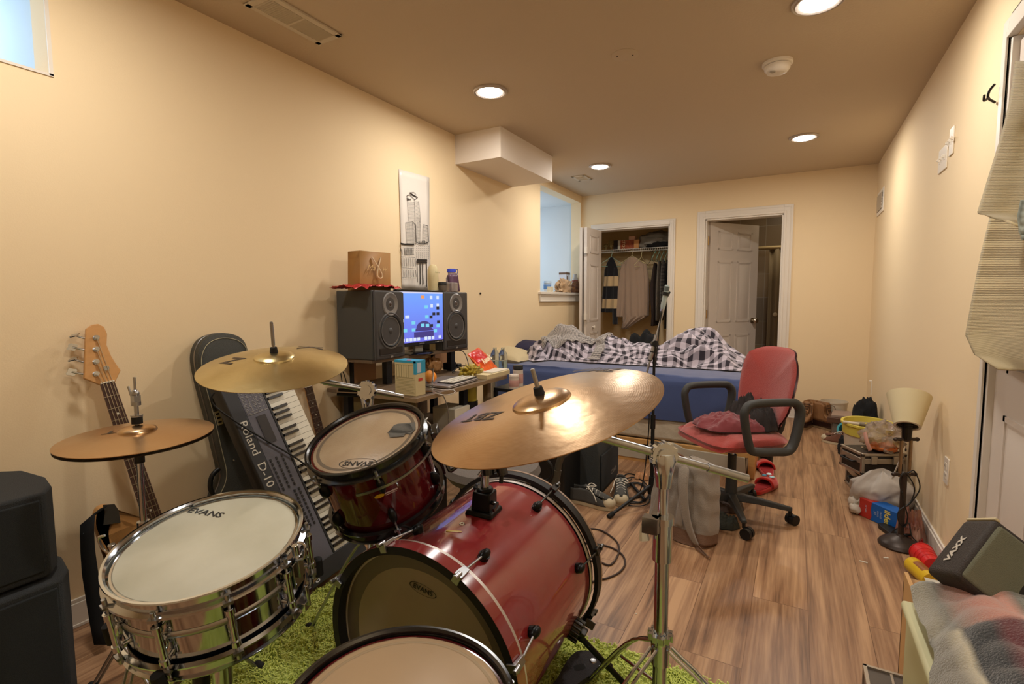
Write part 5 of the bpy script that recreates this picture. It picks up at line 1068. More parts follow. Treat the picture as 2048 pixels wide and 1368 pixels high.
for k in range(2): g.mm((x0+.006, ya-.0012, ZD+hb*(.52+.36*k)), (x1-.016, ya-.0004, ZD+hb*(.525+.36*k)))
for k in range(11): g.mm((x0+.008, ya-.0012, ZD+.012+k*.0075), (x1-.008-(k % 3)*.006, ya-.0004, ZD+.0128+k*.0075))
g.build('printed_lines', M('print_olive', (150, 138, 96), .7), t)
P2 = Z(866, 786, ZD); lathe_item('glass_tumbler', 'empty clear drinking glass beside the white and blue carton', 'glass', (P2.x-.035, P2.y+.0, ZD), [('glass', [(0, .006), (.024, .006), (.033, .125), (.0345, .125), (.027, 0), (0, 0)], m_glass)])
A_ = Z(900, 779, ZD); t = thing('laptop', 'closed silver laptop near the front edge of the desk', 'laptop', (A_.x-.12, A_.y+.17, ZD)); Ml = TR(A_.x-.005, A_.y, ZD) @ RZ(5)
g = G(); g.mm((-.235, 0, .003), (0, .33, .010), Ml); g.build('base', M('alu', (176, 166, 160), .35, .7), t, bevel=.004); g = G(); g.mm((-.235, 0, .0105), (0, .33, .017), Ml); g.build('lid', M('alu', (176, 166, 160), .35, .7), t, bevel=.004)
t = thing('computer_keyboard', 'slim white computer keyboard lying on the laptop', 'keyboard', Ml @ Vector((-.06, .17, .018))); g = G(); g.mm((-.115, .06, .018), (-.01, .33, .024), Ml); g.build('frame', M('kb_dark', (50, 46, 44), .5), t, bevel=.002)
g = G()
for i in range(3):
    for j in range(11): g.mm((-.105+i*.032, .066+j*.0238, .024), (-.08+i*.032, .086+j*.0238, .027), Ml)
o = g.build('keys', m_pw, t); o['kind'] = 'stuff'
oc = Z(887, 772, ZD+.0); p = Ml @ Vector((-.15, .045, .018)); g = G(); g.ell((p.x, p.y, p.z+.034), (.036, .036, .034), amp=.03, fr=9); T(g.build('orange', M('orange_peel', (236, 140, 30), .45, bump=.3, bscale=180)), 'bright orange fruit sitting on the laptop', 'orange')
g = G(); q = [Z(*p, ZD+.02) for p in ((862, 760), (902, 748), (928, 750), (890, 764))]; g.prism([(v.x, v.y) for v in q], ZD+.0005, ZD+.003); T(g.build('manila_folder', M('manila', (214, 172, 112), .7)), 'orange tan folder behind the laptop', 'folder')
b = Z(882, 747, ZD); crumple('bread_bag', 'clear plastic bag of brown bread behind the laptop', 'bread bag', (b.x-.08, b.y, ZD), (.05, .07, .06), M('bread', (150, 104, 56), .25, var=1, vscale=28, rgb2=(196, 150, 100)), amp=.5, fr=4)
b = Z(950, 757, ZD); crumple('crumpled_wrapper', 'crumpled yellow wrapper on the desk by the red snack bag', 'wrapper', (b.x-.03, b.y, ZD), (.045, .075, .045), M('wrap_yellow', (206, 180, 70), .3, var=1, vscale=40, rgb2=(110, 90, 30)), amp=.8, fr=6, seed=4)
t = thing('candy_bag', 'red and orange candy bag lying open toward the bed', 'snack bag', Z(980, 748, ZD)); b = Z(975, 750, ZD)
Mc_ = TR(b.x-.05, b.y+.03, ZD+.075) @ RZ(15) @ RX(6) @ RY(48) @ Matrix.Scale(1.35, 4)
def pil(u, v): e = (4*u*(1-u))**.4*(4*v*(1-v))**.3; return (.075-.15*u, -.085+.17*v, .014*e+.004*nz(u*8, v*8, 2))
g = G(); g.grid(pil, 20, 24); g.grid(lambda u, v: (lambda p: (p[0], p[1], -p[2]))(pil(u, v)), 20, 24)
g.build('bag', M('bag_orange', (226, 96, 30), .3, .1), t); g = G(); g.grid(lambda u, v: (lambda p: (p[0], p[1], p[2]+.001))(pil(.55+.43*u, .03+.8*v)), 12, 20); 
for k in g.v: pass
g.v = [Mc_ @ p for p in g.v]; g.build('red_panel', M('bag_red', (200, 30, 30), .3), t)
g = G(); text(g, "Reese's", .042, Mc_ @ TR(.0, .0, .0235) @ RZ(90), 0, bold=.03, shear=.3); g.build('lettering', M('let_y', (246, 226, 190), .4), t)
o = [q for q in bpy.data.objects if q.parent == t and q.name.startswith('bag')][0]; 
for v in o.data.vertices: v.co = W[t].inverted() @ (Mc_ @ (W[t] @ v.co))
for i, (px, py) in enumerate(((990, 700), (1006, 700))):
    b = Z(px, 742, ZD); b = Vector((b.x-.06, Z(px, 735, ZD).y, ZD)); b = Z(px, 738, ZD)
    lathe_item('water_bottle', ('clear plastic water bottle nearer the candy bag' if i == 0 else 'clear plastic water bottle nearer the bed'), 'bottle', (b.x, b.y, ZD), [('body', [(0, 0), (.030, 0), (.032, .01), (.032, .085), (.028, .11), (.013, .135), (.012, .15), (0, .15)], m_pet), ('water', [(0, .004), (.029, .004), (.029, .06), (0, .06)], m_water)], group='water bottles on the desk')
b = Z(978, 760, ZD); b2 = Z(1020, 748, ZD)
t = thing('paper_stack', 'stack of white paper boxes at the far desk end', 'papers', ((b.x+b2.x)/2-.06, (b.y+b2.y)/2, ZD)); g = G(); g.mm((b.x-.16, b.y, ZD), (b.x-.012, b2.y, ZD+.028)); g.build('lower_box', m_cream, t, bevel=.002); g = G(); g.mm((b.x-.13, b.y+.07, ZD+.028), (b.x-.02, b2.y, ZD+.034)); g.build('paper', m_pw, t)
m_pill = M('pill_white', (212, 198, 184), .35)
nt_z = .58
stz = ZD-.06
# small side stand beyond the desk that carries the jars
b = Z(1030, 778, stz)
t = thing('side_stand', 'small dark stand at the far end of the desk', 'stand', (b.x-.03, b.y+.08, 0)); g = G(); g.mm((b.x-.14, b.y-.02, stz-.02), (b.x+.06, b.y+.16, stz)); g.build('top', m_dkmet, t, bevel=.003)
for sx in (-.13, .05):
    for sy in (-.01, .15): g = G(); g.box((b.x+sx, b.y+sy, (stz-.02)/2), (.02, .02, stz-.02)); g.build('leg', m_dkmet, t)
for i, (px, dy, r, h, lb) in enumerate(((1028, .02, .030, .085, 'short white pill jar in front of the taller one'), (1036, .10, .032, .13, 'taller grey white pill jar behind the short one'))):
    q = Z(px, 778, stz); q = Vector((q.x+.0, b.y+dy, stz)); q.x = at(px, 760, 1, q.y).x
    lathe_item('pill_jar', lb, 'jar', (q.x, q.y, stz), [('body', [(0, 0), (r, 0), (r, h*.78), (r*.85, h*.8), (0, h*.8)], m_pill), ('lid', [(0, h), (r*.95, h), (r, h*.97), (r, h*.82), (0, h*.82)], m_pill if i == 0 else m_srr), ('label_band', [(r+.0005, h*.15), (r+.0008, h*.16), (r+.0008, h*.6), (r+.0005, h*.61)], M('label_pinkish', (196, 150, 140), .6))])
# clutter at the back of the desk
for i, (px, py, s, lb) in enumerate(((912, 742, (.05, .09, .05), 'black power adapter behind the bread bag'), (930, 738, (.04, .05, .03), 'small black box among the desk cables'))):
    q = Z(px, py, ZD); g = G(); g.mm((q.x-.06-s[0], q.y, ZD), (q.x-.06, q.y+s[1], ZD+s[2])); T(g.build('power_adapter' if i == 0 else 'black_box', m_blk, bevel=.006), lb, 'adapter' if i == 0 else 'box')
q = Z(927, 728, ZD); t = thing('white_organizer', 'white small parts rack at the back of the desk', 'organizer', (q.x-.1, q.y, ZD)); g = G()
for k in range(3): g.mm((q.x-.16, q.y, ZD+.002+k*.04), (q.x-.08, q.y+.10, ZD+.008+k*.04))
for yy in (0, .1): g.mm((q.x-.16, q.y+yy-.003, ZD), (q.x-.08, q.y+yy+.003, ZD+.14))
g.build('frame', m_pw, t); g = G(); g.mm((q.x-.15, q.y+.02, ZD+.01), (q.x-.09, q.y+.07, ZD+.038)); g.mm((q.x-.15, q.y+.03, ZD+.05), (q.x-.09, q.y+.08, ZD+.075)); g.build('dark_contents', m_blk, t)
cable('desk_cable', 'black cable tangle behind the laptop', [Z(905, 745, ZD+.01), Z(915, 735, ZD+.03), Z(925, 742, ZD+.02), Z(918, 750, ZD+.01), Z(932, 748, ZD+.03), Z(940, 735, ZD+.04), Z(925, 732, ZD+.02), Z(910, 738, ZD+.02)], .004, m_cab_k)
cable('desk_cable', 'dark cable arching up from the desk below the right speaker', [X(915, 700, -2.1), X(928, 705, -2.08), X(936, 725, -2.02), X(937, 745, -1.95)], .003, m_cab_k)
cable('charging_cable', 'white charging cable looping over the front desk edge', [Z(864, 777, ZD+.004), Z(885, 780, ZD+.004), Z(907, 780, ZD+.01), Z(908, 786, ZD+.004), Z(890, 790, ZD-.01), Z(870, 786, ZD+.004)], .0022, M('cable_white', (214, 206, 196), .5))
q0 = X(868, 781, xe+.01); cable('charging_cable', 'grey cable hanging from the desk edge to the floor', [q0, X(885, 790, xe+.02), X(894, 812, xe+.03), X(897, 840, xe+.02), X(893, 880, xe)], .0026, M('cable_grey', (120, 110, 100), .5))
# under the desk
q = X(945, 806, -1.72); lathe_item('candle_jar', 'yellow candle jar on the lower desk shelf', 'candle', (-1.74, q.y, .418), [('base', [(0, 0), (.05, 0), (.05, .14), (0, .14)], m_dkmet), ('jar', [(0, .141), (.044, .141), (.046, .235), (.044, .24), (.038, .235), (0, .225)], M('candle_yellow', (184, 170, 62), .35))])
q = X(915, 832, -1.70); t = thing('router_box', 'white electronics box with knobs on the lower desk shelf', 'electronics', (-1.74, q.y, .418)); g = G(); g.mm((-1.82, q.y-.08, .418), (-1.66, q.y+.07, .56)); g.build('box', m_pw, t, bevel=.004)
g = G()
for k in range(3): g.cyl((-1.66, q.y-.05+k*.04, .50), (-1.65, q.y-.05+k*.04, .50), .010, n=12)
g.build('knobs', m_blk, t)
q = X(860, 850, -1.70); t = thing('computer_tower', 'black computer tower under the near end of the desk', 'computer', (-1.82, q.y, .0)); g = G(); g.mm((-2.05, q.y-.09, .0), (-1.66, q.y+.09, .39)); g.build('case', m_cab, t, bevel=.006); g = G(); g.mm((-1.66, q.y-.08, .02), (-1.652, q.y+.08, .37)); g.build('front_panel', m_blkm, t, bevel=.004)
crumple('plastic_bag', 'crinkled silvery clear plastic bag hanging under the near desk corner', 'plastic bag', (-1.72, y0+.10, .43), (.07, .06, .11), M('bag_silver', (130, 124, 112), .2, .3, trans=.3), amp=.9, fr=5, seed=9)
def heap(nm, lb, c, rx, ry, h, mat, seed, rot=0, cat='clothes', fr=9, bot=None):
    g = G(); Mh = TR(*c) @ RZ(rot)
    def f(u, v, s):
        x, y = 2*u-1, 2*v-1; r = sqrt(x*x+y*y)/1.0; a = atan2(y, x); k = 1+.25*nz(cos(a)*2, sin(a)*2, seed)
        rr_ = max(abs(x), abs(y)); sc_ = rr_/(r+1e-6); X_, Y_ = x*sc_*k, y*sc_*k; e = max(0, 1-rr_**2.2)
        return (X_*rx, Y_*ry, (h*e**.5*(.65+.55*nz(X_*2, Y_*2, seed+3))+h*.35*abs(nz(X_*fr*.5, Y_*fr, seed+9))*min(1, e*4)+.004) if s else 0)
    g.grid(lambda u, v: f(u, v, 1), 44, 40, Mh); g.grid(lambda u, v: f(u, v, 0), 44, 40, Mh)
    return T(g.build(nm, mat, ang=80), lb, cat)
# ================================================================== BED
m_sheet = M('sheet_blue', (60, 76, 122), .8, bump=.5, bscale=6, sheen=.4); m_pine = M('pine', (206, 158, 96), .5, var=.12, vscale=8, stretch=(1, 12, 12))
m_quilt = M('quilted_cream', (188, 174, 152), .8, bump=.9, bscale=16); m_white_l = M('drawer_white', (186, 178, 160), .5)
bx0, bx1, by0, by1 = -2.20, -.235, 3.60, 4.62
t = thing('bed', 'single bed with blue sheet, quilted base and drawers below', 'bed', ((bx0+bx1)/2, (by0+by1)/2, 0))
g = G(); g.mm((bx0, by0+.01, .165), (bx1-.03, by1, .335)); g.build('box_spring', m_quilt, t, bevel=.03, seg=3)
def matt(u, v, top): pass
g = G()
def shell_(u, v):
    # v runs around the rounded section from the front bottom over the top to the back bottom
    x = bx0+(bx1-bx0)*u; P_ = [(by0-.006, .325), (by0-.012, .45), (by0-.006, .60), (by0+.03, .645), (by0+.12, .652), ((by0+by1)/2, .655), (by1-.12, .652), (by1-.03, .645), (by1, .60), (by1, .325)]
    f = v*(len(P_)-1); i = min(int(f), len(P_)-2); q = f-i; y = P_[i][0]*(1-q)+P_[i+1][0]*q; z = P_[i][1]*(1-q)+P_[i+1][1]*q
    w_ = .010*nz(x*3.2, y*2+z*2, 5)+.005*nz(x*14, y*3+z*10, 2); e = min(1, (1-u)/.02, u/.02); k = .035*(1-e)
    return (x, y+(w_ if i < 3 else 0)-.0+(k if y < 4 else -k)+.006*sin(x*9)*(1 if i < 2 else 0), z+(w_*.8 if 3 <= i <= 6 else 0)-k*.6)
g.grid(shell_, 90, 45); n0 = len(g.v); g.mm((bx1-.012, by0+.02, .325), (bx1-.004, by1-.02, .63)); g.mm((bx0, by0+.02, .325), (bx0+.01, by1-.02, .63)); g.build('blue_sheet', m_sheet, t, ang=60)
for yy in (by0, by1): g = G(); g.mm((bx0, yy-.012, .132), (bx1+.02, yy+.012, .168)); g.build('rail', m_pine, t, bevel=.003)
g = G(); g.mm((bx1-.005, by0-.02, 0), (bx1+.035, by1+.015, .17)); g.build('end_board', m_pine, t, bevel=.003)
g = G(); g.mm((bx0, by0+.05, 0), (bx1-.02, by0+.06, .13)); g.build('recess_shade', m_dk, t)  # dark sheet standing in for the shade in the gap behind the drawers
g = G(); g.mm((bx0, by0-.008, 0), (bx1-.01, by0+.01, .022)); g.build('plinth', m_pine, t)
for a, b, yy, mt in ((-2.15, -1.62, .0, 0), (-1.60, -.90, .0, 0)):
    g = G(); g.mm((a, by0-.012, .022), (b, by0+.01, .112)); g.build('drawer', m_white_l, t, bevel=.003)
q = [Y(px, py, by0-.055) for px, py in ((1299, 883), (1346, 886), (1370, 898), (1490, 916), (1492, 956), (1299, 926))]
g = G(); g.add([(p.x, by0-.06, max(.004, p.z)) for p in q]+[(p.x, by0-.042, max(.004, p.z)) for p in q], [(5, 4, 3, 2, 1, 0), (6, 7, 8, 9, 10, 11)]+[(i, (i+1) % 6, 6+(i+1) % 6, 6+i) for i in range(6)]); g.build('drawer', m_white_l, t, bevel=.002)
g = G(); g.mm((q[0].x+.02, by0-.042, .006), (q[4].x-.02, by0+.04, .06)); g.build('drawer_box', m_pine, t)
# gingham duvet
m_gin = check_mat('gingham', (200, 190, 202), (38, 32, 44), 12); m_hound = check_mat('small_check', (190, 182, 176), (58, 54, 56), 70)
sil = [(1040, 705), (1052, 684), (1075, 678), (1100, 668), (1125, 668), (1150, 682), (1178, 692), (1200, 683), (1225, 684), (1245, 695), (1275, 697), (1300, 702), (1318, 696), (1332, 682), (1350, 670), (1380, 667), (1408, 672), (1430, 686), (1450, 700), (1470, 712), (1488, 722), (1494, 736)]
S = [Y(a, b, 4.12) for a, b in sil]
fr_ = [(1040, 714), (1065, 722), (1110, 718), (1150, 722), (1200, 722), (1260, 722), (1300, 724), (1330, 731), (1380, 728), (1430, 731), (1465, 738), (1492, 742)]
F_ = [Z(a, b, .668) for a, b in fr_]
def interp(tab, x):
    if x <= tab[0][0]: return tab[0][1]
    for (a, b), (c, d) in zip(tab, tab[1:]):
        if x <= c: return b+(d-b)*(x-a)/(c-a+1e-9)
    return tab[-1][1]
hT = sorted((p.x, p.z) for p in S); 
yT = sorted((p.x*1.0, p.y) for p in F_)
def duvet(u, v, x0, x1, lift=0):
    u = max(0, min(1, u)); v = max(0, min(1, v)); x = x0+(x1-x0)*u; yf = max(3.66, min(3.92, interp(yT, x)-.0)); yb = 4.60; y = yf+(yb-yf)*v
    x2 = x*(4.12/ max(3.9, y))*1.0; hh = interp(hT, x)-.665
    prof = (sin(pi*min(1, v/.62)/2) if v < .62 else max(0, cos((v-.62)/.38*pi/2))**.6)
    z = .663+hh*prof
    w1 = .055*nz(x*3.5+y*2, y*13, 1)+.034*nz(x*8, y*26, 7)+.04*abs(nz(x*2.4, y*8+x*3, 4))
    e = min(1, v/.08, (1-v)/.08, u/.03, (1-u)/.03); z += w1*(.35+.65*e)*(.5+hh*4)
    if e < 1: z = .664+(z-.664)*sqrt(max(e, 0))
    return (x, y+.018*nz(x*9, 0, 3)*(1-v), max(.662, z+lift))
g = G(); g.grid(lambda u, v: duvet(u, v, -2.10, -.285), 170, 90, us=2.3, vs_=1.5)
for k_ in list(g.uv): a_, b_ = g.uv[k_]; g.uv[k_] = (a_+.10*nz(a_*2.4, b_*2.4, 1)+.03*nz(a_*7, b_*7, 5), b_+.16*nz(a_*2, b_*2, 9)+.05*nz(a_*6, b_*6, 3))
T(g.build('duvet', m_gin, ang=80), 'rumpled black and white gingham duvet heaped along the bed', 'duvet')
def fold(u, v):
    # the reverse side of the duvet turned back over itself
    a = Vector(duvet(.02+.30*u+.05*(1-v), .30+.62*v-.10*sin(u*6.3), -2.10, -.285)); return (a.x, a.y-.01, a.z+.014+.012*abs(nz(u*7, v*5, 8)))
g = G(); g.grid(fold, 50, 36, us=.8, vs_=.7); g.grid(lambda u, v: (lambda p: (p.x, p.y, p.z))(Vector(duvet(.335+.045*u+.01*sin(v*9), .02+.8*v, -2.10, -.285))+Vector((0, -.006, .016))), 14, 50, us=.12, vs_=.8)
T(g.build('throw_blanket', m_hound, solid=.008, ang=80), 'grey small check blanket turned over the left end of the gingham duvet', 'blanket')
pc = Y(1003, 702, 3.85); t = thing('pillow', 'cream pillow at the left end of the bed', 'pillow', (pc.x, 3.86, .66)); g = G()
def pil2(u, v, s=1): e = (4*u*(1-u))**.45*(4*v*(1-v))**.45; return (pc.x-.30+.58*u, 3.66+.42*v, .735-.07*u+s*.075*e+.004*nz(u*6, v*6)*s)
g.grid(lambda u, v: pil2(u, v, 1), 30, 26); g.grid(lambda u, v: pil2(u, v, -1), 30, 26); g.build('case', M('pillow_cream', (196, 180, 144), .85, bump=.2, bscale=20), t, ang=80)
pc2 = Y(1055, 690, 4.25); g = G(); g.grid(lambda u, v: (pc2.x-.38+.62*u, 4.02+.42*v, .70+.10*(4*u*(1-u))**.4*(4*v*(1-v))**.4+.01*nz(u*6, v*6)), 26, 22); g.grid(lambda u, v: (pc2.x-.38+.62*u, 4.02+.42*v, .70-.02*(4*u*(1-u))**.4*(4*v*(1-v))**.4), 26, 22); T(g.build('pillow', M('navy_cloth', (36, 34, 62), .85), ang=80), 'dark navy pillow tucked behind the cream pillow', 'pillow')
c = Y(1290, 668, 4.95); crumple('clothes_pile', 'heap of black clothes beyond the bed in front of the closet', 'clothes', (c.x, 4.95, .0), (.20, .17, c.z/1.62), m_cloth_k, amp=.3, fr=3, seed=2)
# ================================================================== CLOSET
YC = 6.0
t = thing('closet_shelf', 'white wire closet shelf above the hanging clothes', 'shelf', (-1.7, 6.2, 1.76)); zs = 1.782
m_wire = M('wire_white', (216, 210, 200), .4)
g = G(); 
for y, z in ((5.98, zs), (5.98, zs-.03), (6.39, zs), (6.2, zs-.004)): g.cyl((-2.30, y, z), (-1.10, y, z), .0035, n=8)
g.build('rods', m_wire, t); g = G(); n_ = 48
for i in range(n_+1): x = -2.295+1.19*i/n_; g.cyl((x, 5.98, zs-.03), (x, 5.98, zs+.002), .0018, n=5, cap=False); g.cyl((x, 5.98, zs+.003), (x, 6.39, zs+.003), .0018, n=5, cap=False)
g.build('cross_wires', m_wire, t)
def hanger(lb, x, y, mat, w_=.20, yaw=0, drop=.12, tri=True, mname='hanger', grp=None):
    z = zs-.03; Mh = TR(x, y, z) @ RZ(yaw); t = thing(mname, lb, 'hanger', (x, y, z-drop-.1), group=grp)
    g = G(); g.tube([(-.012, 0, -.006), (-.010, 0, .012), (.004, 0, .018), (.014, 0, .008), (.010, 0, -.01), (0, 0, -.03), (0, 0, -drop+.05)], .0028, n=7, Mx=Mh); g.build('hook', mat, t)
    g = G(); g.tube([(0, 0, -drop+.05), (-w_, 0, -drop-.05), (-w_*.9, 0, -drop-.065), (w_*.9, 0, -drop-.065), (w_, 0, -drop-.05)], .003, n=7, smooth=1, Mx=Mh, closed=True); g.build('frame', mat, t); return t
def garment(g, rows, y, dep, Mx=None, nu=28, folds=5, fa=.3, seed=0, sub=5):
    """rows: (x_left, x_right, z) from the top down"""
    R_ = []
    for (a, b, z), (c, d, e) in zip(rows, rows[1:]):
        for k in range(sub): q = k/sub; R_.append((a+(c-a)*q, b+(d-b)*q, z+(e-z)*q))
    R_.append(rows[-1]); n = len(R_); loop = 2*nu; vs = []; uv = []
    for j, (a, b, z) in enumerate(R_):
        fo = fa*(j/n)
        for i in range(loop):
            s = i/loop*2*pi; cx_ = (a+b)/2; hw = (b-a)/2; xx = cx_-hw*cos(s); dd = dep*(.35+.65*min(1, j/n*1.6)); yy = y-dd*sin(s)*(1+fo*sin(i*folds*2*pi/loop*2+seed+z*2))-.006*nz(xx*14, z*3, seed)
            vs.append((xx, yy, z+.006*sin(i*1.3)*(j == n-1))); uv.append((xx, z))
    fs = [(j*loop+i, j*loop+(i+1) % loop, (j+1)*loop+(i+1) % loop, (j+1)*loop+i) for j in range(n-1) for i in range(loop)]+[tuple(range(loop)), tuple(range((n-1)*loop, n*loop))]
    g.add(vs, fs, Mx, uv)
def rw(pts, y): 
    out = []
    for xl, xr, py in pts: a, b = Y(xl, py, y), Y(xr, py, y); out.append((a.x, b.x, (a.z+b.z)/2))
    return out
m_taupe = M('knit_taupe', (158, 134, 114), .95, bump=.3, bscale=160, sheen=.3)
t = thing('cardigan', 'long taupe cardigan hanging in the middle of the closet', 'cardigan', Y(1268, 655, YC))
g = G(); garment(g, rw([(1259, 1268, 514), (1249, 1280, 522), (1245, 1290, 532), (1244, 1294, 545), (1244, 1296, 570), (1243, 1297, 600), (1243, 1297, 625), (1244, 1297, 632), (1246, 1274, 645), (1243, 1256, 657)], YC), YC, .06, folds=6, fa=.35); g.build('body', m_taupe, t, ang=80)
g = G(); garment(g, rw([(1243, 1250, 528), (1239, 1250, 550), (1235, 1250, 580), (1233, 1250, 610), (1232, 1248, 625), (1233, 1247, 633)], YC-.03), YC-.03, .035, folds=2, fa=.2, seed=3); g.build('sleeve', m_taupe, t, ang=80)
g = G(); garment(g, rw([(1286, 1293, 528), (1288, 1298, 560), (1288, 1299, 600), (1288, 1298, 631)], YC-.02), YC-.02, .035, folds=2, fa=.2, seed=5); g.build('sleeve', m_taupe, t, ang=80)
c = Y(1264, 500, YC); hanger('cream hanger holding the taupe cardigan', c.x, YC, M('hanger_cream', (214, 200, 150), .5), .17, 0, .10)
# black and cream colour block cardigan: bands are knitted in
def zof(py): return Y(1220, py, YC).z
m_blockc = M('knit_block', (205, 180, 140), .95, sheen=.3); nt, bb, N, L = nodes_of(m_blockc); tc = N('ShaderNodeTexCoord'); sp = N('ShaderNodeSeparateXYZ'); L(tc.outputs['UV'], sp.inputs[0])
rr_ = N('ShaderNodeValToRGB'); rr_.color_ramp.interpolation = 'CONSTANT'; mr = N('ShaderNodeMapRange'); zb_, zt_ = zof(640), zof(510); mr.inputs[1].default_value = zb_; mr.inputs[2].default_value = zt_; L(sp.outputs[1], mr.inputs[0]); L(mr.outputs[0], rr_.inputs[0])
e = rr_.color_ramp.elements; cb_ = (*lin((20, 18, 22)), 1); cc_ = (*lin((196, 168, 126)), 1)
def frac(py): return (zof(py)-zb_)/(zt_-zb_)
e[0].position = 0; e[0].color = cb_; e[1].position = frac(617); e[1].color = cc_
for py, col in ((598, cb_), (573, cc_), (553, cb_)): k = e.new(frac(py)); k.color = col
L(rr_.outputs[0], bb.inputs['Base Color'])
t = thing('cardigan', 'black and cream block striped cardigan at the left of the closet', 'cardigan', Y(1220, 645, YC))
g = G(); garment(g, rw([(1220, 1226, 515), (1214, 1231, 526), (1209, 1236, 540), (1208, 1237, 552), (1206, 1236, 575), (1204, 1234, 600), (1202, 1232, 624)], YC), YC, .055, folds=4, fa=.3); g.build('body', m_blockc, t, ang=80)
g = G(); garment(g, rw([(1228, 1235, 535), (1226, 1237, 560), (1225, 1236, 600), (1225, 1235, 648)], YC-.04), YC-.04, .03, folds=2, fa=.2); g.build('sleeve', m_blockc, t, ang=80)
c = Y(1223, 505, YC); hanger('pale green hanger holding the block striped cardigan', c.x, YC, M('hanger_green', (150, 190, 170), .5), .15, 30, .10)
g_ = 'green hangers of clothes at the right of the closet'
c = Y(1283, 505, YC); hanger('empty cream hanger beside the taupe cardigan', c.x, YC, M('hanger_cream', (214, 200, 150), .5), .14, 70, .12)
c = Y(1304, 505, YC); hanger('empty black triangular wire hanger', c.x, YC, m_blk, .075, 10, .15)
for i, (x0, x1, top, bot, mt, lb) in enumerate(((1305, 1316, 526, 650, M('cloth_darkbrown', (48, 36, 32), .95), 'dark brown shirt on the hanger nearest the black wire hanger'), (1314, 1324, 522, 640, M('cloth_tweed', (132, 122, 110), .95, var=.5, vscale=90), 'grey tweed garment between two dark ones in the closet'), (1322, 1333, 520, 630, stripe_mat('cloth_stripes', (20, 18, 18), (120, 108, 96), 60, 1, .6), 'black finely striped garment near the closet edge'), (1331, 1340, 520, 655, M('cloth_black2', (26, 24, 26), .95), 'black garment at the right edge of the closet'))):
    yy = YC+.03*i; g = G(); a = Y((x0+x1)/2, 510, yy)
    garment(g, rw([((x0+x1)/2-2, (x0+x1)/2+2, top), (x0+2, x1-1, top+12), (x0+(0 if i else -3), x1, top+50), (x0+(1 if i else 2), x1, bot-20), (x0+1, x1-1, bot)], yy), yy, .16, folds=3, fa=.15, seed=i); T(g.build('hanging_garment', mt, ang=80), lb, 'clothes')
    hanger(['green hanger of the dark brown shirt', 'green hanger of the grey tweed garment', 'green hanger of the finely striped garment', 'green hanger of the rightmost black garment'][i], a.x, yy, M('hanger_mint', (150, 196, 176), .5), .12, 85, .06)
# on the closet shelf
def shx(px, py, y): return Y(px, py, y)
zs2 = zs+.006; a, b = shx(1237, 490, 6.1), shx(1270, 490, 6.1)
t = thing('cereal_box', 'orange and white cereal box lying on the closet shelf', 'box', ((a.x+b.x)/2, 6.15, zs2)); g = G(); g.mm((a.x, 6.08, zs2), (b.x, 6.2, zs2+.11)); g.build('box', M('box_orange', (176, 84, 44), .6, var=.5, vscale=30), t)
g = G(); g.mm((a.x-.001, 6.079, zs2), (a.x+.03, 6.201, zs2+.111)); g.build('spine', M('spine_white', (206, 196, 176), .6), t)
g = G(); text(g, 'DOTS', .05, Matrix(((0, 1, 0, a.x+.07), (0, 0, -1, 6.078), (1, 0, 0, zs2+.055), (0, 0, 0, 1))) @ RZ(0), .001); g.build('lettering', M('let_cream2', (230, 200, 150), .6), t)
a, b = shx(1271, 490, 6.1), shx(1277, 490, 6.1); g = G(); g.mm((a.x-.005, 6.05, zs2), (b.x+.015, 6.15, zs2+.105)); T(g.build('cardboard_box', M('box_tan', (196, 136, 76), .6)), 'narrow tan box standing beside the orange cereal box', 'box')
a, b = shx(1259, 470, 6.12), shx(1271, 470, 6.12); g = G(); g.mm((a.x, 6.09, zs2+.1115), (b.x, 6.17, zs2+.155)); T(g.build('small_box', M('box_pink', (206, 160, 130), .6)), 'small pinkish box on top of the cereal box', 'box')
a = shx(1230, 480, 6.15); g = G(); g.mm((a.x-.01, 6.12, zs2), (a.x+.05, 6.2, zs2+.12)); T(g.build('dark_box', M('box_dark', (56, 46, 40), .7)), 'dark box behind the orange cereal box', 'box')
for i, (px, r) in enumerate(((1212, .03), (1222, .035))):
    a = shx(px, 495, 6.08); lathe_item('glass_goblet', ['small amber glass ornament at the left end of the closet shelf', 'taller clear glass ornament on the closet shelf'][i], 'ornament', (a.x, 6.08, zs2), [('glass', [(0, 0), (r*.7, 0), (r*.2, .012), (r*.2, .03), (r, .05+.03*i), (r*.8, .075+.04*i), (r*.75, .075+.04*i), (r*.9, .05+.03*i), (0, .035)], M('amber_glass', (206, 186, 130), .1, trans=.7))])
c = shx(1312, 480, 6.15); crumple('folded_bedding', 'bundle of grey bedding at the right end of the closet shelf', 'bedding', (c.x+.02, 6.17, zs2), (.22, .15, .12), M('bedding_grey', (134, 128, 118), .9), amp=.3, fr=3, seed=6)
c = shx(1318, 488, 6.0); crumple('folded_clothes', 'dark folded cloth tucked under the grey bedding', 'clothes', (c.x+.0, 6.06, zs2), (.15, .075, .04), m_cloth_k, amp=.3, fr=3, seed=7)
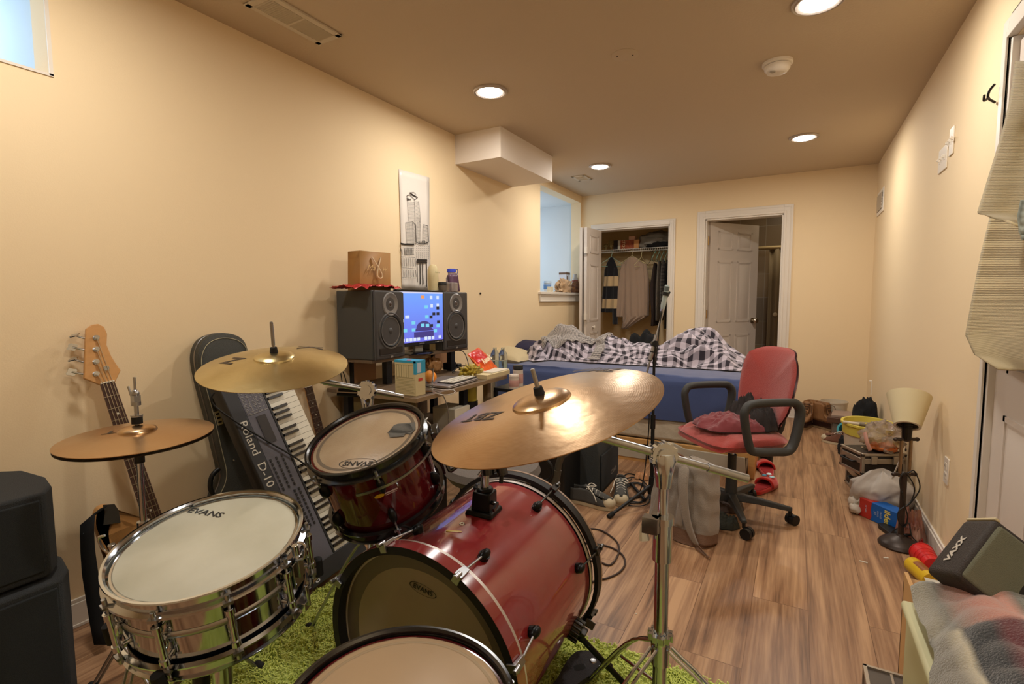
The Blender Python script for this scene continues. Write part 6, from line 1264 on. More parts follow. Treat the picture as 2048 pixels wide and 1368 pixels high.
# ================================================================== ON THE NICHE SILL
zn = 1.262; xn = -2.27
def nx(px): return X(px, 582, xn).y
def nh(px, py): return X(px, py, xn).z-zn
y = nx(1098); lathe_item('supplement_tub', 'blue and white tub on the niche sill', 'tub', (xn-.02, y, zn), [('body', [(0, 0), (.04, 0), (.04, .09), (0, .09)], M('tub_white', (214, 220, 226), .5)), ('band', [(.0405, .03), (.041, .03), (.041, .08), (.0405, .08)], M('tub_blue', (96, 136, 190), .5)), ('lid', [(0, .115), (.04, .115), (.042, .092), (.0, .092)], M('tub_lid', (180, 200, 222), .5))])
y = nx(1093); g = G(); g.mm((xn+.02, y-.03, zn), (xn+.06, y+.04, zn+.055)); T(g.build('small_box', M('box_ivory', (226, 216, 190), .6), bevel=.002), 'small ivory box in front of the blue tub on the sill', 'box')
y = nx(1125); crumple('plastic_bag', 'crumpled tan plastic bag on the niche sill', 'plastic bag', (xn+.01, y, zn), (.055, .15, .085), M('bag_tan', (192, 160, 124), .35), amp=.5, fr=4, seed=11)
y = nx(1142); t = thing('carton', 'tall white carton with brown top at the back of the sill', 'box', (xn-.08, y, zn)); g = G(); g.mm((xn-.13, y-.05, zn), (xn-.04, y+.06, zn+.24)); g.build('box', M('carton_white', (206, 208, 216), .6), t); g = G(); g.mm((xn-.131, y-.051, zn+.21), (xn-.039, y+.061, zn+.232)); g.mm((xn-.0395, y-.03, zn+.15), (xn-.0385, y, zn+.19)); g.build('brown_print', M('print_brown', (110, 84, 64), .6), t)
y = nx(1153); lathe_item('spray_bottle', 'white bottle with a reddish band at the right end of the sill', 'bottle', (xn-.02, y, zn), [('body', [(0, 0), (.035, 0), (.035, .16), (.02, .19), (.02, .22), (0, .22)], M('bottle_grey', (196, 190, 182), .4)), ('band', [(.0355, .13), (.036, .13), (.036, .15), (.0355, .15)], M('band_red', (140, 70, 50), .5))])
y = nx(1148); crumple('snack_bag', 'small brown and gold snack bag at the right end of the sill', 'snack bag', (xn+.02, y, zn), (.045, .06, .08), M('bag_brown', (150, 104, 64), .4, var=1, vscale=30, rgb2=(90, 60, 50)), amp=.4, fr=4, seed=15)
# ================================================================== MIDDLE OF THE ROOM
m_cred = M('chair_red', (166, 54, 44), .9, bump=.35, bscale=260, sheen=.5, var=.12, vscale=5); m_cpl = M('chair_plastic', (58, 58, 56), .5, bump=.2, bscale=400)
# --- red office chair. local +x = facing direction of the seat front
c0 = Vector((-.275, 2.93, 0)); yaw = radians(220)
t = thing('office_chair', 'red swivel office chair with grey loop armrests and clothes on it', 'chair', c0, yaw); Mx = W[t]
zs_ = .445
g = G()
def seat(u, v, s):
    a_, b_ = 2*u-1, 2*v-1; n4 = (a_**4+b_**4)**.25; k_ = max(abs(a_), abs(b_))/n4 if n4 > 0 else 1; u2, v2 = .5+.5*a_*k_, .5+.5*b_*k_
    x = -.22+.46*u2; y = -.25+.50*v2; e = (1-abs(2*u-1)**3.2)**.45*(1-abs(2*v-1)**3.2)**.45 if 0 < u < 1 and 0 < v < 1 else 0
    return (x, y*(1-.10*(1-u)), zs_+(.0+.042*e**.8+(.0 if u < .75 else -.03*(u-.75)*4) if s > 0 else -.05*e**.6))
g.grid(lambda u, v: seat(u, v, 1), 30, 30); g.grid(lambda u, v: seat(u, v, -1), 30, 30); g.v = [Mx @ p for p in g.v]; g.build('seat', m_cred, t, ang=80)
Mb = Mx @ TR(-.205, 0, zs_+.03) @ RY(-10)
g = G()
def back(u, v, s):
    a_, b_ = 2*u-1, 2*v-1; n4 = (abs(a_)**2.9+abs(b_)**2.9)**(1/2.9); k_ = max(abs(a_), abs(b_))/n4 if n4 > 0 else 1
    z = .22+.225*b_*k_; w_ = .225*(1-.10*(1-v)); y = w_*a_*k_
    e = (1-abs(2*u-1)**3)**.5*(1-abs(2*v-1)**4)**.5 if 0 < u < 1 and 0 < v < 1 else 0
    cv = .05*(2*u-1)**2
    return (cv+(.012+.025*e if s > 0 else -.022*e), y, z)
g.grid(lambda u, v: back(u, v, 1), 26, 36); g.grid(lambda u, v: back(u, v, -1), 26, 36); g.v = [Mb @ p for p in g.v]; g.build('backrest', m_cred, t, ang=80)
g = G(); g.tube([Mx @ Vector(p) for p in ((-.05, 0, zs_-.04), (-.22, 0, zs_-.04), (-.29, 0, zs_+.02), (-.30, 0, zs_+.16))], .02, flat=.45); g.build('back_bar', m_cpl, t)
for s in (-1, 1):
    y = s*.275; g = G(); P_ = [(-.12, y*.8, zs_-.03), (-.12, y, zs_-.015), (-.155, y, zs_+.05), (-.175, y, zs_+.17), (-.15, y, zs_+.215), (-.10, y, zs_+.225), (.08, y, zs_+.225), (.125, y, zs_+.20), (.13, y, zs_+.15), (.10, y, zs_+.02), (.07, y, zs_-.01), (-.04, y, zs_-.018)]
    g.tube([Mx @ Vector(p) for p in P_[1:]], .0245, n=12, smooth=4, closed=True, flat=.85); g.cyl(Mx @ Vector((-.02, y*.7, zs_-.03)), Mx @ Vector((-.02, y, zs_-.018)), .014); g.build('armrest', m_cpl, t)
g = G(); g.mm((-.10, -.08, zs_-.075), (.10, .08, zs_-.035), Mx); g.build('tilt_mechanism', m_blk, t, bevel=.008)
g = G(); g.cyl((0, 0, .30), (0, 0, zs_-.07), .014, n=18, Mx=Mx); g.build('gas_lift', m_chr, t)
g = G(); g.cyl((0, 0, .10), (0, 0, .245), .032, .028, n=24, Mx=Mx); g.cyl((0, 0, .24), (0, 0, .335), .023, n=24, Mx=Mx); g.build('column_cover', m_cpl, t)
g = G(); hubz = .11; g.cyl((0, 0, .075), (0, 0, .12), .045, .036, n=24, Mx=Mx)
casters = [radians(a) for a in (-100, -28, 44, 116, 188)]; off = radians(27)-yaw
import itertools
for k in range(5):
    a = -yaw+radians(0+72*k); d = Vector((cos(a), sin(a), 0)); s = Vector((-sin(a), cos(a), 0)); vs = []
    for q, (r, hw, z0, z1) in enumerate(((.02, .030, .085, .125), (.14, .022, .085, .115), (.275, .016, .075, .098), (.295, .014, .075, .094))):
        for sy, zz in ((-1, z0), (1, z0), (.7, z1), (-.7, z1)): vs.append(d*r+s*hw*sy+Vector((0, 0, zz)))
    g.add(vs, [(4*i+j, 4*i+(j+1) % 4, 4*(i+1)+(j+1) % 4, 4*(i+1)+j) for i in range(3) for j in range(4)]+[(12, 13, 14, 15)], Mx)
g.build('star_base', m_cpl, t, bevel=.005)
for k in range(5):
    a = -yaw+radians(0+72*k); d = Vector((cos(a), sin(a), 0)); e = d*.285; ca = a+radians(50); cdv = Vector((cos(ca), sin(ca), 0)); cn = Vector((-sin(ca), cos(ca), 0)); p = e+cdv*.018+Vector((0, 0, .028))
    g = G(); g.cyl(e+Vector((0, 0, .05)), e+Vector((0, 0, .08)), .009, n=12, Mx=Mx)
    for s in (-1, 1): g.cyl(p+cn*s*.006, p+cn*s*.024, .027, n=24, Mx=Mx)
    g.cyl(p-cn*.008, p+cn*.008, .024, n=20, Mx=Mx); g.build('caster', m_blk, t)
# clothes on the chair
sw = Mx @ Vector((.0, .02, zs_+.04))
heap('sweatshirt', 'crumpled maroon sweatshirt on the red chair seat', Mx @ Vector((.01, .0, zs_+.046)), .20, .15, .075, M('maroon', (122, 50, 54), .9, bump=.2, bscale=60, sheen=.3), 3, rot=215-180, cat='sweatshirt')
heap('dark_clothes', 'dark grey clothes heaped against the chair back behind the maroon sweatshirt', Mx @ Vector((-.13, -.02, zs_+.046)), .10, .17, .17, M('charcoal', (48, 42, 40), .95), 8, rot=35, cat='clothes')
# --- backpack
m_pack = M('pack_grey', (150, 138, 124), .95, bump=.35, bscale=260, sheen=.2); m_packb = M('pack_brown', (122, 92, 72), .9, bump=.3, bscale=200)
a = Vector((-.655, 2.53, 0)); b = Vector((-.33, 2.405, 0)); wv = (b-a); Wd = wv.length; wv.normalize(); bk = Vector((-wv.y, wv.x, 0)); 
Mp = Matrix(((wv.x, bk.x, 0, (a.x+b.x)/2), (wv.y, bk.y, 0, (a.y+b.y)/2), (0, 0, 1, 0), (0, 0, 0, 1))) @ RX(-8)
t = thing('backpack', 'grey canvas backpack with brown base standing by the chair', 'backpack', (a+b)/2, Mx=Mp); 
def pack(u, v, s=1, dz=0):
    # v up the height, u around
    an = 2*pi*u; w_ = Wd/2*(1-.16*v**2)*(min(1, (1-v)/.08)**.5 if v > .92 else 1)*(1 if v > .04 else .9); dp = .085*(1-.25*v)*(min(1, (1-v)/.10)**.5 if v > .9 else 1)
    c_, s_ = cos(an), sin(an); e = .55; return (math.copysign(abs(c_)**e, c_)*w_+.006*nz(c_*3, v*7, 1), .085+math.copysign(abs(s_)**e, s_)*dp+.012*nz(c_*4, v*6+s_, 4), .004+.40*v+.01*c_*v)
g = G(); g.grid(lambda u, v: pack(u, .16+.84*v), 60, 40, Mp); g.build('body', m_pack, t, ang=80)
g = G(); g.grid(lambda u, v: pack(u, .165*v), 60, 10, Mp); g.ell((0, .10, .02), (Wd/2*.9, .10, .016), Mp); g.build('leather_base', m_packb, t, ang=80)
for s in (-1, 1):
    g = G(); P_ = [(s*.035, -.008, .375), (s*.045, -.03, .33), (s*.055, -.035, .25), (s*.075, -.03, .15), (s*.11, -.02, .06), (s*.135, -.0, .02)]
    vs = []
    for i, p in enumerate(P_): hw = .028-.003*i; vs += [(p[0]-hw, p[1], p[2]), (p[0]+hw, p[1], p[2])]
    g.add(vs, [(2*i, 2*i+1, 2*i+3, 2*i+2) for i in range(5)], Mp); g.build('shoulder_strap', m_pack, t, solid=.012, sub=2)
g = G(); g.tube([(-.03, -.0, .385), (-.025, -.025, .42), (.025, -.025, .42), (.03, -.0, .385)], .006, Mx=Mp); g.build('grab_handle', m_packb, t)
g = G(); g.grid(lambda u, v: (.02+.035*u, -.012+(.0 if 0 else -.004*sin(v*9)), .08+.28*v), 3, 20, Mp); g.build('back_pad_seam', m_pack, t, solid=.008)
g = G(); g.grid(lambda u, v: (.13+.09*u, -.01-.04*u+.01*sin(v*3), .006+.03*v*(1-u)), 8, 4, Mp); g.build('loose_strap', m_packb, t, solid=.003)
c = Z(1447, 1050, .01); heap('knit_hat', 'dark green grey knit cap on the floor behind the backpack', (c.x, c.y+.02, .001), .075, .065, .07, M('hat_green', (62, 64, 56), .95, bump=.5, bscale=120), 5, cat='hat')
c = Z(1440, 1015, .01); heap('sweater', 'brown grey garment on the floor behind the chair base', (c.x, c.y+.05, .001), .12, .10, .05, M('brown_grey', (98, 82, 74), .95), 12, cat='clothes')
# --- black microphone stand
mx, my = -.745, 3.02
foot = Z(1303, 1000, .02); mx, my = foot.x, foot.y
topm = at(1322, 700, 1, my)
t = thing('microphone_stand', 'black microphone stand with raised boom beside the bed', 'microphone stand', (mx, my, 0)); P = lambda z: Vector((mx, my, z))
zt_ = at(1318, 688, 1, my).z
g = G(); g.cyl(P(.08), P(.50), .0105, n=16); g.cyl(P(.48), P(zt_), .0078, n=16); g.cyl(P(.44), P(.52), .014, n=16); g.build('tube', m_blk, t)
bA = P(zt_); tip = at(1340, 602, 1, my+.05); lo = at(1279, 834, 1, my-.05); dv = (tip-lo).normalized()
kk = (bA-lo).dot(dv); shift = bA-(lo+dv*kk); tip += shift; lo += shift
g = G(); g.cyl(lo, tip, .0062, n=14); g.cyl(lo, lo+dv*.10, .010, n=14); g.cyl(bA-dv*.10, bA+dv*.05, .012, n=14); g.build('boom', m_chrd, t)
g = G(); Mq = FR(bA, CF); g.cyl((0, 0, -.02), (0, 0, .02), .018, n=20, Mx=Mq); g.cyl(bA-Vector((0, 0, .05)), bA, .013, n=14); g.build('boom_joint', m_blk, t)
for k in range(3): g = G(); q = bA+dv*(-.1+.05*k); g.cyl(q, q+dv*.006, .0135, n=12); g.build('cable_tie', m_blk, t)
g = G(); g.cyl(P(.06), P(.16), .022, .016, n=16); g.build('leg_hub', m_blk, t)
for px, py in ((1219, 1032), (1358, 1010), (1285, 985)):
    e = Z(px, py, .012); d = (e-P(0)); d.z = 0
    if d.length > .36: e = P(.012)+d.normalized()*.36
    g = G(); g.cyl(P(.11), e, .009, n=12); l = g.build('leg', m_blk, t); g = G(); g.cyl(e-(P(.11)-e).normalized()*.01, e+(P(.11)-e).normalized()*.03, .013, n=12); g.build('rubber_foot', m_rub, l)
mt_ = at(1331, 622, 1, my-.03); md = (at(1334, 574, 1, my-.03)-at(1325, 618, 1, my-.03)).normalized(); m0 = at(1325, 618, 1, my-.03)
t = thing('microphone', 'silver white condenser microphone clipped to the boom tip', 'microphone', m0)
g = G(); g.lathe([(0, 0), (.011, 0), (.0125, .01), (.0135, .02), (.0135, .10), (.0135, .125), (.011, .132), (0, .134)], FR(m0, md), n=24); g.build('body', M('mic_silver', (176, 190, 190), .3, .3), t)
g = G(); g.lathe([(.0138, .10), (.0142, .10), (.0142, .125), (.0138, .125)], FR(m0, md), n=24, closed=True); g.build('grille', M('mic_grille', (100, 110, 112), .4, .6), t)
g = G(); g.lathe([(0, -.012), (.010, -.012), (.011, .0), (0, 0)], FR(m0, md), n=20); g.build('connector', m_chr, t)
g = G(); cl = m0+md*.085; g.tube([cl+CR*.012, cl+CR*.022+CU*.006, tip-CR*.004, tip], .005); g.lathe([(.0145, -.01), (.0185, -.01), (.0185, .01), (.0145, .01)], FR(cl, md), n=20, closed=True); g.build('clip', m_blk, t)
cable('microphone_cable', 'thin black cable hanging from the microphone along its stand', [m0-md*.012, m0-md*.05, at(1318, 660, 1, my-.03), at(1312, 720, 1, my-.04), at(1300, 800, 1, my-.04), P(.4)+Vector((-.02, -.02, 0)), P(.1)+Vector((-.05, -.03, 0)), P(.008)+Vector((-.12, -.05, 0))], .0032, m_cab_k)
# --- amplifier
m_amp = M('amp_tolex', (62, 64, 62), .8, bump=.8, bscale=500)
F0 = Vector((-.985, 2.80, 0)); t = thing('guitar_amplifier', 'black keyboard amplifier cabinet with a sloped control panel by the bed', 'amplifier', (F0.x-.17, F0.y+.18, 0))
Ma = TR(F0.x, F0.y, 0) @ RZ(2); aw, al, ah = .27, .40, .47
g = G(); prof = [(0, 0), (0, .25), (-.03, .405), (-.10, ah), (-aw, ah), (-aw, 0)]
Mpr = Ma @ Matrix(((1, 0, 0, 0), (0, 0, 1, 0), (0, 1, 0, 0), (0, 0, 0, 1))); g.prism(prof, 0, al, Mpr); g.build('cabinet', m_amp, t, bevel=.006)
g = G(); g.mm((.0, .02, .03), (.012, al-.02, .25), Ma); g.build('grille', m_cab, t, bevel=.006)
g = G(); g.box((0, 0, 0), (.10, al-.03, .004), Ma @ TR(-.066, al/2, .4425) @ RY(43)); g.build('control_panel', M('panel_khaki', (150, 136, 96), .5), t)
for j in range(3):
    for i in range(12): g = G(); g.cyl((-.025+.025*j, .04+.029*i-al/2, .002), (-.025+.025*j, .04+.029*i-al/2, .012), .005, n=10, Mx=Ma @ TR(-.066, al/2, .4425) @ RY(43)); g.build('control_knob', M('knob_ivory', (196, 184, 140), .5), t)
g = G(); text(g, 'CRATE', .04, Ma @ Matrix(((0, 0, 1, .0125), (1, 0, 0, .27), (0, 1, 0, .09), (0, 0, 0, 1))), .001); g.build('logo', M('logo_silver', (150, 146, 140), .4), t)
# --- dark office chair at the desk, mostly hidden behind the drums
q = Vector((-1.27, 2.05, 0)); t = thing('desk_chair', 'black desk chair with grey padded seat behind the bass drum', 'chair', q, 0)
sc = at(985, 930, 2, .46); q = sc
g = G(); g.lathe([(0, .025), (.15, .022), (.20, .008), (.21, -.02), (.19, -.05), (0, -.055)], TR(sc.x, sc.y, .46), n=48); g.build('seat', M('seat_grey', (112, 104, 98), .9, bump=.4, bscale=400), t)
g = G(); g.cyl((sc.x, sc.y, .08), (sc.x, sc.y, .42), .026, n=18); g.build('column', m_blkm, t)
g = G()
for k in range(5): a = radians(20+72*k); g.cyl((sc.x, sc.y, .09), (sc.x+.27*cos(a), sc.y+.27*sin(a), .06), .018, .012, n=12)
g.build('star_base', m_blkm, t)
for k in range(5): a = radians(20+72*k); g = G(); g.cyl((sc.x+.27*cos(a)-.012, sc.y+.27*sin(a), .027), (sc.x+.27*cos(a)+.012, sc.y+.27*sin(a), .027), .027, n=18); g.build('caster', m_blk, t)
m_arm = M('arm_olive', (72, 66, 54), .55); ya = 2.33
pA = [at(*p_, 1, ya) for p_ in ((1108, 978), (1115, 940), (1126, 905), (1140, 868))]
g = G(); g.tube([Vector((pA[0].x, ya, .22)), pA[0], pA[1]], .022, n=14, flat=.8); g.tube([pA[0]+Vector((0, 0, -.1)), pA[1], pA[2]], .017, n=14); g.build('armrest_post', m_arm, t)
g = G(); a, b = pA[2], at(1142, 862, 1, ya); g.tube([a-Vector((0, 0, .01)), (a+b)/2, b], lambda s: .026+.012*s, n=16, flat=.55); g.build('armrest_pad', m_arm, t)
g = G(); pB = [at(*p_, 1, ya-.02) for p_ in ((1072, 905), (1088, 915), (1104, 935), (1102, 955), (1088, 962), (1076, 950))]; g.tube(pB, .009, n=10, smooth=5, closed=True); g.build('arm_loop', m_blk, t)
c = at(1093, 905, 2, .30); heap('patterned_cloth', 'pink and black patterned cloth behind the desk chair', (c.x-.1, c.y+.12, .30), .22, .14, .10, M('pink_pattern', (176, 130, 122), .9, var=1, vscale=34, rgb2=(46, 34, 36)), 21, cat='cloth')
g = G(); g.mm((c.x-.33, c.y-.02, 0), (c.x+.12, c.y+.26, .299)); T(g.build('storage_box', m_blk, bevel=.01), 'dark low storage box under the patterned cloth', 'box')
# --- sneakers
m_canvas = M('canvas_grey', (76, 74, 70), .9, bump=.4, bscale=500); m_sole = M('sole_cream', (196, 180, 148), .6); m_lace = M('lace', (214, 206, 190), .8)
def sneaker(nm, lb, c, rot, tilt=0, s=1.0, mu=None, toe=True, cat='shoe', grp=None, mso=None):
    Ms = TR(*c) @ RZ(rot) @ RY(tilt) @ Matrix.Scale(s, 4); t = thing(nm, lb, cat, c, Mx=Ms, group=grp); mu = mu or m_canvas
    out = catm([(.14, 0), (.125, .035), (.08, .048), (.02, .042), (-.04, .034), (-.10, .036), (-.135, .018), (-.138, 0), (-.135, -.018), (-.10, -.034), (-.04, -.030), (.02, -.036), (.08, -.044), (.125, -.030)], 4)
    g = G(); g.prism(out, 0, .024, Ms); g.build('sole', mso or m_sole, t, bevel=.003)
    g = G(); n_ = len(out); vs = []; uv = []
    def top(x): return .052+.0*x if x > .09 else (.052+.045*min(1, (.09-x)/.10) if x > -.06 else .097-.012*sin((x+.14)*30)*.5)
    L_ = 7
    for k in range(L_):
        q = k/(L_-1)
        for x, y in out:
            sh = 1-.30*q**1.8 if x > .0 else 1-.16*q; zz = .022+(top(x)-.022)*q; xx = x*(1-.06*q*(1 if x > 0 else .3)); vs.append((xx*.985, y*.98*sh, zz))
    fs = [(k*n_+i, k*n_+(i+1) % n_, (k+1)*n_+(i+1) % n_, (k+1)*n_+i) for k in range(L_-1) for i in range(n_)]
    g.add(vs, fs, Ms); 
    # vamp closing the front
    g.grid(lambda u, v: (.135-.105*u, (-.03+.06*v)*(.35+.65*min(1, u*3)), .050+.014*sin(v*pi)+.03*u), 8, 8, Ms); g.build('upper', mu, t, solid=.003, ang=80)
    if toe: g = G(); g.ell((.108, .001, .034), (.041, .042, .034), Ms, n=18, m=10); g.build('toe_cap', m_sole, t)
    g = G()
    for i in range(5): x = .075-.022*i; z = .068+.007*i; g.tube([(x, -.024, z), (x+.006, 0, z+.010), (x+.012, .024, z)], .0026, n=6, smooth=3, Mx=Ms); g.tube([(x, .024, z), (x+.006, 0, z+.010), (x+.012, -.024, z)], .0026, n=6, smooth=3, Mx=Ms)
    g.tube([(-.02, 0, .105), (-.005, .03, .115), (.02, .04, .10), (.0, .005, .107)], .0026, n=6, Mx=Ms); g.tube([(-.02, 0, .105), (.0, -.03, .112), (.04, -.045, .08), (.06, -.06, .05)], .0026, n=6, Mx=Ms); g.build('laces', m_lace, t)
    g = G(); g.grid(lambda u, v: (-.03+.075*u, -.018+.036*v, .108-.025*u+.006*sin(v*pi)), 5, 4, Ms); g.build('tongue', mu, t, solid=.003)
    g = G(); g.prism([(x*.8-.02, y*.7) for x, y in out if x < .02], .03, .032, Ms); g.build('insole', m_blk, t)
    return t
a, b = Z(1135, 1003, 0), Z(1222, 1022, 0); sneaker('sneaker', 'grey canvas sneaker lying sideways to the amplifier front', ((a.x+b.x)/2, (a.y+b.y)/2+.02, 0), math.degrees(atan2(b.y-a.y, b.x-a.x)), s=1.02)
c = Z(1233, 1005, 0); sneaker('sneaker', 'grey canvas sneaker pointing at the camera with loose laces', (c.x, c.y+.08, 0), -72)
c = Z(1395, 985, 0); sneaker('running_shoe', 'dark sneaker with white laces under the bed edge behind the chair', (c.x, c.y+.05, 0), -60, mu=M('shoe_dark', (52, 50, 52), .8))
# --- red slippers by the bed end and things there
m_rs = M('slipper_red', (206, 34, 30), .85, sheen=.4)
def slipper(lb, c, rot, deco, tilt=0):
    Ms = TR(*c) @ RZ(rot) @ RX(tilt); t = thing('slipper', lb, 'slipper', c, Mx=Ms); out = catm([(.13, 0), (.11, .045), (.04, .05), (-.06, .038), (-.13, .02), (-.13, -.02), (-.06, -.038), (.04, -.05), (.11, -.045)], 5)
    g = G(); g.prism(out, 0, .028, Ms); g.build('sole', m_rs, t, bevel=.008)
    g = G(); g.grid(lambda u, v: (.125-.13*u, -.052*cos(pi*v)*(.55+.45*min(1, u*2.2)), .02+.05*sin(pi*v)**.8*(.6+.4*u)), 12, 16, Ms); g.build('upper', m_rs, t, solid=.012, ang=80)
    g = G(); g.prism([(x*.9-.005, y*.82) for x, y in out], .0282, .030, Ms); g.build('lining', M('lining', (160, 40, 44), .9), t)
    if deco:
        for i, (dx, dy, cc) in enumerate(((.0, -.022, (190, 226, 236)), (.012, .0, (226, 236, 240)), (.0, .022, (90, 150, 180)))): g = G(); g.ell((.06+dx, dy, .080-.5*abs(dy)), (.018, .015, .006), Ms, n=14, m=8); g.build('applique', M('appl%d' % i, cc, .8), t)
c = Z(1531, 950, 0); slipper('red plush slipper nearer the bed end, empty opening up', (c.x, c.y+.07, 0), 100, 0); c = Z(1527, 985, 0); slipper('red plush slipper with pale blue decoration on the toe', (c.x, c.y+.06, 0), 72, 1)
c = Z(1530, 922, 0); sneaker('shoe', 'black shoe on the floor behind the red slippers', (c.x, c.y+.09, 0), 100, mu=m_blk, toe=False, mso=m_blk)
# --- cables on the floor
fz = lambda px, py, r=.004: Z(px, py, r+.001)
cable('floor_cable', 'black cable looping on the floor between the bass drum and chrome stand', [fz(*p) for p in ((1170, 1056), (1200, 1060), (1225, 1075), (1237, 1090), (1236, 1110), (1220, 1130), (1195, 1122), (1190, 1122))][:-1]+[fz(1172, 1122)], .0042, M('cable_brown', (58, 42, 34), .6))
cable('floor_cable', 'second black cable loop at the right of the bass drum', [fz(*p) for p in ((1165, 1086), (1195, 1088), (1225, 1096), (1245, 1110), (1250, 1128), (1238, 1145), (1215, 1156), (1195, 1160), (1180, 1166))], .0042, M('cable_brown', (58, 42, 34), .6))
rr2 = random.Random(11)
for k in range(4):
    pts = []; cx_, cy_ = 1262+k*4, 975+k*6
    for i in range(12): a = i*.9+k; pts.append(fz(cx_+(26+8*rr2.random())*cos(a), cy_+(18+14*rr2.random())*sin(a)*.9, .004+.006*rr2.random()*(k > 0)))
    cable('floor_cable', ['black tangled cable by the sneakers, lowest loops', 'black tangled cable lying across the first by the bed drawers', 'black tangled cable with wide loops behind the loose laced sneaker', 'black tangled cable nearest the microphone stand'][k], pts, .0035, m_cab_k)
c = Z(1283, 958, .0); heap('paper_strip', 'curled tan paper wrapper among the floor cables', (c.x, c.y, .001), .045, .03, .05, M('tan_paper', (196, 144, 100), .7), 30, cat='wrapper')
c = Z(1262, 985, .01); g = G(); a_, b_ = Z(1262, 967, .02), Z(1290, 1000, .02); g.cyl(a_, b_, .010, n=10); T(g.build('adapter_plug', m_blk), 'black barrel plug lying in the floor cables', 'plug')
# ================================================================== RIGHT WALL
# --- boots in the corner
m_bl = M('boot_leather', (150, 106, 66), .6, var=.25, vscale=18); m_bd = M('boot_dark', (48, 28, 22), .25, coat=.4); m_bs = M('boot_sole', (150, 124, 90), .7)
def boot(lb, c, rot):
    Ms = TR(*c) @ RZ(rot); t = thing('boot', lb, 'boot', c, Mx=Ms)
    out = catm([(.16, 0), (.14, .045), (.08, .052), (.0, .042), (-.08, .042), (-.12, .03), (-.125, 0), (-.12, -.03), (-.08, -.042), (.0, -.04), (.08, -.05), (.14, -.042)], 5); n_ = len(out)
    g = G(); g.prism(out, 0, .022, Ms); g.build('sole', m_bs, t, bevel=.004)
    def lay(g, ks, f):
        vs = []
        for k in ks:
            for x, y in out: vs.append(f(x, y, k))
        g.add(vs, [(k*n_+i, k*n_+(i+1) % n_, (k+1)*n_+(i+1) % n_, (k+1)*n_+i) for k in range(len(ks)-1) for i in range(n_)], Ms)
    g = G(); lay(g, [0, .25, .5, .75, 1], lambda x, y, k: (x*(1-.05*k), y*(1-.10*k), .02+k*(.045 if x > 0 else .055)+(.012*k if x > .03 else 0))); g.grid(lambda u, v: (.15-.12*u, -.042+.084*v, .058+.028*sin(pi*v)+.01*u), 6, 8, Ms); g.build('rubber_shell', m_bd, t, solid=.004, ang=80)
    def sh(x, y, k): xx = x if x < .02 else .02+(x-.02)*max(0, (1-k*2.4)) if k < .42 else (x if x < .02 else .02); xx = xx-.01*k; return (xx*1.0+(.0), y*(.95-.0*k), .07+k*.165-.015*k*(x > 0))
    g = G(); lay(g, [i/8 for i in range(9)], sh); g.build('leather_shaft', m_bl, t, solid=.004, ang=80)
    g = G()
    for i in range(6): z = .10+.022*i; x = .065-.007*i if i < 2 else .03; g.tube([(x, -.028, z), (x+.012, 0, z+.008), (x, .028, z+.012)], .0025, n=6, smooth=3, Mx=Ms); g.tube([(x, .028, z), (x+.012, 0, z+.008), (x, -.028, z+.012)], .0025, n=6, smooth=3, Mx=Ms)
    g.tube([(.03, .02, .22), (.05, .05, .20), (.06, .06, .12), (.065, .07, .06)], .0025, n=6, Mx=Ms); g.build('laces', M('lace_brown', (74, 50, 34), .8), t)
    g = G(); g.grid(lambda u, v: (.045-.03*u, -.025+.05*v, .13+.11*u), 5, 4, Ms); g.build('tongue', m_bl, t, solid=.004)
c = Z(1614, 858, 0); boot('left tan duck boot with dark rubber toe pointing at the camera', (c.x, c.y+.10, 0), -112)
c = Z(1650, 860, 0); boot('right tan duck boot turned sideways beside its mate', (c.x, c.y+.06, 0), -38)
# --- buckets
m_bw = M('bucket_white', (206, 192, 170), .45)
c = Vector((.34, 5.50, 0)); t = thing('waste_bin', 'plain white bucket in the back corner behind the boots', 'bucket', c); W0 = at(1640, 800, 1, 5.5).x; W1 = at(1697, 800, 1, 5.5).x; rb = (W1-W0)/2; c = Vector(((W0+W1)/2, 5.48, 0)); zt_ = at(1670, 806, 1, 5.48-rb).z
t.location = c; W[t] = Matrix.Translation(c); G().lathe([(0, 0), (rb*.8, 0), (rb*.97, zt_), (rb, zt_), (rb, zt_-.012), (rb*.96, zt_-.012), (rb*.79, -.0)], n=48).build('body', m_bw, t, local=True); G().lathe([(0, .01), (rb*.78, .01), (rb*.94, zt_-.01)], n=48).build('inside', m_bw, t, local=True)
# yellow and white bucket on the black case
CX = .455
def box_on(px, py, x): return X(px, py, x)
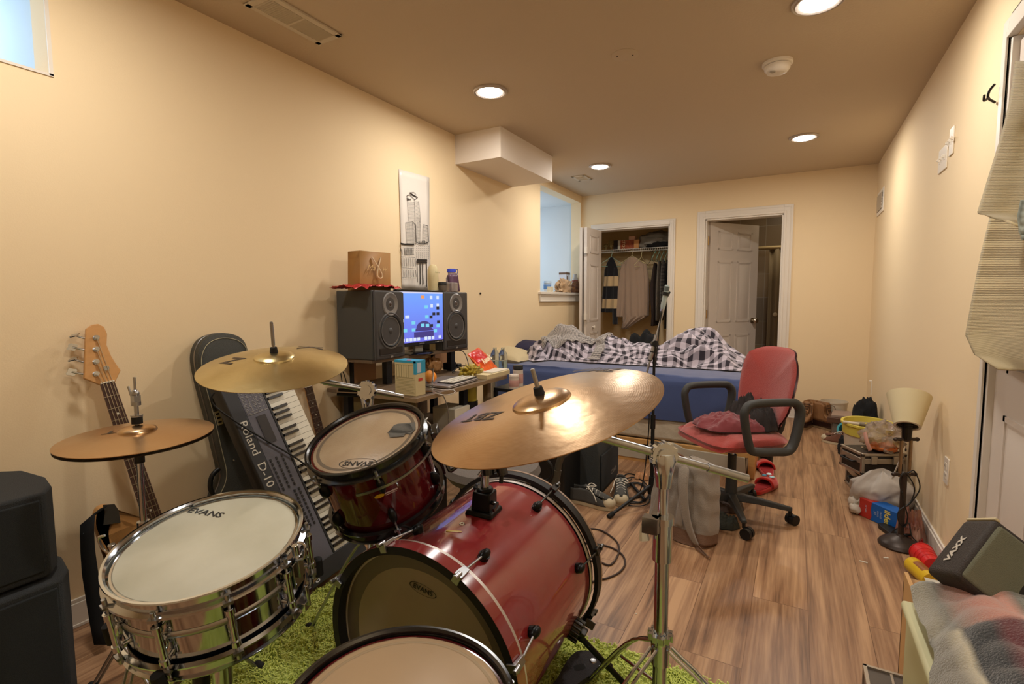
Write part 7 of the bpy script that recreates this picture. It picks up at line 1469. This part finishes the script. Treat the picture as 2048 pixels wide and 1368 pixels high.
# cases: stacked flight cases
m_fc = M('case_black', (38, 30, 24), .5, bump=.3, bscale=300); m_al = M('case_alu', (176, 164, 148), .35, .7)
def flight(lb, c, rot, w_, d, h, hl=.3):
    Ms = TR(*c) @ RZ(rot); t = thing('flight_case', lb, 'case', c, Mx=Ms)
    g = G(); g.box((0, 0, h/2), (w_-.004, d-.004, h-.004), Ms); g.build('shell', m_fc, t)
    g = G(); r = .011
    for z in (r/1.2, h*(1-hl), h*(1-hl)-.016, h-r/1.2):
        for s in (-1, 1): g.box((0, s*(d/2-.004), z), (w_, .014, .016), Ms); g.box((s*(w_/2-.004), 0, z), (.014, d, .016), Ms)
    for sx in (-1, 1):
        for sy in (-1, 1): g.box((sx*(w_/2-.006), sy*(d/2-.006), h/2), (.018, .018, h), Ms)
    g.build('aluminium_edges', m_al, t, bevel=.003)
    for sx in (-1, 1):
        for sy in (-1, 1):
            for z in (.012, h-.012): g = G(); g.ell((sx*(w_/2-.004), sy*(d/2-.004), z), (.0105, .0105, .0105), Ms, n=12, m=8); g.build('corner_cap', M('cap_dark', (60, 54, 48), .4, .5), t)
    for q in (-.25, .25):
        g = G(); g.box((w_*q, -d/2-.008, h*(1-hl)), (.032, .012, .045), Ms); g.build('latch', m_al, t, bevel=.002)
    g = G(); g.tube([(-w_/2-.004, -.05, h*.55), (-w_/2-.03, -.045, h*.55), (-w_/2-.03, .045, h*.55), (-w_/2-.004, .05, h*.55)], .006, Mx=Ms); g.build('handle', m_blk, t)
    return t, Ms
# near vertical corner of the upper case is seen at (1724, 905)-(1724, 950)
yc = 3.72; kk_ = at(1729, 950, 1, yc); h1 = .145
z0 = at(1727, 951, 1, yc).z; z1 = at(1727, 910, 1, yc).z
lc = at(1683, 925, 1, 4.1)
t1, Ms1 = flight('upper black flight case with silver edges by the right wall', (.424, 3.600, .160), 27.9, .245, .20, .13)
t0, Ms0 = flight('lower black flight case under the upper one', (.447, 3.63, 0), 11, .19, .40, .158)
g = G(); Mo = Ms1 @ TR(-.0, .02, .1305); g.lathe([(.85, .001), (1, .001)], Mo @ Matrix.Diagonal((.05, .028, 1, 1)), n=36); text(g, 'AUDIO', .018, Mo, .001, bold=.02); g.build('oval_logo', M('logo_tan', (180, 160, 128), .6), t1)
# yellow topped bucket behind
bq = Vector((.44, 4.62, 0)); rb = .185; W0, W1 = at(1694, 850, 1, 4.6).x, at(1797, 850, 1, 4.6).x
zt_ = .335; t = thing('mop_bucket', 'white bucket with yellow rim and a handle bar behind the cases', 'bucket', (.455, 4.12, 0)); G().lathe([(0, 0), (.118, 0), (.142, zt_-.03), (0.139, zt_-.03), (.114, .01), (0, .01)], n=48, sy=1.25).build('body', m_bw, t, local=True)
m_yel = M('bucket_yellow', (214, 196, 84), .45); G().lathe([(.136, zt_-.075), (.146, zt_-.07), (.150, zt_-.012), (.158, zt_-.006), (.158, zt_+.006), (.143, zt_+.006), (.140, zt_-.03), (.130, zt_-.10), (.128, zt_-.10), (.133, zt_-.07)], n=56, sy=1.25, closed=True).build('yellow_rim', m_yel, t, local=True)
g = G(); bt = W[t]; g.cyl((-.15, -.10, zt_+.012), (.12, -.17, zt_+.012), .010, n=12, Mx=bt); g.build('bar', m_bw, t); g = G(); g.cyl((-.06, -.123, zt_+.012), (.05, -.152, zt_+.012), .0125, n=12, Mx=bt); g.build('grip', M('grip_grey', (120, 108, 88), .6), t)
g = G(); g.tube([(-.06, -.12, zt_+.0), (-.02, -.14, zt_+.026), (.02, -.14, zt_+.02), (-.01, -.15, zt_+.0), (.05, -.16, zt_+.026)], .004, Mx=bt); g.build('cord', m_yel, t)
g = G(); g.mm((-.03, -.186, zt_-.08), (.09, -.16, zt_-.012), bt); g.build('yellow_tab', m_yel, t, bevel=.012)
c = at(1757, 822, 1, 4.85); crumple('black_bag', 'black bundled bag behind the yellow rimmed bucket', 'bag', (.50, 4.72, .0), (.085, .14, .25), m_cloth_k, amp=.25, fr=3, seed=14)
b = Z(1685, 835, .12); t = thing('book_stack', 'stack of dark books beside the white bucket', 'books', (.40, 5.10, 0)); g = G(); g.box((.41, 5.22, .055), (.20, .26, .11), RZ(0)); g.build('lower_books', M('book_grey', (120, 104, 90), .7), t, bevel=.003); g = G(); g.box((0, 0, 0), (.22, .28, .045), TR(.395, 5.21, .135) @ RZ(-8)); g.build('brown_book', M('book_brown', (92, 62, 46), .5), t, bevel=.003); g = G(); g.box((0, 0, 0), (.19, .25, .02), TR(.405, 5.22, .168) @ RZ(-6)); g.build('top_book', M('book_pale', (160, 136, 120), .6), t, bevel=.002)
c = Z(1693, 862, .06); lathe_item('teal_cup', 'teal plastic cup lying open beside the white bucket', 'cup', (c.x+.0, c.y+.05, 0), []); tt = [o for o in bpy.data.objects if o.name.startswith('teal_cup')][0]; Mt = TR(c.x-.0, c.y, .062) @ RZ(-10) @ RX(72)
g = G(); g.lathe([(0, -.06), (.045, -.06), (.06, .05), (.066, .052), (.066, .058), (.052, .058), (.04, -.05), (0, -.05)], Mt, n=36); g.build('cup', M('teal', (70, 166, 176), .45), tt)
c = Z(1676, 892, 0); sneaker('sneaker', 'brown and white laced sneaker beside the bucket', (c.x+.02, c.y+.05, .0), 150, mu=M('shoe_brown', (110, 70, 50), .8))
c = Z(1683, 912, 0); crumple('cloth_bag', 'black cloth bag wedged between sneaker and case', 'bag', (c.x+.04, c.y+.08, .0), (.06, .08, .09), m_cloth_k, amp=.25, fr=3, seed=17)
# --- plastic bags with orange contents on the case
c = Ms1 @ Vector((.045, -.01, .131)); t = thing('takeout_bag', 'clear plastic bag with orange contents on the upper flight case', 'plastic bag', c)
m_cb = M('bag_clear', (222, 206, 186), .15, trans=.7, ior=1.15); g = G(); g.ell((c.x, c.y, c.z+.075), (.095, .115, .085), amp=.5, fr=4, seed=4, n=36, m=24); g.v = [Vector((p.x, p.y, max(p.z, c.z+.001))) for p in g.v]; g.build('bag', m_cb, t, ang=80)
g = G(); g.ell((c.x, c.y-.02, c.z+.022), (.08, .09, .024), amp=.3, fr=5); g.build('orange_contents', M('orange_food', (214, 116, 50), .5, var=.4, vscale=20), t, ang=80)
g = G(); g.tube([(c.x-.09, c.y-.06, c.z+.10), (c.x-.085, c.y-.12, c.z+.06), (c.x-.07, c.y-.15, c.z+.02)], .012, n=8, flat=.5); g.build('twisted_handle', M('twist_pink', (170, 120, 100), .4), t)
# --- white shopping bag
c = Vector((.445, 3.33, 0)); t = thing('shopping_bag', 'large white plastic shopping bag crumpled by the right wall', 'plastic bag', c); m_wb = M('bag_white', (214, 206, 196), .35, trans=.25, ior=1.1)
def bagf(u, v):
    a = 2*pi*u; r = sin(pi*min(1, .08+.92*v))**.6; k = 1+.22*nz(cos(a)*2.2, sin(a)*2.2+v*3, 2)+.08*nz(cos(a)*7, sin(a)*7+v*9, 5)
    return (min(XR-.02, c.x+.15*r*k*cos(a)), c.y+.10*r*k*sin(a), .004+.235*v**.9+.03*nz(cos(a)*3, sin(a)*3, v*2))
g = G(); g.grid(bagf, 60, 34); g.build('bag', m_wb, t, ang=80)
g = G(); g.grid(lambda u, v: (c.x+.03+.03*u+.02*v, c.y-.04+.08*v, .20+.11*u+.01*sin(v*9)), 8, 8); g.build('bag_handle', m_wb, t, solid=.002)
g = G(); g.ell((c.x-.125, c.y-.02, .05), (.03, .045, .035), amp=.3, fr=4); g.ell((c.x-.12, c.y-.06, .028), (.03, .045, .028), amp=.3, fr=4, seed=3); g.build('knotted_end', M('bag_white_opaque', (206, 196, 180), .5), t, ang=80)
heap('produce_bag', 'clear bag with reddish contents behind the lamp pole', (.525, 3.02, .001), .06, .10, .17, M('pinkish_bag', (176, 140, 120), .35, var=1, vscale=12, rgb2=(140, 80, 66)), 25, cat='plastic bag')
# --- blue and red trash bag box
A_ = Z(1718, 1036, 0); Bq = Z(1822, 1062, 0); A_ = Vector((.335, 3.19, 0)); ang_ = -20
t = thing('trash_bag_box', 'blue and red carton of kitchen bags lying behind the lamp', 'box', A_)
a = at(1717, 1008, 2, .085); b = at(1838, 1062, 2, .06)
p0 = Z(1718, 1030, .0); p1 = Z(1830, 1082, .0); p0 = Vector((p0.x, p0.y, 0)); dd = (p1-p0).normalized(); L_ = .26; up_ = Vector((0, 0, 1)); nb_ = Vector((-dd.y, dd.x, 0))
Mt = Matrix(((dd.x, nb_.x, 0, p0.x), (dd.y, nb_.y, 0, p0.y), (0, 0, 1, .002), (0, 0, 0, 1)))
g = G(); g.box((L_/2, .04, .048), (L_, .08, .095), Mt); g.build('carton', M('carton_blue', (14, 96, 180), .4), t, bevel=.001)
g = G(); g.add([(0, -.0008, 0), (.066, -.0008, 0), (.074, -.0008, .02), (.068, -.0008, .06), (.072, -.0008, .096), (0, -.0008, .096)], [(0, 1, 2, 3, 4, 5)], Mt); g.box((.0, .04, .048), (.001, .081, .096), Mt); g.mm((0, 0, .0957), (.07, .08, .0962), Mt); g.mm((L_-.045, -.001, .05), (L_, .0, .096), Mt); g.build('red_print', M('carton_red', (186, 50, 40), .4), t)
g = G(); text(g, 'Glider', .048, Mt @ TR(.155, -.001, .046) @ RX(90) @ RZ(-90) , .0005, bold=.03) if 0 else text(g, 'ilder', .044, Mt @ TR(.160, -.001, .048) @ RX(90) @ RZ(-90), .0006, bold=.03); g.build('yellow_lettering', M('let_yel', (240, 224, 110), .5), t)
g = G(); Mq = Mt @ TR(.105, -.001, .048) @ RX(90) @ RZ(-90)
for k, (bd, sz) in enumerate((('LARGE', .013), ('BAGS', .013), ('30', .02))): text(g, bd, sz, Mt @ TR(.125-.016*k, -.001, .05) @ RX(90) @ RZ(-90), .0006)
text(g, '13 GAL', .014, Mt @ TR(.04, -.0012, .05) @ RX(90) @ RZ(-90), .0006); g.build('white_lettering', M('let_pale', (190, 206, 226), .5), t)
g = G(); g.add([(-.001, -.002, .02), (-.001, .03, .0), (-.028, .01, .012), (-.02, -.006, .06), (-.001, -.002, .09)], [(0, 1, 2, 3, 4)], Mt); g.build('torn_flap', m_pw, t, solid=.001)
# --- table lamp on a tall pole
lb_ = Z(1800, 1092, 0); lx, ly = lb_.x, lb_.y; m_lm = M('lamp_metal', (64, 54, 48), .4, .5)
P = lambda z, dx=0, dy=0: Vector((lx+dx, ly+dy, z)); hz_ = lambda py: at(1806, py, 1, ly).z
t = thing('floor_lamp', 'tall dark table lamp with cream shade standing on the floor by the right wall', 'lamp', P(0))
G().lathe([(0, 0), (.085, 0), (.088, .008), (.082, .018), (.078, .022), (.06, .035), (.045, .042), (.018, .052), (.014, .06), (0, .06)], n=48).build('base', m_lm, t, local=True)
z1_, z2_, zs1 = hz_(948), hz_(878), hz_(846)
g = G(); g.cyl(P(.05), P(z1_), .0125, n=18); g.build('pole', m_lm, t)
g = G(); 
for s in (-1, 1): g.cyl(P(z1_-.012)+CR*s*.022, P(z2_+.004)+CR*s*.022, .007, n=14)
g.build('twin_tubes', M('tube_bronze', (150, 124, 96), .3, .8), t)
for z in (z1_, z2_): g = G(); g.cyl(P(z)-CR*.045, P(z)+CR*.045, .008, n=12); g.ell(P(z)-CR*.05, (.010, .010, .010), n=10, m=8); g.ell(P(z)+CR*.05, (.010, .010, .010), n=10, m=8); g.ell(P(z), (.016, .016, .012), n=14, m=8); g.build('crossbar', m_lm, t)
g = G(); g.cyl(P(z2_), P(zs1), .019, .022, n=20)
for k in range(4): g.cyl(P(zs1-.02+.008*k), P(zs1-.017+.008*k), .0245, n=20)
g.cyl(P(zs1-.022), P(zs1+.02), .021, n=20); g.build('socket', M('socket_dark', (40, 36, 34), .25, .6), t)
g = G(); g.cyl(P(z2_-.015), P(z2_-.045), .0015, n=6); g.ell(P(z2_-.05), (.004, .004, .009), n=8, m=6); g.build('pull_chain', m_lm, t)
za, zb2 = hz_(853), hz_(796); rlo = (at(1848, 845, 1, ly).x-at(1794, 845, 1, ly).x)/2/cos(YAW)*.92; rhi = (at(1866, 795, 1, ly).x-at(1775, 795, 1, ly).x)/2*.92/cos(YAW)
rlo, rhi = .052, .088; Msh = FR(P(za+.004), (lx/3*.55, .55, .80))
m_shade = M('shade_cream', (214, 200, 160), .7)
hs_ = .155; G().lathe([(rlo, 0), (rhi, hs_), (rhi-.003, hs_), (rlo-.003, 0)], Msh, n=56, closed=True).build('lamp_shade', m_shade, t)
G().lathe([(rlo+.001, -.001), (rlo-.010, -.001), (rlo-.010, .006)], Msh, n=40).build('shade_ring', m_trim, t)
G().lathe([(.018, .006), (rlo-.010, .006)], Msh, n=40).build('unlit_inside_disc', m_dk, t)  # dark disc standing in for the unlit inside of the lamp shade
cc = [P(z1_+.01)+CR*.0, P(z1_+.02)+CR*.03, P(z1_-.05)+CR*.06, P(z1_-.10)+CR*.045, P(z1_-.15)+CR*.0, P(z1_-.10)-CR*.02, P(z1_-.02)-CR*.035, P(z1_+.01)-CR*.01, P(z1_-.06)+CR*.035, P(z1_-.13)+CR*.02, P(z1_-.17)-CR*.03, P(z1_-.22)-CR*.03, P(z1_-.25)-CR*.0, P(z1_-.20)+CR*.012, P(z1_-.13)-CR*.01, P(z1_-.08)-CR*.02]
g = G(); g.tube([q-CF*.02 for q in cc], .0028, n=7, smooth=6); g.build('coiled_cord', m_blk, t)
g = G(); e = Z(1850, 1140, .004); g.tube([P(z1_-.25)-CF*.01, P(.12)+CR*.02-CF*.02, P(.065)+CR*.02-CF*.04, P(.03)+CR*.03-CF*.08, Vector((e.x, e.y, .006))], .0028, n=7); g.build('power_cord', m_blk, t)
# --- small floor things near the lamp
c = Z(1812, 1072, 0); t = thing('sandal', 'black slide sandal behind the lamp base', 'sandal', (.50, 3.03, 0)); Ms = TR(.485, 3.01, 0) @ RZ(-65); out = catm([(.13, 0), (.11, .042), (.04, .045), (-.06, .036), (-.13, .025), (-.13, -.025), (-.06, -.036), (.04, -.045), (.11, -.04)], 5)
g = G(); g.prism(out, 0, .022, Ms); g.build('sole', m_blk, t, bevel=.004); g = G(); g.grid(lambda u, v: (.08-.075*u, -.047*cos(pi*v), .02+.04*sin(pi*v)), 6, 14, Ms); g.build('strap', m_blkm, t, solid=.006, ang=80)
c = Z(1858, 1080, .0); heap('red_wrapper', 'dark red foil wrapper on the floor against the baseboard', (.55, 2.93, .0), .022, .05, .05, M('foil_dark_red', (140, 24, 24), .3, .3), 33, cat='wrapper')
# red cup lying down
a = Z(1858, 1118, .045); Mq = FR((a.x-.01, a.y, .047), (Z(1885, 1150, .04)-Z(1845, 1105, .04)))
t = thing('plastic_cup', 'red plastic party cup lying on its side below the lamp', 'cup', (a.x, a.y, 0)); g = G(); g.lathe([(.046, -.05), (.032, .07), (0, .07), (0, .066), (.029, .066), (.043, -.05)], Mq, n=40); g.lathe([(.046, -.05), (.0475, -.048), (.0475, -.044), (.046, -.043)], Mq, n=40)
for k in range(3): z = -.01+.022*k; r = .046-.014*(z+.05)/.12; g.lathe([(r+.0005, z), (r+.0015, z+.003), (r+.0003, z+.006)], Mq, n=40)
g.build('cup', M('cup_red', (214, 36, 36), .35), t); g = G(); g.lathe([(.0295, .064), (.0425, -.049)], Mq, n=40); g.build('inside', M('cup_inner', (226, 120, 110), .4), t)
a = Z(1838, 1140, .03); Mq = FR((a.x, a.y-.02, .034), (Z(1870, 1160, .03)-Z(1825, 1120, .03)))
t = thing('snack_can', 'yellow canister lying beside the red cup', 'canister', (a.x, a.y, 0)); g = G(); g.lathe([(0, -.06), (.031, -.06), (.033, -.056), (.033, .08), (0, .08)], Mq, n=36); g.build('can', M('can_yellow', (226, 186, 40), .3), t); g = G(); g.lathe([(.0332, -.02), (.0335, -.02), (.0335, .05), (.0332, .05)], Mq, n=36, a0=.5, a1=2.2); g.build('brown_print', M('can_brown', (150, 90, 40), .4), t)
rr3 = random.Random(4)
for i, (px, py, sx, rt) in enumerate(((1772, 1116, .02, 20), (1727, 1124, .03, -10), (1668, 982, .006, 0), (1272, 1228, .006, 0), (1655, 880, .006, 10), (1555, 1030, .005, 0))):
    p = Z(px, py, 0); g = G(); g.box((0, 0, .0012), (sx, sx*.25+.003, .002), TR(p.x, p.y, 0) @ RZ(rt)); T(g.build('paper_scrap', m_pw), ['torn white scrap beside the lamp base', 'thin pale splinter of paper on the floor left of the lamp', 'tiny pale scrap on the floor beside the stacked cases', 'tiny pale scrap on the floor left of the chrome stand', 'tiny white scrap on the floor in front of the boots', 'tiny white scrap on the floor near the red chair caster'][i], 'scrap')
# --- cardboard box, practice amp, blanket at the lower right
c0 = Z(1808, 1150, .30)
m_card = M('cardboard', (206, 160, 104), .7, var=.08, vscale=6)
zb3 = .34; q = [Z(px, py, zb3) for px, py in ((1812, 1143), (1885, 1162), (1840, 1196))]
t = thing('cardboard_box', 'open tan cardboard box between the red cup and the blanket', 'box', (.50, 2.10, 0)); e0 = Z(1808, 1143, zb3); bx_, by_ = e0.x, e0.y
g = G(); g.mm((bx_, by_-.26, 0), (bx_+.01, by_, zb3)); g.mm((bx_, by_-.008, 0), (XR-.03, by_, zb3-.03)); g.mm((bx_, by_-.26, 0), (XR-.03, by_-.252, zb3-.03)); g.mm((bx_, by_-.26, 0), (XR-.03, by_, .01)); g.build('carton', m_card, t)
g = G(); g.add([(bx_+.01, by_, zb3-.02), (bx_+.16, by_, zb3-.02), (bx_+.18, by_-.10, zb3+.005), (bx_+.02, by_-.12, zb3)], [(0, 1, 2, 3)]); g.build('flap', m_card, t, solid=.004)
g = G(); g.add([(bx_+.045, by_-.02, zb3+.004), (bx_+.16, by_-.10, zb3+.03), (bx_+.13, by_-.22, zb3+.02), (bx_+.04, by_-.16, zb3+.004)], [(0, 1, 2, 3)]); T(g.build('paper_sheet', m_pw, solid=.001), 'white paper sheet sticking out of the cardboard box', 'paper')
# practice amp tilted
yA = 1.62
p_tl = at(1957, 1018, 1, 1.72); p_bl = at(1884, 1128, 1, 1.58); 
t = thing('practice_amplifier', 'black portable amplifier with an oval white logo leaning at the right wall', 'amplifier', (.50, 1.62, .0))
C3 = at(1984, 1050, 1, 1.50); D3 = at(1908, 1150, 1, 1.42)   # near end of the logo edge
e1 = (C3-D3).normalized(); a1 = at(1957, 1017, 1, 1.60)
# logo face: corners D3 (bottom near), C3 (top near), a1 (top far)
e2 = (a1-C3); e2 = (e2-e1*e2.dot(e1)); fw = .105; e2.normalize(); n3 = e1.cross(e2)
if n3.x > 0: n3 = -n3
hgt_ = (C3-D3).length
Ma = Matrix(((e1.x, e2.x, n3.x, D3.x), (e1.y, e2.y, n3.y, D3.y), (e1.z, e2.z, n3.z, D3.z), (0, 0, 0, 1)))
hgt_ = .17; dep_ = .26
g = G(); g.box((hgt_/2, fw/2, -dep_/2), (hgt_, fw, dep_), Ma); g.build('cabinet', M('amp_brown_black', (54, 46, 40), .6, bump=.4, bscale=400), t, bevel=.012, seg=3)
g = G(); g.box((hgt_/2, -.0, -dep_/2), (hgt_-.02, .012, dep_-.02), Ma); g.build('grille_foam', M('foam_black', (140, 140, 116), .95, bump=.8, bscale=700), t, bevel=.006)
g = G(); g.lathe([(0, .001), (1, .001)], Ma @ TR(hgt_*.30, -.007, -dep_*.62) @ RX(90) @ Matrix.Diagonal((hgt_*.42, dep_*.28, 1, 1)), n=40) if 0 else g.ell((hgt_*.42, -.004, -dep_*.66), (hgt_*.36, .006, dep_*.28), Ma, n=30, m=14); g.build('dark_cone', m_blk, t)
g = G(); g.box((hgt_+.001, fw*.5, -.006), (.006, fw*.9, .012), Ma); g.build('corner_trim', M('trim_cream', (206, 190, 150), .5), t, bevel=.002)
g = G(); Mo = Ma @ TR(hgt_*.42, fw*.52, .0012); text(g, 'VAXX', .024, Mo @ RZ(0), .0006, sx=1.15, bold=.05, shear=.2); g.build('logo', M('logo_white', (206, 196, 180), .5), t)
# tote box with blanket
xL_ = .245; t = thing('storage_tote', 'cream plastic storage tote under the plaid blanket at lower right', 'storage box', (.42, 1.20, 0)); m_tote = M('tote_cream', (206, 202, 160), .45)
cA = at(1812, 1218, 1, 1.52); ztop = cA.z; xl = cA.x
g = G(); g.box((0, 0, 0), (1, 1, 1), Matrix(((XR-.02-xl, 0, 0, (XR-.02+xl)/2), (0, .62, 0, 1.21), (0, 0, ztop, ztop/2), (0, 0, 0, 1)))); g.build('body', m_tote, t, bevel=.012)
g = G(); g.box(((XR-.02+xl)/2, 1.21, ztop+.008), (XR-.02-xl+.02, .64, .022)); g.build('lid', m_tote, t, bevel=.008)
# plaid blanket: big soft woven blocks
m_pl_ = M('plaid', (150, 140, 122), .95, sheen=.6, bump=.5, bscale=220); nt, bb, N, L = nodes_of(m_pl_)
tc = N('ShaderNodeTexCoord'); sp = N('ShaderNodeSeparateXYZ'); L(tc.outputs['UV'], sp.inputs[0])
def ramp_(src, stops):
    r = N('ShaderNodeValToRGB'); el = r.color_ramp.elements; el[0].position = stops[0][0]; el[0].color = (*lin(stops[0][1]), 1); el[1].position = stops[-1][0]; el[1].color = (*lin(stops[-1][1]), 1)
    for ps, c_ in stops[1:-1]: k = el.new(ps); k.color = (*lin(c_), 1)
    L(src, r.inputs[0]); return r
twd = (150, 144, 126)
su = N('ShaderNodeMath'); su.operation = 'MULTIPLY'; su.inputs[1].default_value = .9; L(sp.outputs[0], su.inputs[0])
lt = ramp_(su.outputs[0], [(0, (70, 44, 46)), (.12, (90, 50, 50)), (.15, twd), (.40, twd), (.43, (120, 116, 104)), (.50, (186, 128, 112)), (.58, (206, 146, 128)), (.61, (110, 108, 96)), (.72, twd), (1, (190, 184, 160))])
dk_ = ramp_(su.outputs[0], [(0, (54, 30, 34)), (.14, (60, 34, 38)), (.18, twd), (.40, (136, 130, 116)), (.43, (196, 186, 160)), (.445, (44, 48, 50)), (.49, (46, 48, 50)), (.52, (98, 44, 48)), (.545, (98, 44, 48)), (.575, (46, 46, 48)), (1, (40, 42, 44))])
mk = ramp_(sp.outputs[1], [(0, (0, 0, 0)), (.455, (0, 0, 0)), (.475, (255, 255, 255)), (1, (255, 255, 255))])
mxn = N('ShaderNodeMixRGB'); L(mk.outputs[0], mxn.inputs[0]); L(dk_.outputs[0], mxn.inputs[1]); L(lt.outputs[0], mxn.inputs[2]); L(mxn.outputs[0], bb.inputs['Base Color'])
def blank(u, v):
    # u from the left hanging edge over the top to the wall, v from the near to the far end
    s = u*1.05; y = .92+.57*v+.05*sin(u*5)*(1-v*.5); lim = .46-.10*v
    top = ztop+.030
    if s < .42: zz = top-(.42-s)*(1.0 if v < .62 else .25)+.0; xx = xl-.025-.05*nz(v*4, s*3, 2)+.02*(s/.42) if v < .62 else xl+.05-(.42-s)*.25
    else: xx = xl+.01+(s-.42)*.60; zz = top+.02+(.105-.05*max(0, v-.55)*2)*sin(min(1, (s-.42)/.5)*pi)+.04*nz(s*5, v*4, 3)+.03*abs(nz(s*8, v*7, 6))
    k = max(0, min(1, (v-.5)/.24)); 
    if s < .42:
        xa = xl-.025-.05*nz(v*4, s*3, 2)+.02*(s/.42); za = top-(.42-s); xb = xl+.10-(.42-s)*.10; zb_ = top-.004+.01*nz(s*4, v*5, 1)-.03*(.42-s)
        xx = xa*(1-k)+xb*k; zz = za*(1-k)+zb_*k
    return (min(xx, XR-.04), y, max(.02, zz))
g = G(); g.grid(blank, 70, 60, us=1.05, vs_=.8); T(g.build('plaid_blanket', m_pl_, solid=.012, ang=80), 'grey, red and black plaid blanket draped over the cream tote', 'blanket')
# small metal frame at the bottom edge
a, b = Z(1728, 1332, .10), Z(1800, 1352, .10); t = thing('metal_case', 'dark metal edged box at the bottom edge beside the blanket', 'case', ((a.x+b.x)/2, 1.5, 0)); g = G(); x0, y0_ = a.x, a.y
g.mm((x0, y0_-.30, 0), (x0+.14, y0_, .10)); g.build('body', M('grey_panel', (92, 84, 76), .4, .3), t); g = G()
for p_, q_ in (((x0-.003, y0_-.30, .094), (x0+.006, y0_+.002, .106)), ((x0-.003, y0_-.006, .094), (x0+.143, y0_+.003, .106)), ((x0+.06, y0_-.30, .1), (x0+.066, y0_, .104)), ((x0-.003, y0_-.006, 0), (x0+.006, y0_+.003, .1))): g.mm(p_, q_)
g.build('metal_edges', m_al, t)
# --- towels over the right door
m_tow = rib_mat('towel_cream', (206, 184, 134), 40, 1, .78)
def towel(lb, edgeL, edgeR, x0, x1, seed, nm='towel', folds=3, fd=.018, mat=None, grp=None):
    """edges are lists of photo points from the top down; x0 -> x1 is the standoff from the wall going down"""
    g = G(); n = len(edgeL)
    def ev(E_, q):
        f = q*(n-1); i = min(int(f), n-2); r = f-i; return (E_[i][0]*(1-r)+E_[i+1][0]*r, E_[i][1]*(1-r)+E_[i+1][1]*r)
    def f(u, v):
        a, b = ev(edgeL, v), ev(edgeR, v); px, py = a[0]*(1-u)+b[0]*u, a[1]*(1-u)+b[1]*u
        xx = XR-(x0+(x1-x0)*v)-fd*sin(u*folds*pi+seed)*(.4+.6*v)-.006*nz(u*5, v*8, seed); p = X(px, py, xx); return tuple(p)
    g.grid(f, 40, 50, us=.5, vs_=1.6); return T(g.build(nm, mat or m_tow, solid=.006, ang=80), lb, 'towel' if nm == 'towel' else 'clothes', grp)
towel('ribbed cream towel hanging in front on the right door, upper layer', [(2033, 122), (2022, 200), (2005, 270), (1980, 350), (1956, 427), (1990, 436), (2010, 440)], [(2240, 122), (2240, 200), (2240, 270), (2240, 350), (2240, 430), (2240, 480), (2240, 540)], .10, .13, 1, folds=4)
towel('ribbed cream towel hanging lower behind the upper one, bulging at its foot', [(2035, 150), (2020, 260), (1990, 400), (1965, 500), (1945, 600), (1932, 670), (1950, 710), (1995, 738)], [(2240, 150), (2240, 260), (2240, 400), (2240, 500), (2240, 600), (2240, 680), (2240, 735), (2200, 752)], .045, .075, 3, folds=3, fd=.02)
m_patt = M('patterned_green', (170, 176, 160), .8, var=1, vscale=16, rgb2=(70, 78, 66)); towel('green and white patterned cloth peeking between the towels at the right edge', [(2044, 400), (2038, 430), (2040, 460), (2046, 478)], [(2240, 390), (2240, 430), (2240, 460), (2240, 490)], .155, .16, 5, nm='patterned_cloth', mat=m_patt)
t = thing('over_door_hook', 'dark hook rail over the right door holding the towels', 'hook', (XR-.05, 2.1, 1.95)); g = G(); p = X(2062, 110, XR-.10); g.box((XR-.045, p.y-.25, p.z+.02), (.012, .5, .03)); g.build('rail', m_blkm, t)
